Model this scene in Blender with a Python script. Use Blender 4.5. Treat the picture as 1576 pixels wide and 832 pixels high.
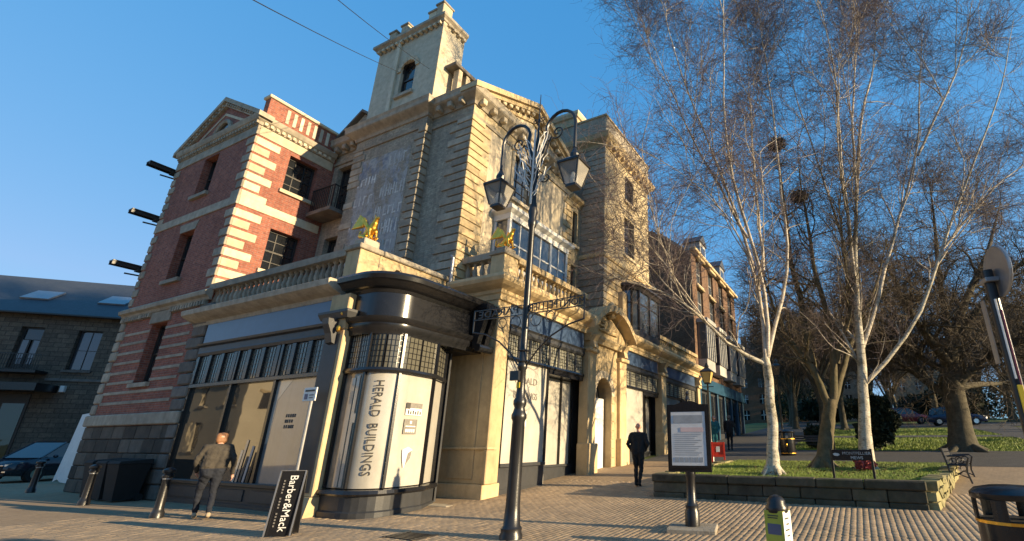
import bpy, bmesh, math, random
import numpy as np
from math import sin, cos, pi, sqrt, radians, atan2
from mathutils import Vector, Matrix

for o in list(bpy.data.objects): bpy.data.objects.remove(o)
scene = bpy.context.scene
COL = scene.collection

# ------------------------------------------------------------------ camera
YAW, PITCH, FOC, PPX, PPY = 0.45206, 0.32702, 720.14, 958.35, 438.79
cam = bpy.data.objects.new('camera', bpy.data.cameras.new('camera'))
COL.objects.link(cam)
cam.location = (0, 0, 1.5)
cam.rotation_euler = (pi / 2 + PITCH, 0, YAW)
cam.data.sensor_fit = 'HORIZONTAL'
cam.data.sensor_width = 36
cam.data.lens = FOC / 1576 * 36
cam.data.shift_x = (788 - PPX) / 1576
cam.data.shift_y = (PPY - 416) / 1576
cam.data.clip_end = 3000
scene.camera = cam

# ------------------------------------------------------------------ sky, sun, exposure
SUN_AZ, SUN_EL = math.atan(0.12), radians(12.5)
world = bpy.data.worlds.new('World'); scene.world = world
world.use_nodes = True
wn = world.node_tree
bg = wn.nodes['Background']
sky = wn.nodes.new('ShaderNodeTexSky')
sky.sky_type = 'NISHITA'; sky.sun_disc = False
sky.sun_elevation = SUN_EL; sky.sun_rotation = pi / 2 - SUN_AZ
sky.air_density = 1.0; sky.dust_density = 0.0; sky.ozone_density = 3.0
# one tone curve for the whole sky: the camera's saturated winter blue
sep = wn.nodes.new('ShaderNodeSeparateColor'); com = wn.nodes.new('ShaderNodeCombineColor'); wn.links.new(sky.outputs[0], sep.inputs[0])
for i_, (a_, g_) in enumerate(((0.67, 0.95), (1.38, 0.38), (2.53, 0.22))):
    pw = wn.nodes.new('ShaderNodeMath'); pw.operation = 'POWER'; pw.inputs[1].default_value = g_; wn.links.new(sep.outputs[i_], pw.inputs[0])
    ml = wn.nodes.new('ShaderNodeMath'); ml.operation = 'MULTIPLY'; ml.inputs[1].default_value = a_; wn.links.new(pw.outputs[0], ml.inputs[0]); 
    mn = wn.nodes.new('ShaderNodeMath'); mn.operation = 'MINIMUM'; mn.inputs[1].default_value = (1.3, 2.6, 4.2)[i_]; wn.links.new(ml.outputs[0], mn.inputs[0]); wn.links.new(mn.outputs[0], com.inputs[i_])
wn.links.new(com.outputs[0], bg.inputs[0]); bg.inputs[1].default_value = 0.112
sl = bpy.data.lights.new('sun', 'SUN'); sl.energy = 5.0; sl.angle = radians(0.5); sl.color = (1, 0.78, 0.47)
sun = bpy.data.objects.new('sun', sl); COL.objects.link(sun)
SV = Vector((cos(SUN_EL) * cos(SUN_AZ), cos(SUN_EL) * sin(SUN_AZ), sin(SUN_EL)))
sun.rotation_euler = (-SV).to_track_quat('-Z', 'Y').to_euler(); sun.location = (20, 5, 30)
vs = scene.view_settings
vs.view_transform = 'Standard'; vs.look = 'None'; vs.exposure = 1.15; vs.gamma = 1; vs.use_curve_mapping = False
scene.cycles.max_bounces = 6

# ------------------------------------------------------------------ terrain
def sstep(a, b, x):
    t = np.clip((x - a) / (b - a), 0, 1); return t * t * (3 - 2 * t)
def g(x, y):
    t = y - 8.7
    s = 0.07 * (t + np.sqrt(t * t + 4.0)) / 2
    s = s - 0.03 * np.maximum(0, y - 62) * sstep(62, 100, y)
    return s * sstep(-20, -15, np.asarray(x, float))
def gz(x, y): return float(g(np.array(float(x)), np.array(float(y))))

# ------------------------------------------------------------------ materials
MATS = {}
def nodes_of(name):
    m = bpy.data.materials.new(name); m.use_nodes = True
    MATS[name] = m
    nt = m.node_tree; b = nt.nodes['Principled BSDF']
    return m, nt, b
def N(nt, t, **kw):
    n = nt.nodes.new(t)
    for k, v in kw.items():
        if k in n.inputs.keys(): n.inputs[k].default_value = v
        else: setattr(n, k, v)
    return n
def c4(c, f=1.0): return (c[0] * f, c[1] * f, c[2] * f, 1)
def mixc(nt, fac, a, b, mode='MIX'):
    n = nt.nodes.new('ShaderNodeMix'); n.data_type = 'RGBA'; n.blend_type = mode
    for sock, v in ((0, fac), (6, a), (7, b)):
        if hasattr(v, 'is_linked') or hasattr(v, 'links'): nt.links.new(v, n.inputs[sock])
        else: n.inputs[sock].default_value = v
    return n.outputs[2]
def ramp(nt, fac, stops):
    r = nt.nodes.new('ShaderNodeValToRGB')
    while len(r.color_ramp.elements) < len(stops): r.color_ramp.elements.new(0.5)
    for e, (p, c) in zip(r.color_ramp.elements, stops): e.position = p; e.color = c
    nt.links.new(fac, r.inputs[0]); return r.outputs[0]
def pos(nt): return nt.nodes.new('ShaderNodeNewGeometry').outputs['Position']
def noise(nt, scale, detail=4, rough=0.6, vec=None, dist=0):
    n = N(nt, 'ShaderNodeTexNoise', Scale=scale, Detail=detail, Roughness=rough, Distortion=dist)
    nt.links.new(vec if vec is not None else pos(nt), n.inputs['Vector']); return n.outputs[0]
def stretch(nt, sc):
    m = N(nt, 'ShaderNodeMapping'); m.inputs['Scale'].default_value = sc
    nt.links.new(pos(nt), m.inputs[0]); return m.outputs[0]
def bump(nt, b, h, strength, dist=0.02):
    n = N(nt, 'ShaderNodeBump', Strength=strength, Distance=dist)
    nt.links.new(h, n.inputs['Height']); nt.links.new(n.outputs[0], b.inputs['Normal'])
def mat(name, col, rough=0.8, var=0.35, scale=3.0, stain=0.25, stain_col=None, bmp=0.3, bscale=30, metal=0, spec=0.4, perobj=0.12, streak=0):
    m, nt, b = nodes_of(name)
    a = ramp(nt, noise(nt, scale, 6, 0.7), [(0.3, c4(col, 1 - var)), (0.7, c4(col, 1 + var * 0.6))])
    if stain:
        sc = stain_col or (col[0] * 0.35, col[1] * 0.33, col[2] * 0.32)
        f = ramp(nt, noise(nt, scale * 0.22, 5, 0.65), [(0.42, (0, 0, 0, 1)), (0.75, (stain, stain, stain, 1))])
        a = mixc(nt, f, a, c4(sc))
    if streak:
        f = ramp(nt, noise(nt, 1.0, 4, 0.6, stretch(nt, (5, 5, 0.35))), [(0.48, (0, 0, 0, 1)), (0.75, (streak, streak, streak, 1))])
        a = mixc(nt, f, a, c4(col, 0.3))
    if perobj:
        oi = N(nt, 'ShaderNodeObjectInfo')
        f = ramp(nt, oi.outputs['Random'], [(0, (1 - perobj * 2, 1 - perobj * 2, 1 - perobj * 2, 1)), (1, (1 + perobj, 1 + perobj, 1 + perobj, 1))])
        a = mixc(nt, 1.0, a, f, 'MULTIPLY')
    nt.links.new(a, b.inputs['Base Color'])
    b.inputs['Roughness'].default_value = rough; b.inputs['Metallic'].default_value = metal
    b.inputs['Specular IOR Level'].default_value = spec
    if bmp: bump(nt, b, noise(nt, bscale, 4, 0.65), bmp)
    return m
def brickmat(name, c1, c2, mortar, bw=0.225, rh=0.075, ms=0.007, stain=0.4, var=0.5, bmp=0.5, stain_col=None, scale=1.6, streak=0.0):
    m, nt, b = nodes_of(name)
    uv = N(nt, 'ShaderNodeUVMap').outputs[0]
    bt = N(nt, 'ShaderNodeTexBrick', Scale=1.0); bt.offset = 0.5
    bt.inputs['Brick Width'].default_value = bw; bt.inputs['Row Height'].default_value = rh
    bt.inputs['Mortar Size'].default_value = ms; bt.inputs['Mortar Smooth'].default_value = 0.2
    bt.inputs['Color1'].default_value = c4(c1); bt.inputs['Color2'].default_value = c4(c2); bt.inputs['Mortar'].default_value = c4(mortar)
    nt.links.new(uv, bt.inputs['Vector'])
    v = ramp(nt, noise(nt, scale * 5, 6, 0.75), [(0.3, (1 - var * .7,) * 3 + (1,)), (0.7, (1 + var * 0.35,) * 3 + (1,))])
    a = mixc(nt, 1.0, bt.outputs[0], v, 'MULTIPLY')
    f = ramp(nt, noise(nt, scale * 0.5, 5, 0.7), [(0.4, (0, 0, 0, 1)), (0.72, (stain,) * 3 + (1,))])
    a = mixc(nt, f, a, c4(stain_col or (c1[0] * .35, c1[1] * .35, c1[2] * .35)))
    if streak:
        f = ramp(nt, noise(nt, 1.0, 5, 0.65, stretch(nt, (4, 4, 0.28))), [(0.5, (0, 0, 0, 1)), (0.72, (streak,) * 3 + (1,))]); a = mixc(nt, f, a, c4(c1, .25))
    nt.links.new(a, b.inputs['Base Color'])
    b.inputs['Roughness'].default_value = 0.88; b.inputs['Specular IOR Level'].default_value = 0.25
    h = nt.nodes.new('ShaderNodeMath'); h.operation = 'MULTIPLY_ADD'
    nt.links.new(bt.outputs[1], h.inputs[0]); h.inputs[1].default_value = -1.0; nt.links.new(noise(nt, 25, 3, 0.6), h.inputs[2])
    bump(nt, b, h.outputs[0], bmp, 0.012)
    return m

brickmat('red_brick', (0.38, 0.13, 0.082), (0.25, 0.083, 0.06), (0.26, 0.21, 0.18), stain=0.4, var=0.6, streak=.3)
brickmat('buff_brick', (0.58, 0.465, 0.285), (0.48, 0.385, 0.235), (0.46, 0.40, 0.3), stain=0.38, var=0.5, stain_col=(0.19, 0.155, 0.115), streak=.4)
brickmat('shaded_grimy_brick', (0.46, 0.40, 0.30), (0.33, 0.285, 0.22), (0.30, 0.265, 0.215), stain=0.6, var=0.7, stain_col=(0.17, 0.15, 0.13), streak=.5)  # buff brick greyed for the shaded side faces, grime streaks included
brickmat('brown_brick', (0.20, 0.11, 0.065), (0.13, 0.075, 0.05), (0.2, 0.16, 0.12), stain=0.4)
brickmat('cream_render_block', (0.58, 0.50, 0.36), (0.55, 0.47, 0.34), (0.5, 0.43, 0.31), bw=2, rh=1, ms=.002, stain=.2, var=.2, bmp=.1)
mat('pale_brick', (0.60, 0.53, 0.40), 0.85, 0.25, 4, 0.2, bmp=0.4, bscale=20)
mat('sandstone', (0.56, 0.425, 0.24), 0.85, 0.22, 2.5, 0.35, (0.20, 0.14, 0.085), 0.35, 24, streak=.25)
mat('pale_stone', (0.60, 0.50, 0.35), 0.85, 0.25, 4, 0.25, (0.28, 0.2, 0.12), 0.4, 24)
mat('weathered_shaded_stone', (0.40, 0.345, 0.265), 0.9, 0.35, 3, 0.5, (0.13, 0.115, 0.095), 0.5, 22, streak=.35)  # weathered stone, also the duller tone given to stone on shaded fronts
mat('sooty_stone', (0.17, 0.15, 0.13), 0.9, 0.4, 3, 0.4, (0.05, 0.045, 0.04), 0.6, 18)
mat('stone_setts', (0.115, 0.095, 0.075), 0.9, 0.4, 3, 0.4, (0.04, 0.036, 0.03), 0.7, 14, perobj=.25)
mat('shaded_planter_stone', (0.095, 0.08, 0.055), 0.95, 0.5, 4, 0.6, (0.06, 0.07, 0.025), 0.8, 12, perobj=.2)  # front wall stone, darkened to carry its shade
mat('lit_mossy_rubble', (0.30, 0.26, 0.13), 0.95, 0.4, 5, 0.5, (0.16, 0.18, 0.05), 0.8, 14, perobj=.2)  # same stone brightened for the sunlit side, yellowed by moss and lichen
mat('black_paint', (0.012, 0.012, 0.014), 0.22, 0.2, 6, 0.15, (0.03, 0.03, 0.03), 0.05, 40, spec=0.5, perobj=0)
mat('dark_timber', (0.03, 0.026, 0.024), 0.4, 0.3, 6, 0.2, (0.06, 0.05, 0.045), 0.08, 40, perobj=.1)
mat('charcoal_paint', (0.035, 0.037, 0.042), 0.45, 0.25, 5, 0.3, (0.08, 0.075, 0.07), 0.1, 40, perobj=0.05)
mat('sky_tinted_paint', (0.05, 0.085, 0.16), 0.3, 0.15, 4, 0.2, (0.03, 0.04, 0.06), 0.03, 20, spec=0.7, perobj=0)  # dark glossy fascia with the blue of the reflected sky in its colour
mat('cast_iron', (0.013, 0.013, 0.015), 0.33, 0.3, 8, 0.2, (0.05, 0.045, 0.04), 0.12, 60, spec=0.5, perobj=0)
mat('white_paint', (0.72, 0.71, 0.68), 0.5, 0.1, 5, 0.15, (0.4, 0.38, 0.34), 0.05, 30, perobj=.03)
mat('steel', (0.35, 0.35, 0.36), 0.4, 0.15, 8, 0.2, None, 0.05, 60, metal=.7, perobj=0)
mat('slate', (0.045, 0.05, 0.06), 0.55, 0.3, 5, 0.3, (0.03, 0.035, 0.035), 0.25, 20, perobj=.2)
mat('lead', (0.20, 0.20, 0.20), 0.6, 0.25, 3, 0.3, (0.1, 0.1, 0.1), 0.2, 12)
mat('gilding', (0.9, 0.50, 0.08), 0.36, 0.2, 9, 0.25, (0.25, 0.14, 0.03), 0.15, 40, metal=1, perobj=0)
mat('asphalt', (0.075, 0.07, 0.066), 0.9, 0.3, 6, 0.3, (0.035, 0.033, 0.03), 0.5, 90, perobj=0)
mat('paver', (0.38, 0.275, 0.17), 0.88, 0.25, 7, 0.3, (0.2, 0.155, 0.11), 0.35, 60, perobj=.08)
mat('soil', (0.05, 0.037, 0.022), 0.95, 0.4, 5, 0.3, None, 0.7, 30)
mat('red_plastic', (0.62, 0.045, 0.02), 0.45, 0.15, 6, 0.15, None, 0.03, 30, perobj=0)
mat('skin', (0.55, 0.30, 0.22), 0.5, 0.1, 20, 0.1, (0.4, 0.18, 0.13), 0.05, 80, perobj=0)
mat('ginger_hair', (0.27, 0.13, 0.06), 0.6, 0.3, 40, 0, bmp=.4, bscale=90, perobj=0)
mat('jumper', (0.055, 0.047, 0.038), 0.95, 0.35, 9, 0.25, None, 1.0, 9, perobj=0)
mat('jeans', (0.014, 0.017, 0.027), 0.9, 0.35, 9, 0.2, None, 1.0, 9, perobj=0)
mat('suede', (0.36, 0.28, 0.19), 0.8, 0.2, 15, 0.15, None, 0.2, 40, perobj=0)
mat('black_cloth', (0.012, 0.012, 0.014), 0.85, 0.25, 12, 0.1, None, 0.5, 14, perobj=0)
mat('teal_cloth', (0.02, 0.14, 0.16), 0.85, 0.25, 12, 0.1, None, 0.5, 14, perobj=0)
mat('grass_blade', (0.21, 0.28, 0.04), 0.6, 0.45, 3, 0.35, (0.13, 0.12, 0.03), 0, perobj=0)
mat('lawn', (0.12, 0.15, 0.03), 0.9, 0.45, 1.2, 0.4, (0.08, 0.07, 0.025), 0.8, 40, perobj=0)
mat('dry_leaf', (0.12, 0.06, 0.025), 0.8, 0.4, 8, 0, bmp=0, perobj=.2)
mat('twig', (0.10, 0.074, 0.078), 0.75, 0.35, 6, 0, bmp=0, perobj=0)
mat('dark_twig', (0.085, 0.065, 0.045), 0.8, 0.35, 6, 0, bmp=0, perobj=0)
mat('rough_bark', (0.12, 0.095, 0.055), 0.95, 0.5, 5, 0.5, (0.05, 0.055, 0.02), 1.0, 14, perobj=0)
mat('dark_bark', (0.09, 0.075, 0.05), 0.95, 0.5, 5, 0.5, (0.025, 0.028, 0.012), 1.0, 14, perobj=0)
mat('evergreen', (0.02, 0.035, 0.012), 0.7, 0.5, 6, 0, bmp=0, perobj=.2)
mat('ivory_vinyl', (0.47, 0.445, 0.395), 0.30, 0.16, 1.5, 0.35, (0.30, 0.27, 0.22), 0.06, 6, perobj=.08, streak=.18)
mat('grey_vinyl', (0.20, 0.215, 0.225), 0.3, 0.2, 1.5, 0.4, (0.12, 0.13, 0.14), 0.06, 6, perobj=.08, streak=.3)
mat('curtain', (0.33, 0.27, 0.20), 0.6, 0.5, 2, 0, bmp=.1, bscale=5, perobj=.1, streak=.6)
mat('ink', (0.06, 0.055, 0.05), 0.6, 0.2, 20, 0, bmp=0, perobj=0)
mat('faded_ink', (0.20, 0.185, 0.165), 0.6, 0.3, 20, 0, bmp=0, perobj=0)
mat('white_letter', (0.75, 0.74, 0.70), 0.5, 0.1, 20, 0, bmp=0, perobj=0)
mat('faded_white', (0.66, 0.65, 0.62), 0.8, 0.4, 9, 0.5, (0.2, 0.18, 0.15), .1, 30, perobj=.15)
mat('poster_paper', (0.55, 0.56, 0.58), 0.25, 0.12, 5, 0.2, (0.42, 0.44, 0.47), 0.02, 10, perobj=0)
mat('poster_pink', (0.55, 0.42, 0.42), 0.3, 0.1, 5, 0, bmp=0, perobj=0)
mat('poster_grey', (0.28, 0.30, 0.33), 0.3, 0.2, 9, 0, bmp=0, perobj=0)
mat('yellow_print', (0.48, 0.47, 0.06), 0.4, 0.1, 6, 0.1, None, 0.02, 20, perobj=0)
mat('yellow_tape', (0.72, 0.50, 0.03), 0.4, 0.1, 6, 0.1, None, 0.02, 20, perobj=0)
mat('purple_print', (0.13, 0.13, 0.2), 0.5, 0.1, 6, 0.1, None, 0.02, 20, perobj=0)
mat('car_blue', (0.012, 0.02, 0.055), 0.15, 0.1, 3, 0, bmp=0, spec=.6, perobj=0)
mat('car_black', (0.012, 0.016, 0.026), 0.16, 0.1, 3, 0, bmp=0, spec=.6, perobj=0)
mat('car_red', (0.20, 0.02, 0.025), 0.18, 0.1, 3, 0, bmp=0, spec=.6, perobj=0)
mat('rubber', (0.015, 0.015, 0.015), 0.8, 0.2, 8, 0, bmp=.1, perobj=0)
mat('chrome', (0.6, 0.6, 0.62), 0.18, 0.1, 8, 0, bmp=0, metal=1, perobj=0)
mat('amber_glass', (0.55, 0.40, 0.14), 0.3, 0.2, 6, 0, bmp=0, perobj=0)
mat('flower', (0.35, 0.06, 0.06), 0.7, 0.5, 9, 0, bmp=0, perobj=.3)
def glassmat(name, col, rough, wav=0.02, spec=0.6):
    m, nt, b = nodes_of(name)
    b.inputs['Base Color'].default_value = c4(col); b.inputs['Roughness'].default_value = rough
    b.inputs['Specular IOR Level'].default_value = spec; b.inputs['IOR'].default_value = 1.55
    if wav: bump(nt, b, noise(nt, 1.3, 2, 0.5), wav, 0.3)
for k_ in ('ivory_vinyl', 'grey_vinyl', 'curtain'):
    b_ = MATS[k_].node_tree.nodes['Principled BSDF']; b_.inputs['Coat Weight'].default_value = 1.0; b_.inputs['Coat Roughness'].default_value = .03
glassmat('dark_glass', (0.012, 0.014, 0.017), 0.03, 0.02, 0.8)
glassmat('shop_glass', (0.03, 0.028, 0.025), 0.03, 0.012, 1.0)
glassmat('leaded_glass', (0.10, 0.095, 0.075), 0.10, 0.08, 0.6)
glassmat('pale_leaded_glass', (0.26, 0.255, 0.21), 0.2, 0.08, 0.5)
glassmat('sky_glass', (0.05, 0.06, 0.075), 0.03, 0.01, 1.0)
def lampglass():
    m, nt, b = nodes_of('lantern_glass')
    b.inputs['Base Color'].default_value = (0.75, 0.72, 0.66, 1); b.inputs['Roughness'].default_value = 0.25
    b.inputs['Transmission Weight'].default_value = 0.75; b.inputs['IOR'].default_value = 1.1
lampglass()
def birchbark(name, lo, hi, scar):
    m, nt, b = nodes_of(name)
    n1 = noise(nt, 1, 4, 0.65, stretch(nt, (7, 7, 38))); f = ramp(nt, n1, [(scar, (0, 0, 0, 1)), (scar + .07, (1, 1, 1, 1))])
    base = ramp(nt, noise(nt, 4, 6, 0.75), [(0.3, c4(lo)), (0.68, c4(hi))]); a = mixc(nt, f, base, (0.05, 0.042, 0.035, 1))
    f2 = ramp(nt, noise(nt, 2.3, 6, 0.78), [(0.5, (0, 0, 0, 1)), (0.64, (0.85, 0.85, 0.85, 1))]); a = mixc(nt, f2, a, (0.12, 0.105, 0.06, 1))
    n3 = noise(nt, 7, 5, .7); f3 = ramp(nt, n3, [(0.62, (0, 0, 0, 1)), (0.68, (0.9, 0.9, 0.9, 1))]); a = mixc(nt, f3, a, (0.045, 0.04, 0.03, 1))
    nt.links.new(a, b.inputs['Base Color']); b.inputs['Roughness'].default_value = 0.8
    h = nt.nodes.new('ShaderNodeMath'); h.operation = 'ADD'; nt.links.new(n1, h.inputs[0]); nt.links.new(n3, h.inputs[1]); bump(nt, b, h.outputs[0], 0.8, .03)
birchbark('birch_bark', (0.30, 0.26, 0.19), (0.58, 0.53, 0.43), .58); birchbark('birch_limb', (0.30, 0.25, 0.20), (0.62, 0.55, 0.45), .66)
def ghostmat():
    # worn painted advertising on brick: flaking blue-white paint
    m, nt, b = nodes_of('flaking_sign_paint')
    uv = N(nt, 'ShaderNodeUVMap').outputs[0]
    bt = N(nt, 'ShaderNodeTexBrick', Scale=1.0); bt.offset = .5
    for k, v in (('Brick Width', .225), ('Row Height', .075), ('Mortar Size', .006)): bt.inputs[k].default_value = v
    bt.inputs['Color1'].default_value = (.33, .28, .21, 1); bt.inputs['Color2'].default_value = (.22, .19, .15, 1); bt.inputs['Mortar'].default_value = (.17, .15, .12, 1)
    nt.links.new(uv, bt.inputs['Vector'])
    sp_ = nt.nodes.new('ShaderNodeSeparateXYZ'); nt.links.new(pos(nt), sp_.inputs[0])
    def mth(op, a_, b_):
        n = nt.nodes.new('ShaderNodeMath'); n.operation = op
        for i_, v_ in enumerate((a_, b_)):
            if hasattr(v_, 'links'): nt.links.new(v_, n.inputs[i_])
            else: n.inputs[i_].default_value = v_
        return n.outputs[0]
    ex = mth('MINIMUM', mth('SUBTRACT', sp_.outputs[0], -16.2), mth('SUBTRACT', -13.1, sp_.outputs[0])); ez = mth('MINIMUM', mth('SUBTRACT', sp_.outputs[2], 6.2), mth('SUBTRACT', 12.1, sp_.outputs[2]))
    edge = mth('MINIMUM', mth('MULTIPLY', mth('MINIMUM', ex, ez), .35), .12)
    cov = mth('ADD', noise(nt, 1.1, 8, 0.8, stretch(nt, (1.5, 1, 0.7))), mth('SUBTRACT', edge, .12))
    f = ramp(nt, cov, [(0.43, (0, 0, 0, 1)), (0.53, (0.9,) * 3 + (1,))])
    col = ramp(nt, noise(nt, 1.3, 6, 0.75), [(0.36, (0.27, 0.275, 0.28, 1)), (0.5, (0.38, 0.385, 0.38, 1)), (0.62, (0.16, 0.19, 0.25, 1))])
    a = mixc(nt, f, bt.outputs[0], col)
    nt.links.new(a, b.inputs['Base Color']); b.inputs['Roughness'].default_value = .9
    bump(nt, b, bt.outputs[1], -0.4, 0.01)
ghostmat()
def streakwall():
    # pale wall with darker vertical streaks
    m, nt, b = nodes_of('streaked_render')
    f = ramp(nt, noise(nt, 1.0, 6, 0.7, stretch(nt, (3.5, 3.5, 0.45))), [(0.40, (0, 0, 0, 1)), (0.6, (1, 1, 1, 1))])
    a = mixc(nt, f, (0.56, 0.47, 0.33, 1), (0.27, 0.235, 0.185, 1))
    nt.links.new(a, b.inputs['Base Color']); b.inputs['Roughness'].default_value = .9
    bump(nt, b, noise(nt, 14, 4, .7), .4)
streakwall()

# ------------------------------------------------------------------ mesh tools
WL = {}     # world origin of every (unrotated) object
class MB:
    def __init__(s): s.v = []; s.f = []
    def add(s, vs, fs):
        n = len(s.v); s.v += [tuple(p) for p in vs]; s.f += [tuple(i + n for i in f) for f in fs]; return s
    def box(s, x0, x1, y0, y1, z0, z1):
        return s.add([(x0, y0, z0), (x1, y0, z0), (x1, y1, z0), (x0, y1, z0), (x0, y0, z1), (x1, y0, z1), (x1, y1, z1), (x0, y1, z1)],
                     [(3, 2, 1, 0), (4, 5, 6, 7), (0, 1, 5, 4), (1, 2, 6, 5), (2, 3, 7, 6), (3, 0, 4, 7)])
    def hexa(s, bot, top):
        return s.add(list(bot) + list(top), [(3, 2, 1, 0), (4, 5, 6, 7), (0, 1, 5, 4), (1, 2, 6, 5), (2, 3, 7, 6), (3, 0, 4, 7)])
    def prism(s, poly, d):      # extrude a 3D polygon by vector d
        n = len(poly); p2 = [(p[0] + d[0], p[1] + d[1], p[2] + d[2]) for p in poly]
        return s.add(list(poly) + p2, [tuple(range(n))[::-1], tuple(range(n, 2 * n))] + [(i, (i + 1) % n, n + (i + 1) % n, n + i) for i in range(n)])
    def bar(s, a, b, w, h=None, up=(0, 0, 1)):
        h = h or w; a = Vector(a); b = Vector(b); t = (b - a).normalized(); u = Vector(up)
        if abs(t.dot(u)) > .95: u = Vector((0, 1, 0))
        r = t.cross(u).normalized() * w / 2; u = r.cross(t).normalized() * h / 2
        return s.hexa([a - r - u, a + r - u, a + r + u, a - r + u], [b - r - u, b + r - u, b + r + u, b - r + u])
    def tube(s, pts, rad, n=8, cap=True, closed=False):
        pts = [Vector(p) for p in pts]; m = len(pts); rad = rad if hasattr(rad, '__len__') else [rad] * m
        b0 = len(s.v); ref = None
        for i, p in enumerate(pts):
            t = (pts[(i + 1) % m if closed else min(i + 1, m - 1)] - pts[(i - 1) % m if closed else max(i - 1, 0)]).normalized()
            if ref is None:
                ref = t.cross(Vector((0, 0, 1)) if abs(t.z) < .9 else Vector((1, 0, 0))).normalized()
            ref = (ref - t * ref.dot(t)).normalized(); w = t.cross(ref)
            for k in range(n):
                a = 2 * pi * k / n; s.v.append(tuple(p + (ref * cos(a) + w * sin(a)) * rad[i]))
        for i in range(m if closed else m - 1):
            j = (i + 1) % m
            for k in range(n):
                s.f.append((b0 + i * n + k, b0 + i * n + (k + 1) % n, b0 + j * n + (k + 1) % n, b0 + j * n + k))
        if cap and not closed:
            s.f.append(tuple(b0 + k for k in range(n))[::-1]); s.f.append(tuple(b0 + (m - 1) * n + k for k in range(n)))
        return s
    def lathe(s, prof, c=(0, 0, 0), n=12, sx=1, sy=1, rot=0):   # prof: (r, z)
        b0 = len(s.v)
        for r, z in prof:
            for k in range(n):
                a = 2 * pi * k / n + rot; s.v.append((c[0] + r * cos(a) * sx, c[1] + r * sin(a) * sy, c[2] + z))
        for i in range(len(prof) - 1):
            for k in range(n):
                s.f.append((b0 + i * n + k, b0 + i * n + (k + 1) % n, b0 + (i + 1) * n + (k + 1) % n, b0 + (i + 1) * n + k))
        s.f.append(tuple(b0 + k for k in range(n))[::-1]); s.f.append(tuple(b0 + (len(prof) - 1) * n + k for k in range(n)))
        return s
    def ball(s, c, r, n=10, m=7, sc=(1, 1, 1)):
        prof = [(max(1e-4, r * sin(pi * i / m)), -r * cos(pi * i / m)) for i in range(m + 1)]
        b0 = len(s.v); s.lathe([(a, z * sc[2]) for a, z in prof], c, n, sc[0], sc[1]); return s
    def sweep(s, path, prof):   # path in plan; profile (outward, z); outward = right of travel
        P = [Vector((p[0], p[1])) for p in path]; m = len(P); k = len(prof); b0 = len(s.v)
        for i, p in enumerate(P):
            d0 = (P[i] - P[i - 1]).normalized() if i else None; d1 = (P[i + 1] - P[i]).normalized() if i < m - 1 else None
            d0 = d0 or d1; d1 = d1 or d0
            n0 = Vector((d0.y, -d0.x)); n1 = Vector((d1.y, -d1.x)); nn = (n0 + n1); nn = nn.normalized(); nn /= max(.3, nn.dot(n0))
            for d, z in prof: s.v.append((p.x + nn.x * d, p.y + nn.y * d, z))
        for i in range(m - 1):
            for j in range(k):
                j2 = (j + 1) % k
                s.f.append((b0 + i * k + j, b0 + i * k + j2, b0 + (i + 1) * k + j2, b0 + (i + 1) * k + j))
        s.f.append(tuple(b0 + j for j in range(k))); s.f.append(tuple(b0 + (m - 1) * k + j for j in range(k))[::-1])
        return s
    def build(s, name, m, parent=None, smooth=False, fixn=True):
        me = bpy.data.meshes.new(name); org = WL.get(parent.name, (0, 0, 0)) if parent else (0, 0, 0)
        v = np.array(s.v, dtype=float)
        me.from_pydata((v - np.array(org)).tolist(), [], s.f)
        if fixn:
            bm = bmesh.new(); bm.from_mesh(me); bmesh.ops.recalc_face_normals(bm, faces=bm.faces); bm.to_mesh(me); bm.free()
        uvbox(me, org)
        me.materials.append(MATS[m]); 
        if smooth: shade(me)
        o = bpy.data.objects.new(name, me); COL.objects.link(o); o.parent = parent; WL[o.name] = org
        return o
def shade(me, ang=40):
    me.polygons.foreach_set('use_smooth', [True] * len(me.polygons)); me.set_sharp_from_angle(angle=radians(ang))
def uvbox(me, org):
    n = len(me.loops); 
    if not n: return
    uv = me.uv_layers.new(name='UVMap'); co = np.empty(len(me.vertices) * 3); me.vertices.foreach_get('co', co); co = co.reshape(-1, 3) + np.array(org)
    li = np.empty(n, int); me.loops.foreach_get('vertex_index', li)
    tot = np.empty(len(me.polygons), int); me.polygons.foreach_get('loop_total', tot)
    nr = np.empty(len(me.polygons) * 3); me.polygons.foreach_get('normal', nr); nr = np.abs(nr.reshape(-1, 3)); ax = np.repeat(nr.argmax(1), tot)
    p = co[li]; u = np.where(ax == 0, p[:, 1], p[:, 0]); w = np.where(ax == 2, p[:, 1], p[:, 2])
    uv.data.foreach_set('uv', np.stack([u, w], 1).ravel())
def tag(o, label, cat, group=None):
    o['label'] = label; o['category'] = cat
    if group: o['group'] = group
    return o
def thing(name, loc, label, cat, group=None, rz=0):
    o = bpy.data.objects.new(name, None); COL.objects.link(o); o.location = loc; o.rotation_euler = (0, 0, rz); o.empty_display_size = .2
    WL[o.name] = tuple(loc) if rz == 0 else (0, 0, 0)
    return tag(o, label, cat, group)
def local(name, rz_loc, *a, **k):
    o = thing(name, rz_loc, *a, **k); WL[o.name] = (0, 0, 0); return o     # parts are given in the thing's own axes
def struct(o): o['kind'] = 'structure'; return o
def stuff(o): o['kind'] = 'stuff'; return o
def copy_tree(o, parent=None):
    c = o.copy(); COL.objects.link(c); c.parent = parent; WL[c.name] = WL.get(o.name, (0, 0, 0))
    for ch in [q for q in o.children]: copy_tree(ch, c)
    return c
PC = {}
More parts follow.
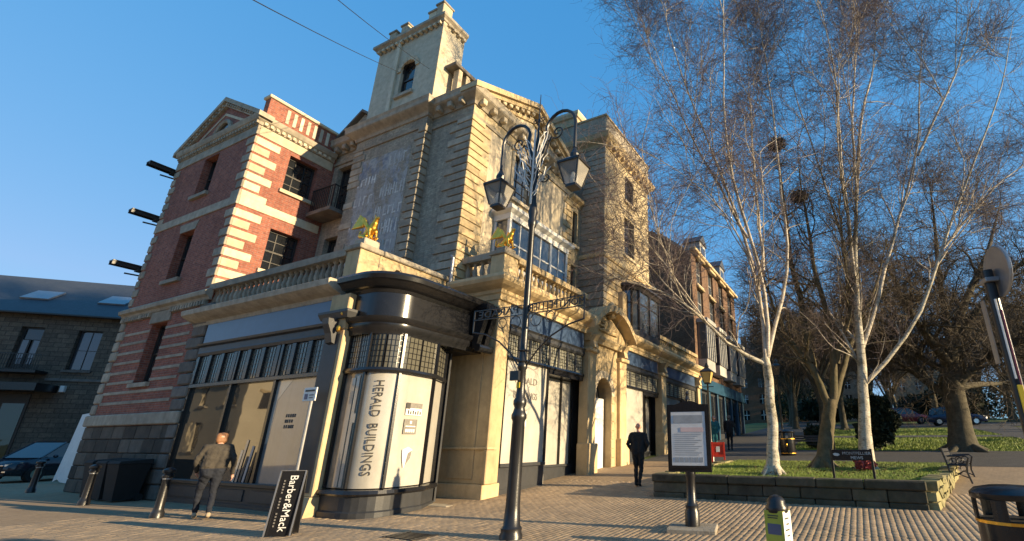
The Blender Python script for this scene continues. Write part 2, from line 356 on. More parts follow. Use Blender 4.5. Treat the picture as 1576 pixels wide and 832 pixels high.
def pbox(parent, name, m, x0, x1, y0, y1, z0, z1, c=0.012):      # chamfered block, mesh shared between alike blocks
    d = tuple(round(q, 3) for q in (x1 - x0, y1 - y0, z1 - z0)); key = (d, m, c)
    if key not in PC:
        hx, hy, hz = (q / 2 for q in d); c_ = min(c, hx * .4, hy * .4, hz * .4)
        bm = bmesh.new(); bmesh.ops.create_cube(bm, size=1)
        for v in bm.verts: v.co = Vector((v.co.x * 2 * hx, v.co.y * 2 * hy, v.co.z * 2 * hz))
        if c_ > 0: bmesh.ops.bevel(bm, geom=bm.edges[:], offset=c_, segments=1, affect='EDGES')
        me = bpy.data.meshes.new(name); bm.to_mesh(me); bm.free(); uvbox(me, ((x0 + x1) / 2, (y0 + y1) / 2, (z0 + z1) / 2)); me.materials.append(MATS[m]); PC[key] = me
    o = bpy.data.objects.new(name, PC[key]); COL.objects.link(o); o.parent = parent
    w = WL.get(parent.name, (0, 0, 0)) if parent else (0, 0, 0)
    o.location = ((x0 + x1) / 2 - w[0], (y0 + y1) / 2 - w[1], (z0 + z1) / 2 - w[2])
    return o
def place(parent, name, mesh, loc, rz=0, sc=1):
    o = bpy.data.objects.new(name, mesh); COL.objects.link(o); o.parent = parent
    w = WL.get(parent.name, (0, 0, 0)) if parent else (0, 0, 0)
    o.location = (loc[0] - w[0], loc[1] - w[1], loc[2] - w[2]); o.rotation_euler = (0, 0, rz); o.scale = (sc, sc, sc) if not hasattr(sc, '__len__') else sc
    return o
def meshonly(mb, name, m, smooth=True):
    o = mb.build(name, m, None, smooth); me = o.data; bpy.data.objects.remove(o); return me
# facade frames: 'y' faces -Y (u = X), 'x' faces +X (u = Y); d is the distance proud of the plane
def fb(mb, ax, pl, u0, u1, v0, v1, d0, d1):
    if ax == 'y': return mb.box(u0, u1, pl - d1, pl - d0, v0, v1)
    return mb.box(pl + d0, pl + d1, u0, u1, v0, v1)
def fpt(ax, pl, u, v, d=0): return (u, pl - d, v) if ax == 'y' else (pl + d, u, v)
def fbox(parent, name, m, ax, pl, u0, u1, v0, v1, d0, d1, c=.012):
    if ax == 'y': return pbox(parent, name, m, u0, u1, pl - d1, pl - d0, v0, v1, c)
    return pbox(parent, name, m, pl + d0, pl + d1, u0, u1, v0, v1, c)
def wall(mb, ax, pl, u0, u1, v0, v1, holes=(), depth=.25):
    us = sorted({u0, u1, *[h[0] for h in holes], *[h[1] for h in holes]}); vv = sorted({v0, v1, *[h[2] for h in holes], *[h[3] for h in holes]})
    for i in range(len(us) - 1):
        for j in range(len(vv) - 1):
            cu, cv = (us[i] + us[i + 1]) / 2, (vv[j] + vv[j + 1]) / 2
            if any(h[0] < cu < h[1] and h[2] < cv < h[3] for h in holes): continue
            mb.add([fpt(ax, pl, a, b) for a, b in ((us[i], vv[j]), (us[i + 1], vv[j]), (us[i + 1], vv[j + 1]), (us[i], vv[j + 1]))], [(0, 1, 2, 3)])
    for a0, a1, b0, b1 in holes:
        q = [(a0, b0), (a1, b0), (a1, b1), (a0, b1)]
        for k in range(4):
            (p, r), (s_, t) = q[k], q[(k + 1) % 4]
            mb.add([fpt(ax, pl, p, r), fpt(ax, pl, s_, t), fpt(ax, pl, s_, t, -depth), fpt(ax, pl, p, r, -depth)], [(0, 1, 2, 3)])
    return mb
def window(parent, ax, pl, u0, u1, v0, v1, inset=.16, cols=2, rows=2, fm='dark_timber', gm='dark_glass', sill='weathered_shaded_stone', fw=.06, bw=.028, sash=True, lintel=None, arch=0, sd=.1):
    mb = MB(); d0, d1 = -inset - .07, -inset
    fb(mb, ax, pl, u0, u0 + fw, v0, v1, d0, d1); fb(mb, ax, pl, u1 - fw, u1, v0, v1, d0, d1)
    fb(mb, ax, pl, u0 + fw, u1 - fw, v0, v0 + fw, d0, d1 - .002); fb(mb, ax, pl, u0 + fw, u1 - fw, v1 - fw, v1, d0, d1 - .002)
    vm = (v0 + v1) / 2
    if sash: fb(mb, ax, pl, u0 + fw, u1 - fw, vm - .03, vm + .03, d0 - .01, d1 - .006)
    for i in range(1, cols):
        u = u0 + (u1 - u0) * i / cols; fb(mb, ax, pl, u - bw / 2, u + bw / 2, v0 + fw, v1 - fw, d0, d1 - .012)
    for j in range(1, rows):
        v = v0 + (v1 - v0) * j / rows
        if not (sash and abs(v - vm) < .05): fb(mb, ax, pl, u0 + fw, u1 - fw, v - bw / 2, v + bw / 2, d0, d1 - .016)
    if arch:    # spandrels closing the head to a segmental arch
        n = 8; 
        for s_ in (0, 1):
            pts = [fpt(ax, pl, u0 if s_ == 0 else u1, v1, d1 - .0)]
            for k in range(n + 1):
                t = k / n * .5 if s_ == 0 else 1 - k / n * .5
                u = u0 + (u1 - u0) * t; pts.append(fpt(ax, pl, u, v1 - arch + arch * sqrt(max(0, 1 - (2 * t - 1) ** 2)), d1))
            dv = fpt(ax, 0, 0, 0, .05); mb.prism(pts, dv)
    w = mb.build('window', fm, parent)
    for (a, b) in ((v0 + fw, vm), (vm, v1 - fw)) if sash else ((v0 + fw, v1 - fw),):
        q = MB(); fb(q, ax, pl, u0 + fw * .5, u1 - fw * .5, a, b, d0 + .015, d0 + .03); q.build('pane', gm, w)
    if sill: 
        q = MB(); fb(q, ax, pl, u0 - .1, u1 + .1, v0 - .14, v0 - .003, -inset + .01, sd); q.build('sill', sill, w)
    if lintel:
        q = MB(); dv = fpt(ax, 0, 0, 0, -.2)
        q.prism([fpt(ax, pl, u0 - .02, v1 + .003, .02), fpt(ax, pl, u1 + .02, v1 + .003, .02), fpt(ax, pl, u1 + .14, v1 + .34, .02), fpt(ax, pl, u0 - .14, v1 + .34, .02)], dv); q.build('lintel', lintel, w)
    return w
def text(parent, body, m, size, loc, R, name='lettering', align='CENTER', depth=.004, sx=1.0):
    cu = bpy.data.curves.new(name, 'FONT'); cu.body = body; cu.size = size; cu.align_x = align; cu.align_y = 'CENTER'; cu.extrude = depth; cu.resolution_u = 2
    o = bpy.data.objects.new(name, cu); COL.objects.link(o); bpy.context.view_layer.update()
    me = bpy.data.meshes.new_from_object(o.evaluated_get(bpy.context.evaluated_depsgraph_get())); bpy.data.objects.remove(o); bpy.data.curves.remove(cu)
    me.materials.clear(); me.materials.append(MATS[m])
    w = WL.get(parent.name, (0, 0, 0)) if parent else (0, 0, 0)
    me.transform(Matrix.Translation(Vector(loc) - Vector(w)) @ R.to_4x4() @ Matrix.Diagonal((sx, 1, 1, 1)))
    o = bpy.data.objects.new(name, me); COL.objects.link(o); o.parent = parent; WL[o.name] = w
    return o
def basis(x, y):   # rotation whose local x / y axes are the given vectors
    x = Vector(x).normalized(); y = Vector(y).normalized(); z = x.cross(y); return Matrix((x, y, z)).transposed()
RY = basis((1, 0, 0), (0, 0, 1))     # reads on a wall facing -Y
RX = basis((0, 1, 0), (0, 0, 1))     # reads on a wall facing +X
def arrmesh(name, v, f, m, smooth=False):
    me = bpy.data.meshes.new(name); v = np.asarray(v, np.float32); f = np.asarray(f, np.int32); k = f.shape[1]
    me.vertices.add(len(v)); me.vertices.foreach_set('co', v.ravel()); me.loops.add(f.size); me.loops.foreach_set('vertex_index', f.ravel())
    me.polygons.add(len(f)); me.polygons.foreach_set('loop_start', np.arange(0, f.size, k, dtype=np.int32))
    me.update(calc_edges=True); me.materials.append(MATS[m])
    if smooth: me.polygons.foreach_set('use_smooth', [True] * len(f))
    return me
def link(name, me, parent=None, loc=(0, 0, 0)):
    o = bpy.data.objects.new(name, me); COL.objects.link(o); o.parent = parent; o.location = loc; return o
#@@SETTING

# ------------------------------------------------------------------ ground, paving, paths
def sheet(name, xs, ys, m, dz, inside=None):
    xs, ys = np.asarray(xs, float), np.asarray(ys, float)
    Xg, Yg = np.meshgrid(xs, ys); Zg = g(Xg, Yg) + dz
    n = len(xs); v = np.stack([Xg.ravel(), Yg.ravel(), Zg.ravel()], 1); f = []
    for j in range(len(ys) - 1):
        for i in range(n - 1):
            if inside and not inside((xs[i] + xs[i + 1]) / 2, (ys[j] + ys[j + 1]) / 2): continue
            f.append((j * n + i, j * n + i + 1, (j + 1) * n + i + 1, (j + 1) * n + i))
    me = arrmesh(name, v, f, m); uvbox(me, (0, 0, 0)); return struct(link(name, me))
def span(a, b, s): return np.linspace(a, b, int(round((b - a) / s)) + 1)
sheet('ground', np.r_[-400, -200, -100, span(-60, 60, 2), 100, 200, 400], np.r_[-300, -100, -40, span(-20, 130, 2), 180, 260, 420], 'lawn', -0.05)
brickmat('brick_paving', (0.40, 0.29, 0.18), (0.34, 0.245, 0.155), (0.24, 0.175, 0.115), bw=.105, rh=.21, ms=.004, stain=.4, var=.4, bmp=.4, stain_col=(.2, .15, .1))
pave = sheet('pavement', span(-60, 16, 1.0), span(-24, 20, .5), 'brick_paving', -0.002)
sheet('park_path', span(-8.9, 40, .7), span(20, 26, .5), 'asphalt', 0.003)
sheet('lane', span(-8.9, -3.5, .6), span(26, 90, 2), 'asphalt', -0.008)
sheet('park_walk', span(8.0, 11.2, .8), span(26, 90, 2), 'asphalt', -0.006)
sheet('park_road', span(-3.5, 60, 2), span(50.5, 59.5, 1), 'asphalt', -0.02)
sheet('cross_path', span(-3.5, 8, .8), span(36, 38, .5), 'asphalt', -0.006)

# brick pavers: real blocks with open joints in the near part of the square
rng = np.random.default_rng(5)
def on_square(x, y):
    if y > 6.85 and x < -11.0: return False
    if x < -9.3 and y > 7.0: return False
    if x < -8.9 and y > 10.1: return False
    if -5.05 < x < 1.35 and y > 11.85: return False
    if x > 1.0 and y > 11.9 and x < 1.2 + (y - 12) * .22: return False
    return True
BW, BH = .105, .21
pav = []
for j, x in enumerate(np.arange(-15.0, 3.6, BW)):
    y = 2.7 + (BH / 2 if j % 2 else 0)
    while y < 14.0:
        if on_square(x + BW / 2, y + BH / 2): pav.append((x + BW / 2, y + BH / 2))
        y += BH
pav = np.array(pav)
def project(p):
    cy, sy, cp, sp = cos(YAW), sin(YAW), cos(PITCH), sin(PITCH)
    F = np.array([-sy * cp, cy * cp, sp]); r = np.array([cy, sy, 0]); d = np.cross(F, r); q = p - np.array([0, 0, 1.5])
    z = q @ F; return np.stack([q @ r / z * FOC + PPX, q @ d / z * FOC + PPY], 1)
pz = g(pav[:, 0], pav[:, 1]); px = project(np.c_[pav, pz])
vis = (px[:, 0] > 2) & (px[:, 0] < 1574) & (px[:, 1] < 830)
dist = np.where(vis, np.hypot(pav[:, 0], pav[:, 1]), 1e6); order = np.argsort(dist); single = order[:300]; rest = order[300:]
hx, hy, ch = BW / 2 - .0015, BH / 2 - .0012, .0014
blk = np.array([(-hx, -hy, -.03), (hx, -hy, -.03), (hx, hy, -.03), (-hx, hy, -.03), (-hx, -hy, -ch), (hx, -hy, -ch), (hx, hy, -ch), (-hx, hy, -ch),
                (-hx + ch, -hy + ch, 0), (hx - ch, -hy + ch, 0), (hx - ch, hy - ch, 0), (-hx + ch, hy - ch, 0)])
bf = [(0, 1, 5, 4), (1, 2, 6, 5), (2, 3, 7, 6), (3, 0, 4, 7), (4, 5, 9, 8), (5, 6, 10, 9), (6, 7, 11, 10), (7, 4, 8, 11), (8, 9, 10, 11)]
paver_mesh = arrmesh('paver', blk, bf, 'paver')
jit = rng.normal(0, .001, len(pav)); tilt = rng.normal(0, .005, (len(pav), 2))
for i in single:
    o = link('paver', paver_mesh, pave, (pav[i, 0], pav[i, 1], pz[i] + .004 + jit[i])); o.rotation_euler = (tilt[i, 0] + .02, tilt[i, 1], 0)
nr = len(rest); V = np.tile(blk, (nr, 1, 1)); V[:, :, 2] += V[:, :, 0] * tilt[rest, 0][:, None] + V[:, :, 1] * tilt[rest, 1][:, None]
V[:, :, :2] += pav[rest][:, None, :]; V[:, :, 2] += g(V[:, :, 0], V[:, :, 1]) + .004 + jit[rest][:, None]
Fv = (np.array(bf)[None] + (np.arange(nr) * 12)[:, None, None]).reshape(-1, 4)
m, nt, b = nodes_of('paver_field')
isl = nt.nodes.new('ShaderNodeNewGeometry').outputs['Random Per Island']
base = ramp(nt, isl, [(0, (.32, .235, .15, 1)), (.5, (.38, .275, .17, 1)), (1, (.43, .31, .195, 1))])
st = ramp(nt, noise(nt, .7, 8, .75), [(.42, (0, 0, 0, 1)), (.66, (.75,) * 3 + (1,))])
nt.links.new(mixc(nt, st, base, (.2, .15, .10, 1)), b.inputs['Base Color']); b.inputs['Roughness'].default_value = .88; bump(nt, b, noise(nt, 60, 4, .6), .4)
o = link('paver', arrmesh('pavers', V.reshape(-1, 3), Fv, 'paver_field'), pave); stuff(o)
MATS['paver'].node_tree  # same palette as the field
# drain cover set in the paving
dc = thing('drain_cover', (-7.05, 6.35, gz(-7, 6.35)), 'small square iron drain grating sunk in the brick paving beside the lamp post', 'drain cover')
mb = MB(); zz = gz(-7, 6.35) + .008
for k in range(6): mb.box(-7.35, -6.75, 6.12 + k * .085, 6.16 + k * .085, zz, zz + .012)
mb.box(-7.4, -7.35, 6.08, 6.63, zz, zz + .014); mb.box(-6.75, -6.7, 6.08, 6.63, zz, zz + .014); mb.build('grating', 'cast_iron', dc)

# ------------------------------------------------------------------ red brick gabled building
YL = 7.1
rb = thing('red_brick_building', (-21.15, 10, 0), 'tall red brick building with stone quoins, pediment gable and striped ground storey', 'building')
X0, X1, YB = -24.05, -18.25, 16.0
GW, MW, TW = (-21.6, -20.5, 3.4, 5.42), (-21.75, -20.7, 7.02, 8.9), (-21.72, -20.68, 10.43, 12.12)
SW = [(8.3, 9.38, 7.35, 8.93), (8.32, 9.38, 10.54, 12.03)]
mb = MB(); wall(mb, 'y', YL, X0, X1, 2.05, 12.6, [GW, MW, TW], .3)
wall(mb, 'x', X1, YL, YB, 0, 13.1, SW, .3)
mb.add([(X0, YL, 0), (X0, YB, 0), (X0, YB, 13.0), (X0, YL, 13.0)], [(0, 1, 2, 3)])
mb.add([(X0, YB, 0), (X1, YB, 0), (X1, YB, 13), (X0, YB, 13)], [(0, 1, 2, 3)])
mb.add([(X0, YL, 12.6), (X1, YL, 12.6), (-21.15, YL, 14.4)], [(0, 1, 2)])
mb.build('wall', 'red_brick', rb)
MB().box(X0 + .02, X1 - .02, YL + .1, YB, 0, 2.04).build('wall_core', 'sooty_stone', rb)
# plinth of coursed dark stone blocks
for r in range(5):
    x = X0 - .02 - (.4 if r % 2 else 0)
    while x < X1 + .4:
        w = random.Random(r * 50 + int(x * 10)).uniform(.62, .95); a, b_ = max(x, X0 - .03), min(x + w, X1 + .55)
        if b_ - a > .12: pbox(rb, 'plinth_block', 'stone_setts', a + .008, b_ - .008, YL - .03 - (r % 2) * .004, YL + .12, r * .41 + .008, (r + 1) * .41 - .006, .022)
        x += w
pbox(rb, 'plinth_band', 'weathered_shaded_stone', X0 - .08, X1 + .5, YL - .1, YL + .05, 2.06, 2.42, .03)
# stone stripes of the ground storey, cut by the window
for i in range(9):
    z = 2.74 + .345 * i
    if z < 5.3:
        segs = [(X0 + .45, GW[0] - .01), (GW[1] + .01, X1 - .5)] if z > 3.25 else [(X0 + .45, X1 - .5)]
        for a, b_ in segs: pbox(rb, 'stone_stripe', 'weathered_shaded_stone', a, b_, YL - .018, YL + .05, z, z + .095, .006)  # stripes dulled to carry the shade of this front
for i in range(9):      # rock faced quoins of the ground storey
    z = 2.44 + i * .37; w = .5 if i % 2 else .34
    pbox(rb, 'quoin', 'weathered_shaded_stone', X0 - .03, X0 + w, YL - .05, YL + .3, z, z + .34, .035)
    pbox(rb, 'quoin', 'sooty_stone', X1 - w + .1, X1 + .5, YL - .06, YL + .3, z, z + .34, .04)
for i in range(5): pbox(rb, 'quoin', 'sooty_stone', X1 + .0, X1 + .5, YL - .055, YL + .3, .02 + i * .41, .4 + i * .41, .03)
# first floor band with dentils
bandp = MB(); bandp.sweep([(X0 - .02, YL), (X1 + .25, YL)], [(0, 5.86), (.06, 5.86), (.1, 5.95), (.2, 6.0), (.22, 6.12), (.08, 6.24), (0, 6.24)]); bandp.build('band_course', 'weathered_shaded_stone', rb)
for i in range(34):
    x = X0 + .1 + i * .172
    if GW[0] - .25 < x < GW[1] + .15: continue
    pbox(rb, 'dentil', 'weathered_shaded_stone', x, x + .09, YL - .12, YL + .02, 5.7, 5.855, .008)
pbox(rb, 'lintel', 'weathered_shaded_stone', GW[0] - .15, GW[1] + .15, YL - .05, YL + .1, 5.44, 5.85, .01)
for zz_, hh in ((9.36, .33), (12.2, .38)):
    pbox(rb, 'string_course', 'weathered_shaded_stone', X0 - .03, X1 + .03, YL - .035, YL + .05, zz_, zz_ + hh, .01)  # duller stone paints the shade of the front; the sunlit side stays pale
    pbox(rb, 'string_course', 'pale_stone', X1 - .05, X1 + .035, YL + .052, 9.9, zz_ + .002, zz_ + hh - .002, .01)
for i in range(16):     # dressed quoins of the upper storeys, both faces of the corner
    z = 6.36 + i * .365
    if 9.15 < z < 9.6: continue
    w = .84 if i % 2 else .54
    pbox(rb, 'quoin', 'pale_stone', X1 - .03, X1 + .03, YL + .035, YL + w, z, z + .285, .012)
    pbox(rb, 'quoin', 'weathered_shaded_stone', X1 - w * .62, X1 + .028, YL - .03, YL + .034, z, z + .285, .012)  # front quoins take the duller stone as painted shade
    pbox(rb, 'quoin', 'weathered_shaded_stone', X0 - .03, X0 + w * .5, YL - .03, YL + .1, z, z + .285, .012)
window(rb, 'y', YL, *GW, inset=.24, cols=1, rows=2); window(rb, 'y', YL, *MW, inset=.24, cols=1, rows=2, lintel='weathered_shaded_stone'); window(rb, 'y', YL, *TW, inset=.24, cols=1, rows=2)
for s in SW: window(rb, 'x', X1, *s, inset=.2, cols=3, rows=4, sill='pale_stone', lintel=None)
# pale strip in the ground storey sash stands in for far window light
MB().box(-20.56, -20.505, YL + .02, YL + .2, 4.3, 5.3).build('far_light_strip', 'pale_stone', rb)
# eaves cornice, pediment
corn = [(0, 12.59), (.05, 12.6), (.07, 12.72), (.15, 12.78), (.19, 12.88), (.21, 12.97), (0, 12.98)]
MB().sweep([(X0, YL + .6), (X0, YL), (X1, YL), (X1, 9.9)][1:], corn).build('cornice', 'weathered_shaded_stone', rb)
for i in range(30): pbox(rb, 'dentil', 'weathered_shaded_stone', X0 + .1 + i * .195, X0 + .2 + i * .195, YL - .13, YL - .055, 12.62, 12.735, .006)
for i in range(13): pbox(rb, 'dentil', 'pale_stone', X1 + .055, X1 + .13, YL + .1 + i * .2, YL + .21 + i * .2, 12.62, 12.735, .006)
def rake(parent, name, m, ax, pl, ua, va, ub, vb, th, d0, d1):
    n = Vector((-(vb - va), ub - ua)).normalized() * th
    if n.y < 0: n = -n
    q = MB(); pts = [(ua, va), (ub, vb), (ub + n.x * 0, vb + th * 1.15), (ua + n.x * 0, va + th * 1.15)]
    q.prism([fpt(ax, pl, a, b_, d0) for a, b_ in pts], fpt(ax, 0, 0, 0, d1 - d0)); return q.build(name, m, parent)
XC = -21.1
for s in (-1, 1):
    e = XC + s * 3.12
    rake(rb, 'raking_cornice', 'weathered_shaded_stone', 'y', YL, e, 12.82, XC, 14.55, .17, -.3, .22)
    rake(rb, 'raking_fascia', 'weathered_shaded_stone', 'y', YL, e - s * .3, 12.82, XC, 14.36, .15, -.1, .13)
    rake(rb, 'raking_band', 'pale_stone', 'y', YL, XC + s * 1.9, 12.99, XC, 13.95, .1, -.02, .05)
    for k in range(14):
        t = (k + .7) / 14.5; x = XC + s * 2.8 * (1 - t); z = 12.85 + 1.5 * t
        pbox(rb, 'dentil', 'weathered_shaded_stone', x - .05, x + .05, YL - .18, YL - .05, z + .06, z + .17, .006)
MB().prism([(XC - 2.6, YL - .03, 12.97), (XC + 2.6, YL - .03, 12.97), (XC, YL - .03, 14.4)], (0, .1, 0)).build('tympanum', 'red_brick', rb)
arcp = [(XC + .25 + .55 * cos(a), YL - .06, 13.0 + .55 * sin(a)) for a in np.linspace(0, pi, 13)]
MB().tube(arcp, .09, 6).build('lunette_arch', 'weathered_shaded_stone', rb)
MB().prism([(XC + .25 + .46 * cos(a), YL - .04, 13.0 + .46 * sin(a)) for a in np.linspace(0, pi, 13)], (0, .02, 0)).build('lunette_pane', 'dark_glass', rb)
# side parapet with pale panels
mb = MB().box(X1 - .35, X1 - .02, YL + .12, 9.85, 12.98, 13.9); mb.build('parapet', 'red_brick', rb)
for i in range(7): pbox(rb, 'parapet_panel', 'pale_brick', X1 - .03, X1 + .005, 7.85 + i * .26, 7.97 + i * .26, 13.2, 13.8, .008)
pbox(rb, 'coping', 'pale_stone', X1 - .42, X1 + .06, YL + .05, 9.9, 13.9, 14.02, .02)
MB().box(-20.9, -19.9, 8.6, 10.2, 13.2, 15.0).build('chimney_stack', 'red_brick', rb); pbox(rb, 'chimney_cap', 'weathered_shaded_stone', -21.0, -19.8, 8.5, 10.3, 15.0, 15.12, .02)
MB().add([(X0 - .1, YL + .3, 12.9), (XC, YL + .3, 14.7), (XC, YB, 14.7), (X0 - .1, YB, 13.05), (X1 - .4, YL + .3, 13.15), (X1 - .4, YB, 13.15)], [(0, 1, 2, 3), (1, 4, 5, 2)]).build('roof', 'slate', rb)
for z in (12.3, 10.15, 8.0):      # iron beams standing out past the side wall
    q = MB().box(-24.55, -24.2, 6.3, 7.3, z, z + .05).box(-24.52, -24.48, 6.3, 7.3, z - .12, z).box(-24.27, -24.23, 6.3, 7.3, z - .12, z); q.box(-24.4, -24.05, 7.0, 7.6, z - .2, z - .12)
    q.build('beam', 'dark_timber', rb); MB().bar((-24.4, 6.75, z - .33), (-24.2, 7.5, z - .33), .05).build('beam_stay', 'dark_timber', rb)
MB().tube([(X0 - .06, YL + .15, .1), (X0 - .06, YL + .15, 12.5)], .05, 8).build('drainpipe', 'cast_iron', rb)
#@@CORNER

# ------------------------------------------------------------------ corner building: shop storey, main block, tower
cb = thing('corner_building', (-13, 12, 0), 'buff brick corner building with pedimented block, tower, balustrades and curved black shopfront', 'building')
def arc(cx, cy, r, a0, a1, n): return [(cx + r * cos(a), cy + r * sin(a)) for a in np.linspace(radians(a0), radians(a1), n)]
def at(path, s):        # point and outward normal at arc length s of a plan path
    for (a, b_) in zip(path[:-1], path[1:]):
        d = Vector(b_) - Vector(a); L = d.length
        if s <= L or b_ is path[-1]:
            p = Vector(a) + d * (s / L); n = Vector((d.y, -d.x)) / L; return p, n, d / L
        s -= L
def plen(path): return sum((Vector(b_) - Vector(a)).length for a, b_ in zip(path[:-1], path[1:]))
def sub(path, s0, s1, n=6):
    return [tuple(at(path, s0 + (s1 - s0) * k / n)[0]) for k in range(n + 1)]
def leaded(parent, path, z0, z1, gm, cols, rows, off=-.03):     # one leaded light: pane + lead lattice
    w = MB().sweep(path, [(off - .012, z0), (off, z0), (off, z1), (off - .012, z1)]).build('leaded_light', gm, parent)
    L = plen(path); q = MB()
    for i in range(cols + 1):
        p, n, t = at(path, min(L - 1e-4, max(1e-4, L * i / cols))); c = p + n * (off + .006); q.bar((c.x, c.y, z0), (c.x, c.y, z1), .014, .012, up=(n.x, n.y, 0))
    for j in range(rows + 1):
        z = z0 + (z1 - z0) * j / rows; q.sweep(path, [(off - .002, z - .007), (off + .01, z - .007), (off + .01, z + .007), (off - .002, z + .007)])
    q.build('lead_lattice', 'black_paint', w); return w
# --- left shopfront (faces -Y)
SL, SR = -17.72, -11.5
sf = MB().box(SL, SR, YL + .02, YL + .25, 0, .5).box(SL, SR, YL - .03, YL + .02, 0, .12).build('stall_riser', 'charcoal_paint', cb)
for i in range(3): pbox(sf, 'riser_panel', 'charcoal_paint', SL + .15 + i * 2.08, SL + 1.95 + i * 2.08, YL - .005, YL + .03, .18, .44, .02)
pbox(cb, 'shop_sill', 'dark_timber', SL, SR, YL - .06, YL + .2, .503, .6, .015)
mull = [SL, -15.5, -13.42, SR]
for x in mull: MB().box(x - .05, x + .05, YL - .02, YL + .12, .6, 4.0).build('mullion', 'black_paint', cb)
for i, gm in enumerate(('shop_glass', 'shop_glass', 'grey_vinyl')):
    p = MB().box(mull[i] + .05, mull[i + 1] - .05, YL + .05, YL + .062, .6, 3.06).build('pane', gm, cb)
    if i == 2:
        p['label'] = 'window pane covered with grey film'
        for k, (tx, sz) in enumerate((('ZEBRA', .11), ('SHOP', .1), ('LET', .13))): pass
        for k in range(3): 
            r_ = random.Random(k)
            for j in range(5 - k % 2): pbox(p, 'poster_mark', 'ink', -12.72 + j * .085, -12.66 + j * .085 - r_.random() * .02, YL + .043, YL + .052, 2.12 - k * .13, 2.2 - k * .13, 0)
        MB().prism([(-13.36, YL + .045, 3.05), (-12.75, YL + .045, 3.05), (-13.22, YL + .045, 2.55), (-13.25, YL + .045, 1.5), (-13.36, YL + .045, 1.5)], (0, .004, 0)).build('torn_film_edge', 'ivory_vinyl', p)
        MB().box(-11.72, -11.64, YL + .045, YL + .05, 2.2, 3.05).build('film_strip', 'ivory_vinyl', p)
# goods leaning inside the glass
for k, (x, h) in enumerate(((-14.35, .75), (-14.2, 1.0), (-14.05, .6), (-13.9, .85), (-13.72, .7))):
    MB().bar((x, YL + .035, .6), (x + .12, YL + .04, .6 + h), .09, .006, up=(0, 1, 0)).build('stored_board', ('ivory_vinyl', 'grey_vinyl', 'charcoal_paint', 'poster_grey', 'dry_leaf')[k], cb)
pbox(cb, 'transom', 'black_paint', SL, SR, YL - .05, YL + .12, 3.06, 3.17, .01)
nl = 9
for i in range(nl):
    a = SL + .05 + (SR - SL - .1) * i / nl; b_ = SL + .05 + (SR - SL - .1) * (i + 1) / nl
    leaded(cb, [(a + .09, YL), (b_ - .09, YL)], 3.17, 3.98, 'leaded_glass', 4, 6)
    pbox(cb, 'light_mullion', 'black_paint', a - .09, a + .09, YL - .03, YL + .1, 3.172, 3.998, .012)
MB().sweep([(SL, YL), (SR, YL)], [(-.12, 4.0), (.03, 4.0), (.06, 4.08), (.05, 4.12), (.05, 4.26), (.12, 4.3), (.14, 4.36), (-.12, 4.38)]).build('architrave', 'charcoal_paint', cb)
pbox(cb, 'fascia_board', 'sky_tinted_paint', SL + .05, SR + .02, YL - .02, YL + .1, 4.385, 4.99, .006)
def cornice_prof(z0, z1, out):
    h = z1 - z0; return [(-.2, z0), (.03, z0), (.06, z0 + h * .25), (out * .55, z0 + h * .38), (out * .8, z0 + h * .5), (out, z0 + h * .62), (out + .02, z1 - .03), (out - .02, z1), (-.2, z1)]
MB().sweep([(-18.55, YL), (-11.35, YL)], cornice_prof(4.99, 5.44, .42)).build('cornice', 'weathered_shaded_stone', cb)
MB().box(-18.24, -10.0, YL + .2, 10.0, 5.3, 5.43).build('shop_roof', 'lead', cb)
# --- balusters (one mesh, shared)
bal = meshonly(MB().lathe([(.085, 0), (.085, .05), (.05, .08), (.06, .14), (.085, .24), (.07, .34), (.045, .44), (.05, .5), (.08, .53), (.08, .58)], n=8), 'baluster', 'weathered_shaded_stone')
bal_lit = bal.copy(); bal_lit.materials.clear(); bal_lit.materials.append(MATS['sandstone'])  # lighter stone copy for sunlit balustrades; shaded ones keep the duller stone
def balustrade(ax, pl, u0, u1, z0, n, m, me, gap=True, th=.26, hgt=.58):
    bb = MB(); fb(bb, ax, pl, u0, u1, z0, z0 + .15, -th, .02); bal_o = bb.build('balustrade', m, cb)
    q = MB(); fb(q, ax, pl, u0 - .0, u1 + .0, z0 + .15 + hgt, z0 + .15 + hgt + .2, -th - .04, .06); q.build('coping', m, bal_o)
    for i in range(n):
        u = u0 + (u1 - u0) * (i + .5) / n; place(bal_o, 'baluster', me, fpt(ax, pl, u, z0 + .15, -th / 2), 0, (1, 1, hgt / .58))
    return bal_o
balustrade('y', YL, -18.2, -11.5, 5.45, 27, 'weathered_shaded_stone', bal)
pbox(cb, 'pedestal', 'sandstone', -11.5, -10.95, YL - .03, YL + .55, 5.44, 6.3, .015); pbox(cb, 'pedestal_cap', 'weathered_shaded_stone', -11.56, -10.89, YL - .09, YL + .61, 6.3, 6.44, .02)
pbox(cb, 'pedestal_block', 'weathered_shaded_stone', -11.42, -10.97, YL + .05, YL + .5, 6.44, 6.66, .03)
# parapet over the curved bay (faces +X): pierced by small arched openings, then solid
mb = MB(); holes = [(8.15 + i * .36, 8.33 + i * .36, 5.62, 6.08) for i in range(5)]
wall(mb, 'x', -10.95, YL + .55, 10.0, 5.44, 6.3, holes, .22); mb.build('parapet', 'sandstone', cb)
for h in holes:
    c = (h[0] + h[1]) / 2; q = MB(); r = .09
    for s in (-1, 1):
        q.prism([(-10.949, c + s * r, 6.085)] + [(-10.949, c + s * r * cos(a), 6.0 + .085 * sin(a)) for a in np.linspace(0, pi / 2, 5)], (-.05, 0, 0))
    q.build('arch_head', 'sandstone', cb)
pbox(cb, 'coping', 'weathered_shaded_stone', -11.28, -10.87, YL + .62, 10.0, 6.3, 6.44, .02)
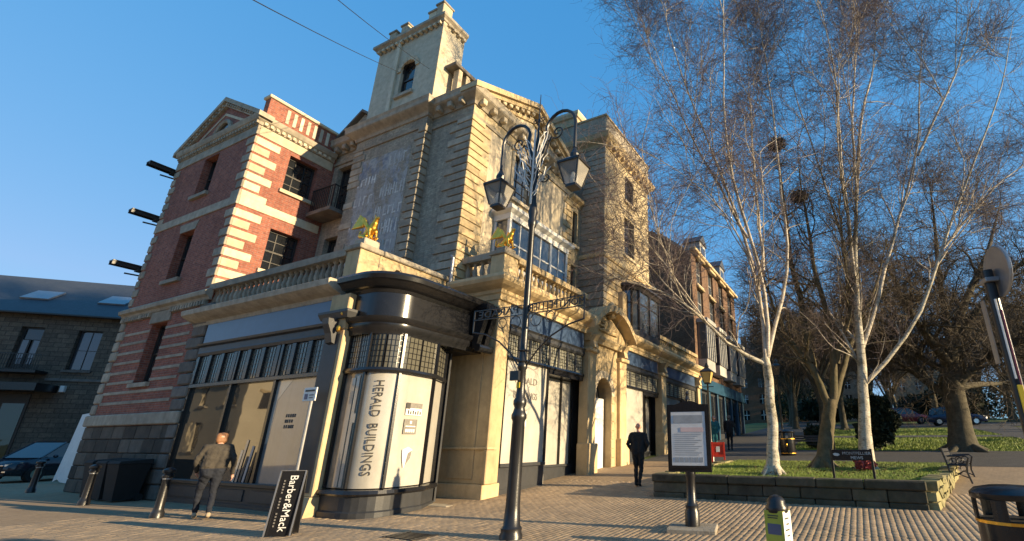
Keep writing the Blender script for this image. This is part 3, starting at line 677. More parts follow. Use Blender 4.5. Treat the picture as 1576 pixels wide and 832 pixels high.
# --- stone pilaster between shopfront and bay
PX0, PX1 = -11.42, -10.72
pbox(cb, 'pilaster', 'sandstone', PX0, PX1, YL - .2, YL + .3, .42, 4.1, .02)
MB().hexa([(PX0 - .06, YL - .36, 0), (PX1 + .05, YL - .36, 0), (PX1 + .05, YL + .25, 0), (PX0 - .06, YL + .25, 0)], [(PX0 - .02, YL - .25, .42), (PX1 + .02, YL - .25, .42), (PX1 + .02, YL + .25, .42), (PX0 - .02, YL + .25, .42)]).build('pilaster_base', 'sandstone', cb)
pbox(cb, 'pilaster_face', 'charcoal_paint', PX0 + .03, PX1 - .12, YL - .215, YL - .19, .5, 4.0, .004)
pbox(cb, 'pilaster_block', 'sandstone', PX0 + .0, PX1 - .0, YL - .22, YL + .25, 4.1, 5.0, .02)
MB().sweep([(PX0 - .1, YL + .2), (PX0 - .1, YL - .22), (PX1 + .08, YL - .22), (PX1 + .08, YL + .2)], [(-.05, 4.36), (.06, 4.36), (.12, 4.5), (.12, 4.56), (-.05, 4.56)]).build('capital', 'charcoal_paint', cb)
br = MB(); xs_ = (PX0 + PX1) / 2
br.prism([(xs_ - .12, YL - .22, 3.75), (xs_ - .12, YL - .30, 3.78), (xs_ - .12, YL - .36, 4.0), (xs_ - .12, YL - .46, 4.2), (xs_ - .12, YL - .48, 4.34), (xs_ - .12, YL - .22, 4.34)], (.24, 0, 0)); br.build('console_bracket', 'charcoal_paint', cb)
for q_ in ((PX1 - .1, YL - .28, 4.1, .06), (PX1 - .03, YL - .3, 4.48, .05)): MB().ball(q_[:3], q_[3], 8, 6, (1, .7, 1.4)).build('gilt_boss', 'gilding', cb)
# --- curved black bay
zb = .06
bay = [(PX1, YL + .02), (-10.05, YL + .02)] + arc(-10.05, YL + .66, .64, -90, 0, 8)[1:] + [(-9.5, 8.65), (-9.98, 9.45)]
ent = [(PX1 - .35, YL - .02), (-10.25, YL - .02)] + arc(-10.25, YL + .68, .70, -90, 0, 10)[1:] + [(-9.56, 10.26)]
MB().sweep(bay, [(-.25, -.05), (.1, -.05), (.1, .14), (.06, .17), (.06, .46), (-.25, .46)]).build('stall_riser', 'charcoal_paint', cb)
MB().sweep(bay, [(-.2, .463), (.12, .463), (.15, .5), (.13, .57), (-.2, .6)]).build('shop_sill', 'black_paint', cb)
BL = plen(bay); cuts = [.03, .72, 1.50, 2.62, BL - .03]
kinds = ('curtain', 'ivory_vinyl', 'ivory_vinyl', 'ivory_vinyl')
panes = []
for i in range(4):
    pp = sub(bay, cuts[i], cuts[i + 1], 8)
    panes.append(MB().sweep(pp, [(-.045, .6), (-.03, .6), (-.03, 3.06), (-.045, 3.06)]).build('pane', kinds[i], cb, smooth=True))
    k = 2 if i < 3 else 1
    for j in range(k):
        a = cuts[i] + (cuts[i + 1] - cuts[i]) * j / k; b_ = cuts[i] + (cuts[i + 1] - cuts[i]) * (j + 1) / k
        leaded(cb, sub(bay, a + .02, b_ - .02, 4), 3.17, 3.95, 'leaded_glass' if i else 'pale_leaded_glass', 4, 6, -.02)
panes[0]['label'] = 'window pane with tall cream curtain strips behind it'
MB().box(-10.45, -10.3, YL + .03, YL + .045, .62, 2.95).build('curtain_strip', 'ivory_vinyl', panes[0]); MB().box(-10.26, -10.16, YL + .03, YL + .045, .62, 3.0).build('curtain_strip', 'ivory_vinyl', panes[0])
pbox(panes[0], 'door_notice', 'ivory_vinyl', -10.2, -9.98, YL + .028, YL + .036, 1.95, 2.15, 0)
for c in cuts:
    p, n, t = at(bay, c); MB().bar((p.x - n.x * .01, p.y - n.y * .01, .6), (p.x - n.x * .01, p.y - n.y * .01, 3.98), .055, .1, up=(n.x, n.y, 0)).build('mullion', 'black_paint', cb)
MB().sweep(bay, [(-.1, 3.06), (.05, 3.06), (.07, 3.11), (.05, 3.17), (-.1, 3.17)]).build('transom', 'black_paint', cb, smooth=True)
MB().sweep(ent, [(-.3, 3.95), (.04, 3.95), (.06, 4.05), (.1, 4.1), (.1, 4.22), (.18, 4.28), (.2, 4.36), (.05, 4.4), (-.3, 4.4)]).build('architrave', 'black_paint', cb, smooth=True)
MB().sweep(ent, [(-.3, 4.4), (.03, 4.4), (.03, 4.98), (-.3, 4.98)]).build('fascia_board', 'black_paint', cb, smooth=True)
MB().sweep(ent, [(-.3, 4.98), (.04, 4.98), (.08, 5.06), (.2, 5.1), (.28, 5.2), (.36, 5.24), (.38, 5.34), (.34, 5.41), (.2, 5.45), (-.3, 5.47)]).build('cornice', 'black_paint', cb, smooth=True)
q = MB(); q.add([(p[0], p[1], 3.96) for p in ent] + [(-10.9, 10.26, 3.96), (-10.9, YL + .1, 3.96)], [tuple(range(len(ent) + 2))]); q.build('soffit', 'charcoal_paint', cb)
q = MB(); q.add([(p[0] , p[1], 5.468) for p in ent] + [(-10.93, 10.26, 5.468), (-10.93, YL + .1, 5.468)], [tuple(range(len(ent) + 2))]); q.build('bay_roof', 'lead', cb)
# scroll bracket carrying the end of the cornice
q = MB(); q.prism([(-9.4, 9.75, 4.0), (-9.25, 9.75, 4.02), (-9.2, 9.75, 4.3), (-9.05, 9.75, 4.8), (-8.98, 9.75, 5.1), (-9.5, 9.75, 5.1)], (0, .16, 0))
q.prism([(-9.4, 10.05, 4.0), (-9.25, 10.05, 4.02), (-9.2, 10.05, 4.3), (-9.05, 10.05, 4.8), (-8.98, 10.05, 5.1), (-9.5, 10.05, 5.1)], (0, .16, 0))
q.box(-9.5, -8.92, 9.68, 10.25, 5.1, 5.25); q.tube([(-9.16, 9.7, 4.02), (-9.16, 10.24, 4.02)], .11, 10); q.build('console_bracket', 'black_paint', cb)
# bay lettering
sH = (cuts[1] + cuts[2]) / 2; p, n, t = at(bay, sH); pH = p + n * -.018
text(panes[1], 'HERALD  BUILDINGS', 'ink', .25, (pH.x, pH.y, 1.87), basis((0, 0, -1), (t.x, t.y, 0)), depth=.003, sx=.88)
s3 = (cuts[2] + cuts[3]) / 2 - .05; p, n, t = at(bay, s3); R3 = basis((t.x, t.y, 0), (0, 0, 1)); n3 = Vector((n.x, n.y, 0)); t3 = Vector((t.x, t.y, 0)); c3 = Vector((p.x, p.y, 0)) + n3 * -.004
def chip(m, name, u0, u1, z0, z1, d=0.0, parent=None):
    a = c3 + t3 * u0 + n3 * d; b_ = c3 + t3 * u1 + n3 * d
    return MB().prism([(a.x, a.y, z0), (b_.x, b_.y, z0), (b_.x, b_.y, z1), (a.x, a.y, z1)], tuple(n3 * .003)).build(name, m, parent or panes[2])
s1 = chip('white_letter', 'agent_sticker', -.2, .3, 2.14, 2.42); chip('ink', 'sticker_block', -.2, -.08, 2.28, 2.42, .004, s1); chip('faded_ink', 'sticker_band', -.08, .3, 2.3, 2.42, .004, s1)
[chip('ink', 'sticker_print', -.14 + k * .075, -.1 + k * .075, 2.16, 2.25 - (k % 2) * .02, .004, s1) for k in range(6)]
s2 = chip('faded_ink', 'agent_sticker', -.2, .2, 1.72, 2.05); [chip('white_letter', 'sticker_print', -.14 + k * .06, -.1 + k * .06, 1.76, 1.83, .004, s2) for k in range(5)]; chip('white_letter', 'sticker_mark', -.03, .03, 1.95, 2.01, .004, s2); chip('white_letter', 'sticker_rule', -.15, .15, 1.88, 1.9, .004, s2)
q = MB(); a = [c3 + t3 * u + n3 * d + Vector((0, 0, z)) for u, z, d in ((-.14, 1.38, .002), (.02, 1.44, .002), (.16, 1.38, .002), (.14, 1.2, .002), (.02, 1.06, .002), (-.05, .98, .002), (-.12, 1.2, .002))]
q.prism([tuple(v) for v in a], tuple(n3 * .003)); q.build('leaf_emblem', 'white_letter', panes[2])
a = [c3 + t3 * u + n3 * .006 + Vector((0, 0, z)) for u, z in ((.03, 1.3), (.15, 1.36), (.13, 1.2), (-.02, 1.02))]; MB().prism([tuple(v) for v in a], tuple(n3 * .002)).build('emblem_shade', 'faded_ink', panes[2])
# recessed doorway
MB().box(-10.9, -10.85, 9.2, 10.2, .02, 3.95).box(-10.85, -10.0, 9.6, 9.66, .02, 3.9).build('shop_door', 'charcoal_paint', cb)
pbox(cb, 'doorstep', 'pale_stone', -10.85, -9.05, 9.1, 10.27, -.02, .1, .02)
# plain dark core of the shop storey and lower main block, so that no light leaks
MB().box(-18.2, -10.95, 7.45, 10.0, 0, 5.28).build('shop_core', 'charcoal_paint', cb)
#@@RIGHT

# --- right front (faces +X): corner pier, shop bays, arched entrance
XR = -9.0
def gx(y): return gz(XR + .3, y)
pb0 = .0
pbox(cb, 'corner_pier', 'sandstone', -10.75, XR - .05, 10.28, 10.86, .5, 5.62, .015)
pbox(cb, 'pier_plinth', 'sandstone', -10.8, XR, 10.22, 10.9, -.1, .5, .02)
pbox(cb, 'pier_panel', 'sandstone', -10.35, -9.42, 10.255, 10.285, .62, 5.3, .012)
pbox(cb, 'pier_strip', 'sandstone', XR - .06, XR + .04, 10.24, 10.55, 1.35, 5.35, .02); pbox(cb, 'pier_strip_base', 'sandstone', XR - .06, XR + .08, 10.2, 10.6, .5, 1.35, .02)
pbox(cb, 'pier_ledge', 'sandstone', -10.78, XR + .07, 10.21, 10.6, 1.36, 1.42, .01)
rpath = [(-10.75, 10.28), (XR, 10.28), (XR, 15.4)]
MB().sweep(rpath, [(-.3, 5.55), (.03, 5.55), (.05, 5.7), (.1, 5.74), (.1, 5.84), (.3, 5.92), (.42, 6.0), (.46, 6.1), (.44, 6.2), (-.3, 6.2)]).build('cornice', 'sandstone', cb)
rpath2 = [(XR, 18.75), (XR, 29.75)]
MB().sweep(rpath2, [(-.3, 5.55), (.03, 5.55), (.05, 5.7), (.1, 5.74), (.1, 5.84), (.3, 5.92), (.42, 6.0), (.46, 6.1), (.44, 6.2), (-.3, 6.2)]).build('cornice', 'sandstone', cb)
MB().box(-10.75, XR - .02, 10.5, 15.4, 6.05, 6.19).build('balcony_deck', 'lead', cb)
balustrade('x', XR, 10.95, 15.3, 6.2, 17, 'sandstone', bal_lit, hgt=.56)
balustrade('y', 10.3, -10.7, -9.5, 6.2, 4, 'weathered_shaded_stone', bal, hgt=.56)
pbox(cb, 'pedestal', 'sandstone', -9.5, XR + .03, 10.27, 10.93, 6.2, 7.0, .015); pbox(cb, 'pedestal_cap', 'weathered_shaded_stone', -9.56, XR + .09, 10.21, 10.99, 7.0, 7.13, .02)
pbox(cb, 'pedestal_block', 'weathered_shaded_stone', -9.45, -9.02, 10.36, 10.86, 7.13, 7.3, .03)
def shopbay(y0, y1, door0, door1, mats, nl, sill=.98):
    X = XR - .1; z0 = gx((y0 + y1) / 2) - .35
    def riser(a, b_):
        o = MB().box(X - .2, X, a, b_, z0, sill - .1).box(X, X + .04, a, b_, z0, gx(a) + .14).build('stall_riser', 'charcoal_paint', cb)
        pbox(cb, 'shop_sill', 'charcoal_paint', X - .1, X + .07, a, b_, sill - .1, sill, .012); return o
    if door0 is None: riser(y0, y1); segs = [(y0, y1)]
    else:
        if door0 - y0 > .1: riser(y0, door0)
        segs = [(y0, door0)]
    for k, (a, b_) in enumerate(segs):
        MB().box(X - .045, X - .03, a, b_, sill, 3.88).build('pane', mats[0], cb)
        for y in (a, b_): MB().box(X - .06, X + .03, y - .035, y + .035, sill, 3.88).build('mullion', 'black_paint', cb)
    if door0 is not None:       # set back display panel beside the door
        Xb = X - .45
        o = MB().box(Xb - .2, Xb, door0, y1, z0, sill - .22).build('stall_riser', 'charcoal_paint', cb); pbox(cb, 'shop_sill', 'charcoal_paint', Xb - .1, Xb + .05, door0, y1, sill - .22, sill - .14, .01)
        MB().box(Xb - .045, Xb - .03, door0 + .3, door1, sill - .14, 3.7).build('pane', mats[1], cb); MB().box(Xb - .045, Xb - .03, door1 + .07, y1, sill - .14, 3.7).build('pane', mats[0], cb)
        for y in (door0 + .3, door1, y1 - .04): MB().box(Xb - .06, Xb + .03, y - .04, y + .04, sill - .14, 3.75).build('mullion', 'black_paint', cb)
        MB().box(Xb - .05, X - .03, door0 + .02, door0 + .06, z0, 3.85).build('return_panel', mats[0], cb)
        MB().box(Xb, X + .02, door0, y1, 3.72, 3.9).build('door_head', 'black_paint', cb)
    MB().sweep([(X, y0), (X, y1)], [(-.1, 3.88), (.05, 3.88), (.07, 3.93), (.05, 3.99), (-.1, 3.99)]).build('transom', 'black_paint', cb)
    for i in range(nl):
        a = y0 + (y1 - y0) * i / nl; b_ = y0 + (y1 - y0) * (i + 1) / nl
        leaded(cb, [(X, a + .05), (X, b_ - .05)], 3.99, 4.66, 'pale_leaded_glass', 4, 6, -.02)
        pbox(cb, 'light_mullion', 'charcoal_paint', X - .08, X + .02, a - .05, a + .05, 3.992, 4.658, .01)
    MB().sweep([(X, y0), (X, y1)], [(-.1, 4.66), (.04, 4.66), (.08, 4.74), (.07, 4.86), (.13, 4.92), (-.1, 4.94)]).build('architrave', 'charcoal_paint', cb)
    pbox(cb, 'fascia_board', 'sky_tinted_paint', X - .08, X + .02, y0, y1, 4.945, 5.545, .006)
shopbay(10.9, 15.3, 13.05, 14.55, ('ivory_vinyl', 'ivory_vinyl'), 8)
shopbay(18.85, 22.85, 21.0, 22.2, ('ivory_vinyl', 'curtain'), 6, 1.3)
shopbay(23.95, 29.2, 26.4, 28.2, ('grey_vinyl', 'curtain'), 8, 1.6)
text(cb, 'HERALD', 'faded_ink', .3, (XR - .118, 11.95, 3.35), RX); text(cb, 'BUILDINGS', 'faded_ink', .3, (XR - .118, 11.95, 2.9), RX, sx=.8)
chip2 = MB().box(XR - .128, XR - .12, 11.65, 12.05, 2.0, 2.45).build('leaf_emblem', 'faded_white', cb)
def pilaster(y0, y1, out=.1, m='sandstone'):
    zg = gx(y0)
    pbox(cb, 'pilaster', m, XR - .3, XR + out, y0, y1, zg - .3, 5.0, .02)
    pbox(cb, 'pilaster_base', m, XR - .3, XR + out + .1, y0 - .07, y1 + .07, zg - .3, zg + 1.05, .03)
    pbox(cb, 'pilaster_cap', m, XR - .3, XR + out + .12, y0 - .06, y1 + .06, 4.86, 5.02, .03)
    q = MB(); ym = (y0 + y1) / 2; q.prism([(XR + out, ym - .16, 5.02), (XR + out + .16, ym - .16, 5.05), (XR + out + .1, ym - .16, 5.3), (XR + out + .25, ym - .16, 5.54), (XR - .2, ym - .16, 5.54), (XR - .2, ym - .16, 5.02)], (0, .32, 0)); q.build('console_bracket', m, cb)
for a, b_ in ((15.38, 15.98), (18.08, 18.72), (22.95, 23.6), (29.25, 29.7)): pilaster(a, b_)
# arched entrance
AY0, AY1, AZ = 16.2, 17.55, 3.35; AC = (AY0 + AY1) / 2; AR = (AY1 - AY0) / 2
q = MB(); X = XR - .05
for s in (0, 1):
    u = (15.98, AY0) if s == 0 else (AY1, 18.08)
    q.add([(X, u[0], 0), (X, u[1], 0), (X, u[1], AZ), (X, u[0], AZ)], [(0, 1, 2, 3)])
n = 12; arcpts = [(AC - AR * cos(pi * k / n), AZ + AR * sin(pi * k / n)) for k in range(n + 1)]
left = [(15.98, AZ)] + arcpts[:n // 2 + 1] + [(AC, 5.6), (15.98, 5.6)]; right = arcpts[n // 2:] + [(18.08, AZ), (18.08, 5.6), (AC, 5.6)]
for poly in (left, right): q.add([(X, a, b_) for a, b_ in poly], [tuple(range(len(poly)))])
for a, b_ in zip([(AY0, 0)] + arcpts, arcpts + [(AY1, 0)]): q.add([(X, a[0], a[1]), (X, b_[0], b_[1]), (X - .9, b_[0], b_[1]), (X - .9, a[0], a[1])], [(0, 1, 2, 3)])
q.build('entrance_wall', 'sandstone', cb)
for k in range(9):      # jamb blocks and voussoirs
    for s, y in ((-1, AY0), (1, AY1)):
        z = .3 + k * .345
        pbox(cb, 'jamb_block', 'sandstone', X - .3, X + .03, *((y - .24, y - .004) if s < 0 else (y + .004, y + .24)), z, z + .325, .015)
for k in range(11):
    a0, a1 = pi * k / 11 + .015, pi * (k + 1) / 11 - .015
    MB().prism([(X - .1, AC - r * cos(a), AZ + r * sin(a)) for r, a in ((AR + .004, a0), (AR + .3, a0), (AR + .3, a1), (AR + .004, a1))], (.14, 0, 0)).build('voussoir', 'pale_stone', cb)
MB().box(X - .75, X - .7, AY0, AY1, .2, 4.1).build('entrance_screen', 'dark_timber', cb)
hb = MB().box(X - .35, X - .3, AY0 + .02, AY1 - .1, .5, 3.25).build('hoarding_board', 'white_paint', cb)
# hooded pediment over the entrance: two curved scroll halves
for s in (-1, 1):
    yc = 17.05; q = MB(); prof = []
    for k in range(11):
        t = k / 10; y = yc + s * (.18 + 1.75 * (1 - t)); z = 5.72 + 1.0 * sin(t * pi / 2)
        prof.append((y, z))
    for (y0_, z0_), (y1_, z1_) in zip(prof[:-1], prof[1:]):
        q.hexa([(XR - .3, y0_, z0_), (XR + .5, y0_, z0_), (XR + .5, y0_, z0_ + .26), (XR - .3, y0_, z0_ + .26)], [(XR - .3, y1_, z1_), (XR + .5, y1_, z1_), (XR + .5, y1_, z1_ + .26), (XR - .3, y1_, z1_ + .26)])
    q.tube([(XR - .1, yc + s * .2, 6.82), (XR + .55, yc + s * .2, 6.82)], .17, 12); q.build('scroll_pediment', 'sandstone', cb)
MB().add([(XR + .02, 15.3, 5.56), (XR + .02, 18.8, 5.56), (XR + .02, 18.8, 5.9), (XR + .02, 17.05, 6.7), (XR + .02, 15.3, 5.9)], [(0, 1, 2, 3, 4)]).build('pediment_field', 'sandstone', cb)
q = MB(); q.lathe([(.12, 0), (.2, .1), (.1, .2), (.22, .45), (.18, .6), (.05, .75)], (XR + .2, 17.05, 6.5), 10); q.build('pediment_urn', 'sandstone', cb, smooth=True)
q = MB()
for k in range(9):
    a = pi * k / 8; q.tube([(XR + .06, 17.05, 5.9), (XR + .1, 17.05 - .5 * cos(a), 5.95 + .45 * sin(a)), (XR + .06, 17.05 - .8 * cos(a), 5.9 + .5 * sin(a))], [.06, .09, .03], 6)
q.build('carved_spray', 'sandstone', cb)
MB().sweep([(XR, 15.35), (XR, 18.78)], [(-.3, 5.3), (.1, 5.3), (.14, 5.42), (.2, 5.5), (.2, 5.58), (-.3, 5.58)]).build('entrance_cornice', 'sandstone', cb)
# second balustraded parapet
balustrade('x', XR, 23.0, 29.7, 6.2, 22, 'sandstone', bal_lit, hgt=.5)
MB().box(-10.9, XR - .25, 18.8, 29.7, 6.0, 6.19).build('flat_roof', 'lead', cb)
MB().box(-14, XR - .62, 10.92, 29.7, -.2, 6.0).build('shop_core', 'charcoal_paint', cb)

# --- main pedimented block
XM, YM, YE = -10.7, 10.0, 16.6
RW = (-17.95, -17.0, 10.05, 12.3); RW2 = (-17.85, -17.05, 7.3, 9.1)
mb = MB(); wall(mb, 'y', YM, -18.25, -16.6, 5, 13.3, [RW, RW2], .25); mb.build('recess_wall', 'shaded_grimy_brick', cb)
mb = MB(); wall(mb, 'y', YM, -12.7, XM, 5, 13.3); mb.build('wall', 'shaded_grimy_brick', cb)
YBR = 9.74
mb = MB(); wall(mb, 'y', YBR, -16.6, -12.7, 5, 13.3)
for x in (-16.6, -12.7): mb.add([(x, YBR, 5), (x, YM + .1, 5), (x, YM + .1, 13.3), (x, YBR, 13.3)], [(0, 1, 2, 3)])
mb.build('chimney_breast', 'shaded_grimy_brick', cb)
MB().box(-16.05, -13.32, YBR - .006, YBR + .02, 6.3, 11.9).build('ghost_sign', 'flaking_sign_paint', cb)['label'] = 'faded painted wall sign, blue and white flaking paint'
gsign = bpy.data.objects['ghost_sign']
rr = random.Random(8)
for r, (z, h, x0, x1) in enumerate(((11.3, .5, -14.4, -13.4), (10.75, .36, -16.0, -15.0), (10.0, .5, -14.6, -13.4), (9.9, .45, -16.0, -15.1), (9.2, .42, -14.7, -13.4), (8.9, .5, -16.0, -15.2), (8.45, .55, -15.3, -13.4), (7.75, .5, -15.2, -13.4), (7.7, .5, -16.0, -15.4), (7.05, .5, -14.9, -13.4))):
    x = x0; q = MB()
    while x < x1 - .05:      # remnants of painted capitals: uprights, bars and bowls, too worn to read
        k = rr.choice('IHOLTIEI'); w = .2
        if k != 'O': q.box(x, x + .055, YBR - .012, YBR - .005, z, z + h * rr.uniform(.75, 1))
        if k == 'H': q.box(x + .055, x + .15, YBR - .012, YBR - .005, z + h * .4, z + h * .5); q.box(x + .15, x + .2, YBR - .012, YBR - .005, z, z + h)
        if k == 'L': q.box(x + .055, x + .18, YBR - .012, YBR - .005, z, z + .06)
        if k in 'TE': q.box(x + .055, x + .17, YBR - .012, YBR - .005, z + h * .72, z + h * .84)
        if k == 'O': q.tube([(x + .1 + .08 * cos(a), YBR - .01, z + h / 2 + h * .42 * sin(a)) for a in np.linspace(0, 2 * pi, 10)[:-1]], .025, 4, closed=True); w = .25
        if k == 'I': w = .12
        x += w + rr.uniform(.02, .1)
    q.build('faded_letters', 'faded_white', gsign)
MWD = (12.35, 13.55, 10.42, 12.3); SWD = (16.72, 17.14, 10.2, 11.9); LWD = (16.72, 17.14, 7.6, 9.2)
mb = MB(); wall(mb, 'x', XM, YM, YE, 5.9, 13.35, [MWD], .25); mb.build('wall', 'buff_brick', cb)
mb = MB(); wall(mb, 'x', XM - .02, YE, 17.4, 5.9, 12.3, [SWD, LWD], .25); mb.build('link_wall', 'buff_brick', cb); MB().sweep([(XM - .02, YE - .3), (XM - .02, 17.36)], [(-.2, 12.2), (.05, 12.2), (.1, 12.32), (.28, 12.42), (.3, 12.55), (-.2, 12.58)]).build('link_cornice', 'sandstone', cb)
for y0, y1, z0, z1 in ((10.95, 12.15, 6.6, 12.6), (13.75, 16.2, 9.9, 12.4), (12.15, 13.75, 9.4, 10.2)): MB().box(XM - .01, XM + .006, y0, y1, z0, z1).build('streaked_patch', 'streaked_render', cb)
window(cb, 'x', XM, *MWD, inset=.15, cols=3, rows=4, fm='dark_timber', gm='sky_glass', sill='pale_stone', arch=.35)
for a, b_ in ((MWD[0] - .16, MWD[0]), (MWD[1], MWD[1] + .16)): pbox(cb, 'window_surround', 'pale_stone', XM - .02, XM + .05, a, b_, MWD[2], MWD[3] + .1, .01)
pbox(cb, 'window_hood', 'pale_stone', XM - .02, XM + .1, MWD[0] - .25, MWD[1] + .25, MWD[3] + .1, MWD[3] + .3, .02)
window(cb, 'x', XM, *SWD, cols=1, rows=2, sill='pale_stone'); window(cb, 'x', XM, *LWD, cols=1, rows=2, sill='pale_stone')
window(cb, 'y', YM, *RW, inset=.2, cols=2, rows=3, sill=None); window(cb, 'y', YM, *RW2, inset=.2, cols=2, rows=2)
bc = MB().box(-18.2, -16.75, 9.3, 9.99, 9.85, 10.0).build('balcony', 'sooty_stone', cb); q = MB()
for k in range(12): q.bar((-18.1 + k * .115, 9.36, 10.0), (-18.1 + k * .115, 9.36, 10.95), .022)
q.bar((-18.15, 9.36, 10.95), (-16.8, 9.36, 10.95), .04); q.bar((-16.8, 9.36, 10.0), (-16.8, 9.36, 10.97), .04); q.bar((-16.8, 9.36, 10.95), (-16.8, 9.98, 10.95), .04)
for k in range(4): q.bar((-16.8, 9.5 + k * .13, 10), (-16.8, 9.5 + k * .13, 10.95), .022)
q.build('railing', 'cast_iron', bc)
# rusticated quoins: thick blocks with open joints
for i in range(21):
    z = 6.45 + i * .292; w = .92 if i % 2 else .6
    if z > 12.4: break
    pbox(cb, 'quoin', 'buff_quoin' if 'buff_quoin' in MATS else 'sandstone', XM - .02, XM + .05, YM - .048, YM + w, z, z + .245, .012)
    pbox(cb, 'quoin', 'weathered_shaded_stone', XM - w - .1, XM - .022, YM - .05, YM + .1, z, z + .245, .012)  # same corner quoins, in duller stone on the shaded front
    w2 = .5 if i % 2 else .34
    pbox(cb, 'quoin', 'weathered_shaded_stone', -12.7 - w2, -12.65, YBR - .055, YM, z, z + .245, .012)
    pbox(cb, 'quoin', 'sandstone', XM - .02, XM + .05, YE - w * .8, YE + .01, z, z + .245, .012)
    if z > 10.9 or i % 3 == 0: pbox(cb, 'quoin', 'weathered_shaded_stone', -16.62, -16.6 + w2 + .2, YBR - .03, YM, z, z + .245, .012)
    if not (SWD[2] - .3 < z < SWD[3]) and not (LWD[2] - .3 < z < LWD[3]): pass
fr = [(-18.25, YM), (-16.6, YM), (-16.6, YBR), (-12.7, YBR), (-12.7, YM), (XM, YM), (XM, YE)]
MB().sweep(fr, [(0, 12.46), (.05, 12.46), (.07, 12.56), (0, 12.6)]).build('frieze_moulding', 'weathered_shaded_stone', cb)
MB().sweep(fr, [(0, 12.95), (.05, 12.95), (.08, 13.06), (.12, 13.1), (.32, 13.22), (.36, 13.26), (.37, 13.4), (.41, 13.5), (0, 13.54)]).build('cornice', 'weathered_shaded_stone', cb)
for i in range(12):
    y = YM + .12 + i * .555; pbox(cb, 'modillion', 'pale_stone', XM + .08, XM + .31, y, y + .2, 12.97, 13.2, .025)
for x in (-11.0, -11.55, -12.1, -12.62): pbox(cb, 'modillion', 'weathered_shaded_stone', x - .2, x, YM - .31, YM - .08, 12.97, 13.2, .025)
for x in (-16.85, -17.35, -17.85): pbox(cb, 'modillion', 'weathered_shaded_stone', x - .2, x, YM - .31, YM - .08, 12.97, 13.2, .025)
YC, AP = 13.3, 14.9
for s in (-1, 1):
    e = YC + s * 3.7
    rake(cb, 'raking_cornice', 'sandstone', 'x', XM, e, 13.3, YC, AP + .1, .2, -.35, .42)
    rake(cb, 'raking_fascia', 'sandstone', 'x', XM, e - s * .35, 13.3, YC, AP - .1, .17, -.1, .3)
    rake(cb, 'raking_band', 'sandstone', 'x', XM, e - s * 1.2, 13.5, YC, AP - .5, .12, -.05, .06)
    for k in range(9):
        t = (k + .6) / 9.4; y = YC + s * 3.3 * (1 - t); z = 13.35 + (AP - .1 - 13.35) * t
        pbox(cb, 'modillion', 'pale_stone', XM + .06, XM + .26, y - .1, y + .1, z - .13, z + .08, .025)
MB().prism([(XM - .02, YC - 3.4, 13.5), (XM - .02, YC + 3.4, 13.5), (XM - .02, YC, AP)], (-.2, 0, 0)).build('tympanum', 'cream_render_block', cb)
MB().add([(XM + .1, YC - 3.4, 13.5), (XM + .1, YC, AP + .2), (-16.5, YC, AP + .2), (-16.5, YC - 3.4, 13.5), (XM + .1, YC + 3.6, 13.45), (-16.5, YC + 3.6, 13.45)], [(0, 1, 2, 3), (1, 4, 5, 2)]).build('roof', 'slate', cb)
# small gable over the recess, attic wall, chimneys
MB().prism([(-18.3, YM - .05, 13.6), (-15.4, YM - .05, 13.6), (-16.85, YM - .05, 14.62)], (0, 3, 0)).build('small_gable', 'shaded_grimy_brick', cb)
for s in (-1, 1): rake(cb, 'raking_coping', 'sooty_stone', 'y', YM, -16.85 + s * 1.6, 13.58, -16.85, 14.66, .1, -.5, .22)
ch = MB(); CW = (-14.7, -13.88, 14.55, 16.15); CX0, CX1, CY0, CY1 = -16.35, -12.62, 9.74, 10.85
wall(ch, 'y', CY0, CX0, CX1, 13.55, 17.45, [CW], .2); ch.add([(CX1, CY0, 13.5), (CX1, CY1, 13.5), (CX1, CY1, 17.45), (CX1, CY0, 17.45)], [(0, 1, 2, 3)]); ch.add([(CX0, CY0, 13.5), (CX0, CY1, 13.5), (CX0, CY1, 17.45), (CX0, CY0, 17.45)], [(0, 1, 2, 3)])
ch.add([(CX0, CY1, 13.5), (CX1, CY1, 13.5), (CX1, CY1, 17.45), (CX0, CY1, 17.45)], [(0, 1, 2, 3)])
chim = ch.build('chimney_stack', 'pale_brick', cb)
pbox(chim, 'pier', 'pale_brick', -15.15, -14.95, CY0 - .09, CY0, 13.6, 17.4, .01)
pbox(chim, 'corner_strip', 'pale_stone', CX1 - .02, CX1 + .06, CY0 - .06, CY0 + .2, 13.6, 17.4, .01)
MB().sweep([(CX0, CY1), (CX0, CY0), (CX1, CY0), (CX1, CY1)], [(-.1, 17.4), (.1, 17.4), (.12, 17.48), (.22, 17.56), (.22, 17.68), (-.1, 17.7)]).build('cap_cornice', 'weathered_shaded_stone', chim)
for i in range(14): pbox(chim, 'dentil', 'pale_stone', CX0 + .05 + i * .27, CX0 + .17 + i * .27, CY0 - .16, CY0 - .02, 17.28, 17.4, .008)
for i in range(4): pbox(chim, 'dentil', 'pale_stone', CX1 + .02, CX1 + .16, CY0 + .12 + i * .27, CY0 + .24 + i * .27, 17.28, 17.4, .008)
for x, h in ((-15.55, .3), (-14.85, .38), (-13.25, .32), (-12.85, .55)):
    pbox(chim, 'chimney_pot', 'pale_stone', x - .2, x + .2, 9.62, 10.1, 17.7, 17.85 + h, .02); pbox(chim, 'pot_rim', 'weathered_shaded_stone', x - .24, x + .24, 9.58, 10.14, 17.85 + h - .06, 17.85 + h + .03, .01)
w = window(cb, 'y', CY0, *CW, inset=.12, cols=1, rows=2, arch=.4, sill='weathered_shaded_stone'); w.parent = cb
q = MB(); c = (CW[0] + CW[1]) / 2
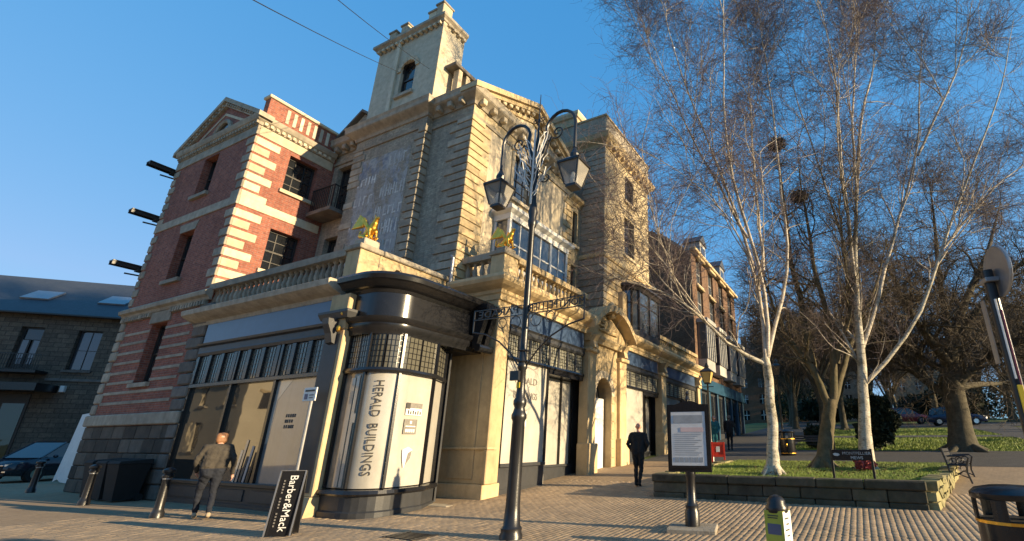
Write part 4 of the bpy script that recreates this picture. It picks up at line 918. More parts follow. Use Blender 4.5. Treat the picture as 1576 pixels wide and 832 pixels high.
for k in range(7):
    a0, a1 = pi * k / 7 + .02, pi * (k + 1) / 7 - .02
    q.prism([(c - r * cos(a), CY0 - .05, 15.75 + r * sin(a)) for r, a in ((.43, a0), (.62, a0), (.62, a1), (.43, a1))], (0, .06, 0))
q.build('window_arch', 'pale_stone', chim)
MB().box(-12.7, -12.2, 10.85, 13.3, 13.6, 15.4).build('attic_wall', 'buff_brick', cb); pbox(cb, 'attic_coping', 'sooty_stone', -12.78, -12.05, 10.1, 13.4, 15.4, 15.56, .02)
for y in (10.35, 10.75): pbox(cb, 'attic_pilaster', 'pale_stone', -12.4, -12.12, y, y + .2, 13.6, 15.39, .01)
c2 = MB().box(-13.9, -12.1, 18.9, 20, 15, 19.3).build('chimney_stack', 'buff_brick', cb); MB().sweep([(-13.9, 18.9), (-12.1, 18.9), (-12.1, 20)], [(-.1, 19.2), (.1, 19.25), (.2, 19.4), (.2, 19.55), (-.1, 19.6)]).build('cap_cornice', 'pale_stone', c2)
# white box bay on the balcony
bw = MB(); bx0, bx1, by0, by1 = XM, -9.98, 11.55, 15.3
bw.box(bx0, bx1, by0, by1, 6.2, 7.35); bayw = bw.build('bay_window', 'white_paint', cb)
for y in (by0, 12.75, 14.05, by1 - .12): pbox(bayw, 'post', 'white_paint', bx1 - .12, bx1, y, y + .12, 7.35, 9.0, .01)
pbox(bayw, 'post', 'white_paint', bx0, bx0 + .1, by0, by0 + .12, 7.35, 9.0, .01)
for a, b_ in ((by0 + .12, 12.75), (12.87, 14.05), (14.17, by1 - .12)):
    MB().box(bx1 - .07, bx1 - .055, a, b_, 7.35, 9.0).build('pane', 'sky_glass', bayw); pbox(bayw, 'glazing_bar', 'white_paint', bx1 - .09, bx1 - .03, a, b_, 8.1, 8.16, .005); pbox(bayw, 'glazing_bar', 'white_paint', bx1 - .092, bx1 - .032, (a + b_) / 2 - .025, (a + b_) / 2 + .025, 7.35, 9.0, .005)
MB().box(bx0 + .1, bx1 - .12, by0 + .05, by0 + .065, 7.35, 9.0).build('pane', 'sky_glass', bayw)
MB().sweep([(bx0, by0), (bx1, by0), (bx1, by1), (bx0, by1)], [(-.2, 9.0), (.02, 9.0), (.04, 9.2), (.2, 9.3), (.22, 9.42), (-.2, 9.44)]).build('bay_cornice', 'white_paint', bayw)
MB().box(bx0, bx1 - .1, by0 + .1, by1 - .1, 9.2, 9.43).build('bay_roof', 'lead', bayw)
# --- tower
XT, TY0, TY1 = -9.4, 17.38, 22.72
T1, T2 = (19.62, 20.72, 13.6, 15.05), (19.56, 20.76, 10.5, 12.6)
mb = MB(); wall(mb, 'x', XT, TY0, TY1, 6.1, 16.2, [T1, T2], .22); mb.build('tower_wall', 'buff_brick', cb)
mb = MB(); wall(mb, 'y', TY0, -14, XT, 6.1, 16.2); mb.build('tower_side', 'shaded_grimy_brick', cb); MB().add([(XT, TY1, 6), (-14, TY1, 6), (-14, TY1, 16.2), (XT, TY1, 16.2)], [(0, 1, 2, 3)]).build('tower_side', 'shaded_grimy_brick', cb)
window(cb, 'x', XT, *T1, cols=2, rows=2, sill='pale_stone'); window(cb, 'x', XT, *T2, cols=2, rows=2, sill='pale_stone')
tp = [(-14, TY0), (XT, TY0), (XT, TY1), (-14, TY1)]
MB().sweep(tp, [(0, 15.5), (.05, 15.5), (.07, 15.62), (.1, 15.66), (.3, 15.84), (.33, 15.94), (.36, 16.1), (0, 16.16)]).build('tower_cornice', 'sandstone', cb)
for i in range(11): y = TY0 + .1 + i * .49; pbox(cb, 'modillion', 'sandstone', XT + .07, XT + .28, y, y + .2, 15.57, 15.8, .025)
MB().sweep(tp, [(-.25, 16.1), (.05, 16.1), (.05, 17.25), (-.25, 17.25)]).build('tower_parapet', 'weathered_shaded_stone', cb); MB().sweep(tp, [(-.3, 17.25), (.1, 17.25), (.1, 17.35), (-.3, 17.38)]).build('coping', 'sandstone', cb)
MB().sweep(tp, [(0, 9.62), (.06, 9.62), (.1, 9.7), (.1, 9.8), (0, 9.84)]).build('string_course', 'sandstone', cb)
for i in range(9):      # banded rustication of the lower tower stage
    z = 6.62 + i * .33
    pbox(cb, 'stone_band', 'sandstone', XT - .02, XT + .05, TY0 + .25, TY1, z, z + .285, .014); pbox(cb, 'stone_band', 'weathered_shaded_stone', -10.7, XT + .048, TY0 - .05, TY0 + .249, z, z + .285, .014)  # bands change to the duller stone on the shaded side
for i in range(19):
    z = 9.95 + i * .305; w = .55 if i % 2 else .35
    pbox(cb, 'quoin', 'weathered_shaded_stone', -10.6, XT + .03, TY0 - .035, TY0 + .05, z, z + .26, .012)
for i in range(6): pbox(cb, 'stone_band', 'sandstone', XT - .02, XT + .04, TY0 + .05, TY1, 9.95 + i * .0 + 12.8 * 0 + i * 1.0, 9.95 + i * 1.0 + .06, .01) if False else None
orl = MB(); ox1 = XT + .75; oy0, oy1 = 19.3, 22.4
oplan = [(XT, oy0 - .1), (ox1 - .25, oy0), (ox1, oy0 + .3), (ox1, oy1 - .3), (ox1 - .25, oy1), (XT, oy1 + .1)]
oriel = MB().sweep(oplan, [(-.1, 6.2), (.02, 6.2), (.02, 6.55), (-.1, 6.55)]).build('oriel', 'dark_timber', cb)
for p_ in oplan[1:-1] + [(ox1, (oy0 + oy1) / 2)]: MB().bar((p_[0], p_[1], 6.55), (p_[0], p_[1], 8.5), .1).build('post', 'dark_timber', oriel)
for a, b_ in zip(oplan[:-1], oplan[1:]): MB().sweep([a, b_], [(-.03, 6.55), (-.02, 6.55), (-.02, 8.5), (-.03, 8.5)]).build('pane', 'sky_glass', oriel)
q = MB()
for a, b_ in zip(oplan[:-1], oplan[1:]): q.sweep([a, b_], [(-.02, 7.85), (.01, 7.85), (.01, 7.91), (-.02, 7.91)])
q.build('glazing_bar', 'dark_timber', oriel)
MB().sweep(oplan, [(-.1, 8.5), (.05, 8.5), (.1, 8.65), (.2, 8.7), (.2, 8.8), (-.1, 8.95)]).build('oriel_cornice', 'dark_timber', oriel)
q = MB(); q.add([(p_[0] + .1, p_[1], 8.86) for p_ in oplan] + [(XT, (oy0 + oy1) / 2, 9.4)], [(i, i + 1, 6) for i in range(5)]); q.build('oriel_roof', 'lead', oriel)
for s in (oy0 - .5, oy1 + .1): pbox(cb, 'oriel_jamb', 'sandstone', XT - .02, XT + .3, s, s + .38, 6.2, 8.3, .03)
MB().tube([(XM + .03, YM - .12, 5.6), (XM + .03, YM - .12, 7.0), (XM - .1, YM - .08, 7.1)], .05, 8).build('drainpipe', 'steel', cb)
MB().box(-14.2, -12.8, 10.05, 23, 6, 13.3).box(-18.2, -14, 10.3, 23, 5, 13.3).build('block_core', 'charcoal_paint', cb)
#@@OTHERS

# ------------------------------------------------------------------ neighbouring buildings
mat('aged_white', (.42, .41, .39), .6, .2, 5, .3, None, .05, 30, perobj=.1)
nb = thing('terraced_building', (-12, 36, 1), 'tall brown brick building with white bay windows and blue shopfront beyond the corner building', 'building')
NX, NY0, NY1 = -9.1, 29.8, 43.0
mb = MB(); holes = [(30.9 + i * 3.1, 32.3 + i * 3.1, z, z + 1.9) for i in range(4) for z in (10.2, 12.6 - .15)]
wall(mb, 'x', NX, NY0, NY1, 5.5, 14.6, holes, .2); wall(mb, 'y', NY0, -16, NX, .5, 14.2); mb.build('wall', 'brown_brick', nb)
MB().add([(-16, NY0, 14.2), (NX, NY0, 14.2), (-12.0, NY0, 16.7), (-14, NY0, 16.7)], [(0, 1, 2, 3)]).build('gable', 'brown_brick', nb)
MB().add([(NX + .1, NY0, 14.4), (NX + .1, NY1, 14.4), (-12, NY1, 16.9), (-12, NY0 - .05, 16.9)], [(0, 1, 2, 3)]).build('roof', 'slate', nb)
for h in holes:
    window(nb, 'x', NX, *h, cols=2, rows=2, fm='aged_white', gm='sky_glass', sill='pale_stone')
for i in range(4):
    y = 31.6 + i * 3.1; pbox(nb, 'window_pediment', 'sandstone', NX, NX + .3, y - .9, y + .9, 14.36, 14.55, .04); pbox(nb, 'window_hood', 'sandstone', NX, NX + .2, y - .8, y + .8, 12.12, 12.28, .04)
pbox(nb, 'eaves', 'sandstone', NX - .1, NX + .4, NY0 - .1, NY1, 14.58, 14.8, .05)
for i in range(2):
    y = 33 + i * 6; d = MB().box(-10.6, NX - .2, y, y + 1.5, 14.5, 16.6).build('dormer', 'aged_white', nb); MB().box(NX - .2, NX - .18, y + .2, y + 1.3, 15, 16.3).build('pane', 'sky_glass', d); MB().prism([(-9.2, y - .2, 16.6), (-9.2, y + 1.7, 16.6), (-9.2, y + .75, 17.4)], (-1.5, 0, 0)).build('dormer_roof', 'slate', d)
for i in range(4):
    y = 30.4 + i * 3.2; b_ = MB().box(NX, NX + .6, y, y + 2.0, 6.2, 6.9).build('bay_window', 'aged_white', nb); pbox(b_, 'bay_cornice', 'aged_white', NX, NX + .8, y - .1, y + 2.1, 9.4, 9.7, .02)
    for k in range(5): pbox(b_, 'post', 'aged_white', NX + .6, NX + .7, y + k * .475, y + k * .475 + .1, 6.9, 9.4, .01)
    for k in range(4): MB().box(NX + .63, NX + .645, y + .1 + k * .475, y + k * .475 + .475, 6.9, 9.4).build('pane', 'sky_glass', b_)
    MB().box(NX, NX + .62, y + .02, y + .04, 6.9, 9.4).build('pane', 'sky_glass', b_)
mat('blue_paint', (.025, .075, .13), .35, .2, 5, .2, None, .05, 30, perobj=.1)
pbox(nb, 'fascia_board', 'blue_paint', NX, NX + .25, NY0, NY1, 4.9, 5.7, .02); MB().box(NX - .4, NX - .02, NY0, NY1, .8, 5.5).build('shop_wall', 'charcoal_paint', nb)
for i in range(7): pbox(nb, 'shop_pilaster', 'blue_paint', NX - .05, NX + .15, NY0 + .1 + i * 2.1, NY0 + .4 + i * 2.1, 1.2, 4.9, .02)
for i in range(6): MB().box(NX - .02, NX, NY0 + .45 + i * 2.1, NY0 + 2.15 + i * 2.1, 2.2, 4.7).build('pane', 'dark_glass', nb)
def far_house(loc, w, d, h, rh, m, label, rz, cols, rows, roof='slate'):
    t = local('far_house', loc, label, 'house', None, rz=rz)
    q = MB(); hs = []
    for i in range(cols):
        for j in range(rows): u = -w / 2 + w * (i + .5) / cols; hs.append((u - .55, u + .55, 1.0 + j * 3.1, 2.8 + j * 3.1))
    wall(q, 'y', 0, -w / 2, w / 2, -3, h, hs, .2); 
    for x in (-w / 2, w / 2): q.add([(x, 0, -3), (x, d, -3), (x, d, h), (x, d / 2, h + rh), (x, 0, h)], [(0, 1, 2, 3, 4)])
    q.build('wall', m, t)
    for k in hs:
        f = MB(); fb(f, 'y', 0, k[0], k[1], k[2], k[3], -.16, -.12); f = f.build('window', 'dark_glass', t); s = MB(); fb(s, 'y', 0, (k[0] + k[1]) / 2 - .05, (k[0] + k[1]) / 2 + .05, k[2], k[3], -.12, -.08); fb(s, 'y', 0, k[0], k[1], (k[2] + k[3]) / 2 - .05, (k[2] + k[3]) / 2 + .05, -.12, -.085); s.build('glazing_bar', 'white_paint', f)
    MB().add([(-w / 2 - .2, -.4, h - .1), (w / 2 + .2, -.4, h - .1), (w / 2 + .2, d / 2, h + rh), (-w / 2 - .2, d / 2, h + rh), (w / 2 + .2, d + .4, h - .1), (-w / 2 - .2, d + .4, h - .1)], [(0, 1, 2, 3), (3, 2, 4, 5)]).build('roof', roof, t)
    for x in (-w * .35, w * .35): MB().box(x - .6, x + .6, d / 2 - .4, d / 2 + .4, h + rh - .6, h + rh + 1.6).build('chimney', m, t)
    return t
mat('far_stone', (.25, .21, .155), .9, .3, 1, .4, None, .3, 8); mat('far_render', (.5, .45, .36), .9, .2, 1, .3, None, .1, 8)
far_house((-8, 112, 5.5), 22, 10, 15, 4, 'far_stone', 'long grey stone terrace with many chimneys far behind the park trees', .1, 8, 4)
far_house((16, 122, 5.5), 16, 10, 12, 4, 'far_stone', 'grey stone house with slate roof beyond the parked cars', -.05, 5, 3)
far_house((-15, 98, 5.0), 13, 9, 13, 4, 'brown_brick', 'tall brown brick house closing the top of the lane', .15, 4, 4)
far_house((-34, 118, 5.5), 22, 10, 11, 4, 'far_stone', 'grey stone house standing behind the end of the lane', .3, 7, 3)
far_house((62, 105, 5.0), 22, 10, 9, 4, 'far_stone', 'low grey stone house at the far corner of the park', -.4, 6, 2)
far_house((38, 112, 5.0), 18, 10, 9, 4, 'far_render', 'cream rendered house far up the park walk', -.2, 5, 2)
# stone building across the side street
sb = local('stone_building', (-38, 12.5, 0), 'dark coursed stone building with slate roof and two skylights past the red brick gable', 'building', rz=radians(45))
W1, W2 = (-5.75, -4.75, 5.5, 7.85), (-3.25, -2.15, 5.5, 7.8)
brickmat('coursed_stone', (.165, .135, .10), (.105, .088, .07), (.06, .052, .044), bw=.55, rh=.26, ms=.016, stain=.4, var=.6, stain_col=(.035, .032, .028))
mb = MB(); wall(mb, 'y', 0, -16, 5, -.5, 8.7, [W1, W2, (-9.2, -8.0, 5.5, 7.8)], .3); mb.build('wall', 'coursed_stone', sb)
w = window(sb, 'y', 0, *W2, inset=.2, cols=2, rows=2, sash=False, gm='sky_glass', sill='sooty_stone', arch=.2); window(sb, 'y', 0, -9.2, -8.0, 5.5, 7.8, inset=.2, gm='sky_glass', sill='sooty_stone')
w = window(sb, 'y', 0, *W1, inset=.2, cols=1, rows=1, sash=False, gm='dark_glass', sill=None, fw=.1)
MB().box(-5.65, -4.85, .26, .275, 7.25, 7.7).build('pane', 'sky_glass', w)
for x in (-5.62, -5.15): pbox(w, 'door_leaf', 'dark_timber', x - .03, x + .36, .17, .2, 5.5, 7.15, .01); MB().box(x + .04, x + .3, .15, .165, 5.75, 7.1).build('pane', 'sky_glass', w)
bal_ = MB().box(-6.6, -3.9, -.9, -.02, 5.2, 5.35).build('balcony', 'cast_iron', sb); q = MB()
for k in range(26): q.bar((-6.55 + k * .105, -.86, 5.35), (-6.55 + k * .105, -.86, 6.2), .02)
q.bar((-6.6, -.86, 6.2), (-3.9, -.86, 6.2), .04); q.build('railing', 'cast_iron', bal_)
MB().add([(-16, -.45, 8.6), (5, -.45, 8.6), (5, 4.5, 11.9), (-16, 4.5, 11.9), (5, 9.5, 8.6), (-16, 9.5, 8.6)], [(0, 1, 2, 3), (3, 2, 4, 5)]).build('roof', 'slate', sb)
for x in (-7.2, -3.6):
    sky_l = MB(); z = lambda y: 8.6 + (y + .45) * .667
    sky_l.hexa([(x, 1.2, z(1.2) + .02), (x + 1.3, 1.2, z(1.2) + .02), (x + 1.3, 2.3, z(2.3) + .02), (x, 2.3, z(2.3) + .02)], [(x, 1.15, z(1.2) + .1), (x + 1.3, 1.15, z(1.2) + .1), (x + 1.3, 2.25, z(2.3) + .1), (x, 2.25, z(2.3) + .1)])
    s_ = sky_l.build('skylight', 'steel', sb); q = MB(); q.add([(x + .06, 1.2, z(1.2) + .13), (x + 1.24, 1.2, z(1.2) + .13), (x + 1.24, 2.2, z(2.2) + .13), (x + .06, 2.2, z(2.2) + .13)], [(0, 1, 2, 3)]); q.build('pane', 'sky_glass', s_)
pbox(sb, 'gutter', 'cast_iron', -16, 5, -.55, -.42, 8.5, 8.62, .03)
MB().box(-8.5, -3.2, -1.6, -.02, 4.2, 4.6).build('canopy', 'black_paint', sb)
MB().box(-7.5, -4.2, -.05, .0, 0, 4.1).build('shopfront', 'dark_timber', sb)
for k in range(3): MB().box(-7.3 + k * 1.05, -6.4 + k * 1.05, -.07, -.055, .7, 3.6).build('pane', 'dark_glass', sb)
pbox(sb, 'string_course', 'sooty_stone', -3.9, 3, -.08, .05, 4.85, 5.0, .02); pbox(sb, 'wall_lamp', 'white_paint', -3.05, -2.85, -.2, 0, 4.25, 4.6, .02)
# houses across the street behind the viewer: they shade the shop fronts from the low southern sky and show as reflections
def opposite(x, y, w, h, m, label, nw, nf, rise=3):
    t = local('opposite_house', (x, y, 0), label, 'house', rz=pi); q = MB()
    hs = [(-w / 2 + w * (i + .5) / nw - .55, -w / 2 + w * (i + .5) / nw + .55, 1.0 + j * 3.2, 3.0 + j * 3.2) for i in range(nw) for j in range(nf)]
    wall(q, 'y', 0, -w / 2, w / 2, -.2, h, hs, .2)
    for xx in (-w / 2, w / 2): q.add([(xx, 0, -.2), (xx, 9, -.2), (xx, 9, h), (xx, 4.5, h + rise), (xx, 0, h)], [(0, 1, 2, 3, 4)])
    q.add([(-w / 2, 9, -.2), (w / 2, 9, -.2), (w / 2, 9, h), (-w / 2, 9, h)], [(0, 1, 2, 3)])
    q.build('wall', m, t)
    for k in hs: window(t, 'y', 0, *k, fm='dark_timber')
    MB().add([(-w / 2 - .3, -.4, h - .1), (w / 2 + .3, -.4, h - .1), (w / 2 + .3, 4.5, h + rise), (-w / 2 - .3, 4.5, h + rise), (w / 2 + .3, 9.4, h - .1), (-w / 2 - .3, 9.4, h - .1)], [(0, 1, 2, 3), (3, 2, 4, 5)]).build('roof', 'slate', t); return t
ch_ = opposite(-44.5, -4.6, 11, 6.1, 'cream_render_block', 'cream rendered house across the street facing the shop windows', 3, 2, .9)
MB().box(-5.55, -5.5, 1.0, 2.1, 3.9, 5.1).build('side_window', 'dark_timber', ch_); pbox(ch_, 'side_window_hood', 'sandstone', -5.62, -5.5, .85, 2.25, 5.1, 5.28, .02)
opposite(-14, -19, 10, 8.5, 'far_stone', 'grey stone house across the street next to the cream house', 5, 2)
opposite(-6, -19, 12, 8, 'brown_brick', 'brown brick house across the street behind the lamp post', 4, 2)
opposite(9, -21, 16, 8, 'far_stone', 'grey stone house across the street behind the litter bin', 6, 2)

# ------------------------------------------------------------------ planter with grass
pl = thing('planter_wall', (-2, 12, .2), 'low mossy stone retaining wall round the grass bed under the birches', 'wall')
r_ = random.Random(3)
def gtop(x, y): return .70 + .025 * (y - 12)
x = -4.95
k = 0
while x < .98:
    w = min(r_.uniform(.85, 1.25), 1.05 - x); w = 1.05 - x if 1.05 - x - w < .35 else w
    pbox(pl, 'coping_stone', 'shaded_planter_stone', x + .006, x + w - .006, 11.86, 12.24, .60, .785 + r_.uniform(-.008, .008), .025); x += w
for r in range(2):
    x = -4.93 + (.0 if r else -.0)
    while x < .98:
        w = min(r_.uniform(.6, 1.1) if r else r_.uniform(.5, .9), 1.03 - x); w = 1.03 - x if 1.03 - x - w < .3 else w
        pbox(pl, 'wall_stone', 'shaded_planter_stone', x + .007, x + w - .007, 11.9 + r_.uniform(-.012, .012), 12.2, .12 + r * .24, .355 + r * .24, .02); x += w
for side, (xa, ya, xb, yb) in enumerate(((1.05, 12.0, 2.25, 17.6), (-4.85, 12.3, -4.6, 19.5))):      # rubble side walls
    L = sqrt((xb - xa) ** 2 + (yb - ya) ** 2); ang = atan2(yb - ya, xb - xa); s = 0
    for row in range(3):
        s = 0
        while s < L:
            w = r_.uniform(.22, .5); cx, cy = xa + (xb - xa) * (s + w / 2) / L, ya + (yb - ya) * (s + w / 2) / L
            z0 = gz(cx, cy) - .06 + row * .2; top = gtop(cx, cy) + .08
            if z0 + .1 < top:
                hh = min(.19, top - z0); q = MB(); v = [(-w / 2, -.17), (w / 2, -.17), (w / 2, .17), (-w / 2, .17)]
                jt = lambda s_: [(a + r_.uniform(-.02, .02), b_ + r_.uniform(-.035, .035)) for a, b_ in v]
                rot = lambda p, z: (cx + p[0] * cos(ang) - p[1] * sin(ang), cy + p[0] * sin(ang) + p[1] * cos(ang), z)
                q.hexa([rot(p, z0) for p in jt(0)], [rot(p, z0 + hh - .012 + r_.uniform(-.02, .01)) for p in jt(1)]); o = q.build('rubble_stone', 'lit_mossy_rubble', pl)
            s += w + .01
def in_bed(x, y): return (x > -4.75 + (y - 12) * .03) & (x < 1.0 + (y - 12) * .21) & (y > 12.15) & (y < 19.8)
xs, ys = span(-4.8, 2.7, .3), span(12.1, 19.8, .35)
Xg, Yg = np.meshgrid(xs, ys); Zg = np.where(Yg > 17.5, np.maximum(gtop(Xg, Yg), g(Xg, Yg) + .02), gtop(Xg, Yg)) + .03 * np.sin(Xg * 2.1) * np.cos(Yg * 1.7)
nx = len(xs); f = [(j * nx + i, j * nx + i + 1, (j + 1) * nx + i + 1, (j + 1) * nx + i) for j in range(len(ys) - 1) for i in range(nx - 1) if in_bed((xs[i] + xs[i + 1]) / 2, (ys[j] + ys[j + 1]) / 2)]
struct(link('grass_bed', arrmesh('grass_bed', np.stack([Xg.ravel(), Yg.ravel(), Zg.ravel()], 1), f, 'lawn')))
def blades(n, xf, yf, zf, h0, h1, w, seed):
    R = np.random.default_rng(seed); x, y = xf(R, n), yf(R, n); ok = zf(x, y) > -50
    x, y = x[ok], y[ok]; n = len(x); z = zf(x, y); a = R.uniform(0, 2 * pi, n); h = R.uniform(h0, h1, n); lx, ly = R.normal(0, .5, n) * h, R.normal(0, .5, n) * h
    p = np.stack([x, y, z], 1); d = np.stack([np.cos(a) * w, np.sin(a) * w, 0 * a], 1)
    V = np.stack([p - d, p + d, p + np.stack([lx, ly, h], 1)], 1).reshape(-1, 3); return V, np.arange(3 * n).reshape(-1, 3)
def bedz(x, y): return np.where(in_bed(x, y), gtop(x, y) - .02 + .03 * np.sin(x * 2.1) * np.cos(y * 1.7), -99)
V, F = blades(60000, lambda R, n: R.uniform(-4.8, 2.7, n), lambda R, n: 12.15 + 7.5 * R.random(n) ** 1.4, bedz, .03, .09, .006, 1)
o = tag(stuff(link('grass', arrmesh('grass', V, F, 'grass_blade'))), 'short winter grass covering the raised bed', 'grass')
V, F = blades(110000, lambda R, n: R.uniform(-3.4, 30, n), lambda R, n: 26 + 22 * R.random(n) ** 1.3, lambda x, y: np.where(((x < 8) | (x > 11.3)) & ((y < 36) | (y > 38)), g(x, y) - .05, -99), .05, .12, .018, 2)
tag(stuff(link('grass', arrmesh('grass', V, F, 'grass_blade'))), 'mown park lawn rising behind the planter', 'grass')
# leaf litter under the trees
R = np.random.default_rng(4); n = 500; x = R.normal(-.6, 1.6, n); y = R.normal(15.5, 1.8, n); ok = in_bed(x, y); x, y = x[ok], y[ok]; n = len(x); a = R.uniform(0, 6.3, n); s = .03
P0 = np.stack([x, y, gtop(x, y) + .07 + 0 * x], 1); e1 = np.stack([np.cos(a) * s, np.sin(a) * s, R.uniform(-.01, .01, n)], 1); e2 = np.stack([-np.sin(a) * s * .6, np.cos(a) * s * .6, R.uniform(-.015, .015, n)], 1)
tag(stuff(link('leaf_litter', arrmesh('leaf_litter', np.stack([P0 - e1, P0 - e2, P0 + e1, P0 + e2], 1).reshape(-1, 3), np.arange(4 * n).reshape(-1, 4), 'dry_leaf'))), 'scattered brown fallen leaves on the raised grass bed', 'leaves')
#@@TREES

# ------------------------------------------------------------------ bare winter trees
def resample(poly, m, rg, wig):
    P = np.array(poly, float); d = np.r_[0, np.cumsum(np.linalg.norm(np.diff(P, axis=0), axis=1))]; t = np.linspace(0, d[-1], m)
    Q = np.stack([np.interp(t, d, P[:, k]) for k in range(3)], 1)
    for _ in range(2): Q[1:-1] = .25 * Q[:-2] + .5 * Q[1:-1] + .25 * Q[2:]
    n = np.cumsum(rg.normal(0, wig, (m, 3)), 0); n -= np.linspace(0, 1, m)[:, None] * n[-1]; return Q + n
def tubes(P, Rr, k, rg):
    Nn, M, _ = P.shape; T = np.gradient(P, axis=1); T /= np.linalg.norm(T, axis=2, keepdims=True) + 1e-9
    ref = rg.normal(0, 1, (Nn, 1, 3)); A = np.cross(T, ref); A /= np.linalg.norm(A, axis=2, keepdims=True) + 1e-9; B = np.cross(T, A)
    an = 2 * pi * np.arange(k) / k
    V = P[:, :, None] + Rr[:, :, None, None] * (A[:, :, None] * np.cos(an)[None, None, :, None] + B[:, :, None] * np.sin(an)[None, None, :, None])
    i = np.arange(Nn)[:, None, None] * M * k; j = np.arange(M - 1)[None, :, None] * k; q = np.arange(k)[None, None, :]; q2 = (q + 1) % k
    F = np.stack([i + j + q, i + j + q2, i + j + k + q2, i + j + k + q], -1).reshape(-1, 4)
    return V.reshape(-1, 3), F
def join(parts):
    Vs, Fs, o = [], [], 0
    for V, F in parts: Vs.append(V); Fs.append(F + o); o += len(V)
    return np.concatenate(Vs), np.concatenate(Fs)
def spawn(P, Rr, per, t0, ang, l0, l1, M, wig, up, rfac, rmin, rend, rg, tip_len=.5, cap=9.):
    Nn, m, _ = P.shape; N = Nn * per; pi_ = np.repeat(np.arange(Nn), per)
    t = (t0 + (1 - t0) * rg.random(N) ** .85) * (m - 1); a = np.minimum(t.astype(int), m - 2); fr = (t - a)[:, None]
    S = P[pi_, a] * (1 - fr) + P[pi_, a + 1] * fr; T = P[pi_, a + 1] - P[pi_, a]; T /= np.linalg.norm(T, axis=1, keepdims=True) + 1e-9
    r0 = (Rr[pi_, a] * (1 - fr[:, 0]) + Rr[pi_, a + 1] * fr[:, 0]) * rfac; r0 = np.clip(r0, rmin, cap)
    q = rg.normal(0, 1, (N, 3)); q -= T * (q * T).sum(1, keepdims=True); q /= np.linalg.norm(q, axis=1, keepdims=True) + 1e-9
    an = rg.normal(ang, .22, N)[:, None]; d = T * np.cos(an) + q * np.sin(an); d[:, 2] += up * .5
    L = rg.uniform(l0, l1, N) * (1 - (1 - tip_len) * (t / (m - 1))); st = (L / (M - 1))[:, None]
    out = np.empty((N, M, 3)); out[:, 0] = S
    for k in range(1, M):
        d = d + rg.normal(0, wig, (N, 3)); d[:, 2] += up * .22; d /= np.linalg.norm(d, axis=1, keepdims=True) + 1e-9; out[:, k] = out[:, k - 1] + d * st
    R2 = r0[:, None] * (1 - np.linspace(0, 1, M))[None] + rend * np.linspace(0, 1, M)[None]
    return out, R2
def tree(name, label, limbs, r_trunk, r_limb, levels, bark, twigm, seed, loc, flare=1.5, group=None, roots=True, sub=None):
    rg = np.random.default_rng(seed); L0 = np.array(loc, float)
    t = thing(name, tuple(loc), label, 'tree', group)
    M = 16; tr = resample(limbs[0], M, rg, .012); rt = np.linspace(r_trunk, r_trunk * (.72 if len(limbs[0]) < 6 else .25), M); rt[:3] *= np.array([flare, 1.2, 1.07])
    tr[0, 2] -= .12
    parts = [tubes(tr[None] - L0, rt[None], 12, rg)]
    if roots:
        for k in range(5):
            a = k * 1.26 + .3; c = tr[0] - L0; rp = np.array([c + [0, 0, .5], c + [cos(a) * r_trunk * 1.2, sin(a) * r_trunk * 1.2, .22], c + [cos(a) * r_trunk * 2.4, sin(a) * r_trunk * 2.4, .02]])
            parts.append(tubes(rp[None], np.array([[r_trunk * .5, r_trunk * .42, r_trunk * .2]]), 8, rg))
    V, F = join(parts); link('trunk', arrmesh('trunk', V, F, bark, True), t)
    LP = np.stack([resample(l, M, rg, .02) for l in limbs[1:]]); rl = np.array([r_limb * (1 if i < 4 else .75) for i in range(len(LP))])
    LR = rl[:, None] * np.linspace(1, .13, M)[None] ** 1.05
    for i in range(len(LP)): Vv, Fv = tubes(LP[i:i + 1] - L0, LR[i:i + 1], 9, rg); link('limb', arrmesh('limb', Vv, Fv, 'birch_limb' if i and bark == 'birch_bark' else bark, True), t)
    if len(limbs[0]) >= 6: LP = np.concatenate([LP, tr[None]]); LR = np.concatenate([LR, rt[None]])
    P, Rr = LP, LR; parts = []
    if sub:
        P2, R2 = spawn(P, Rr, rg=rg, **sub); V, F = tubes(P2 - L0, R2, 6, rg); stuff(link('stems', arrmesh('stems', V, F, 'birch_limb', True), t)); P = np.concatenate([P, P2]); Rr = np.concatenate([Rr, R2])
    for li, lv in enumerate(levels):
        P, Rr = spawn(P, Rr, rg=rg, **lv); V, F = tubes(P - L0, Rr, 5 if li == 0 else 3, rg)
        if li == 0: o = link('branches', arrmesh('branches', V, F, 'birch_limb' if bark == 'birch_bark' else bark, True), t); stuff(o)
        else: parts.append((V, F))
    V, F = join(parts); stuff(link('crown', arrmesh('crown', V, F, twigm, False), t)); return t
def lv(per, t0, ang, l0, l1, M, wig, up, rfac, rmin, rend, tip_len=.5, cap=9.): return dict(per=per, t0=t0, ang=ang, l0=l0, l1=l1, M=M, wig=wig, up=up, rfac=rfac, rmin=rmin, rend=rend, tip_len=tip_len, cap=cap)
BIRCH = [lv(11, .06, .72, 1.0, 3.0, 9, .16, .1, .55, .010, .0055, .6, .022), lv(10, .08, .8, .5, 1.7, 7, .25, .02, .5, .0055, .0036, .9, .0075), lv(4, .05, .85, .3, 1.0, 5, .3, -.02, .6, .0036, .0027, .9, .0042)]
STEMS = lv(4, .15, .36, 2.6, 6.5, 16, .055, .16, .62, .016, .008, .6, .05)
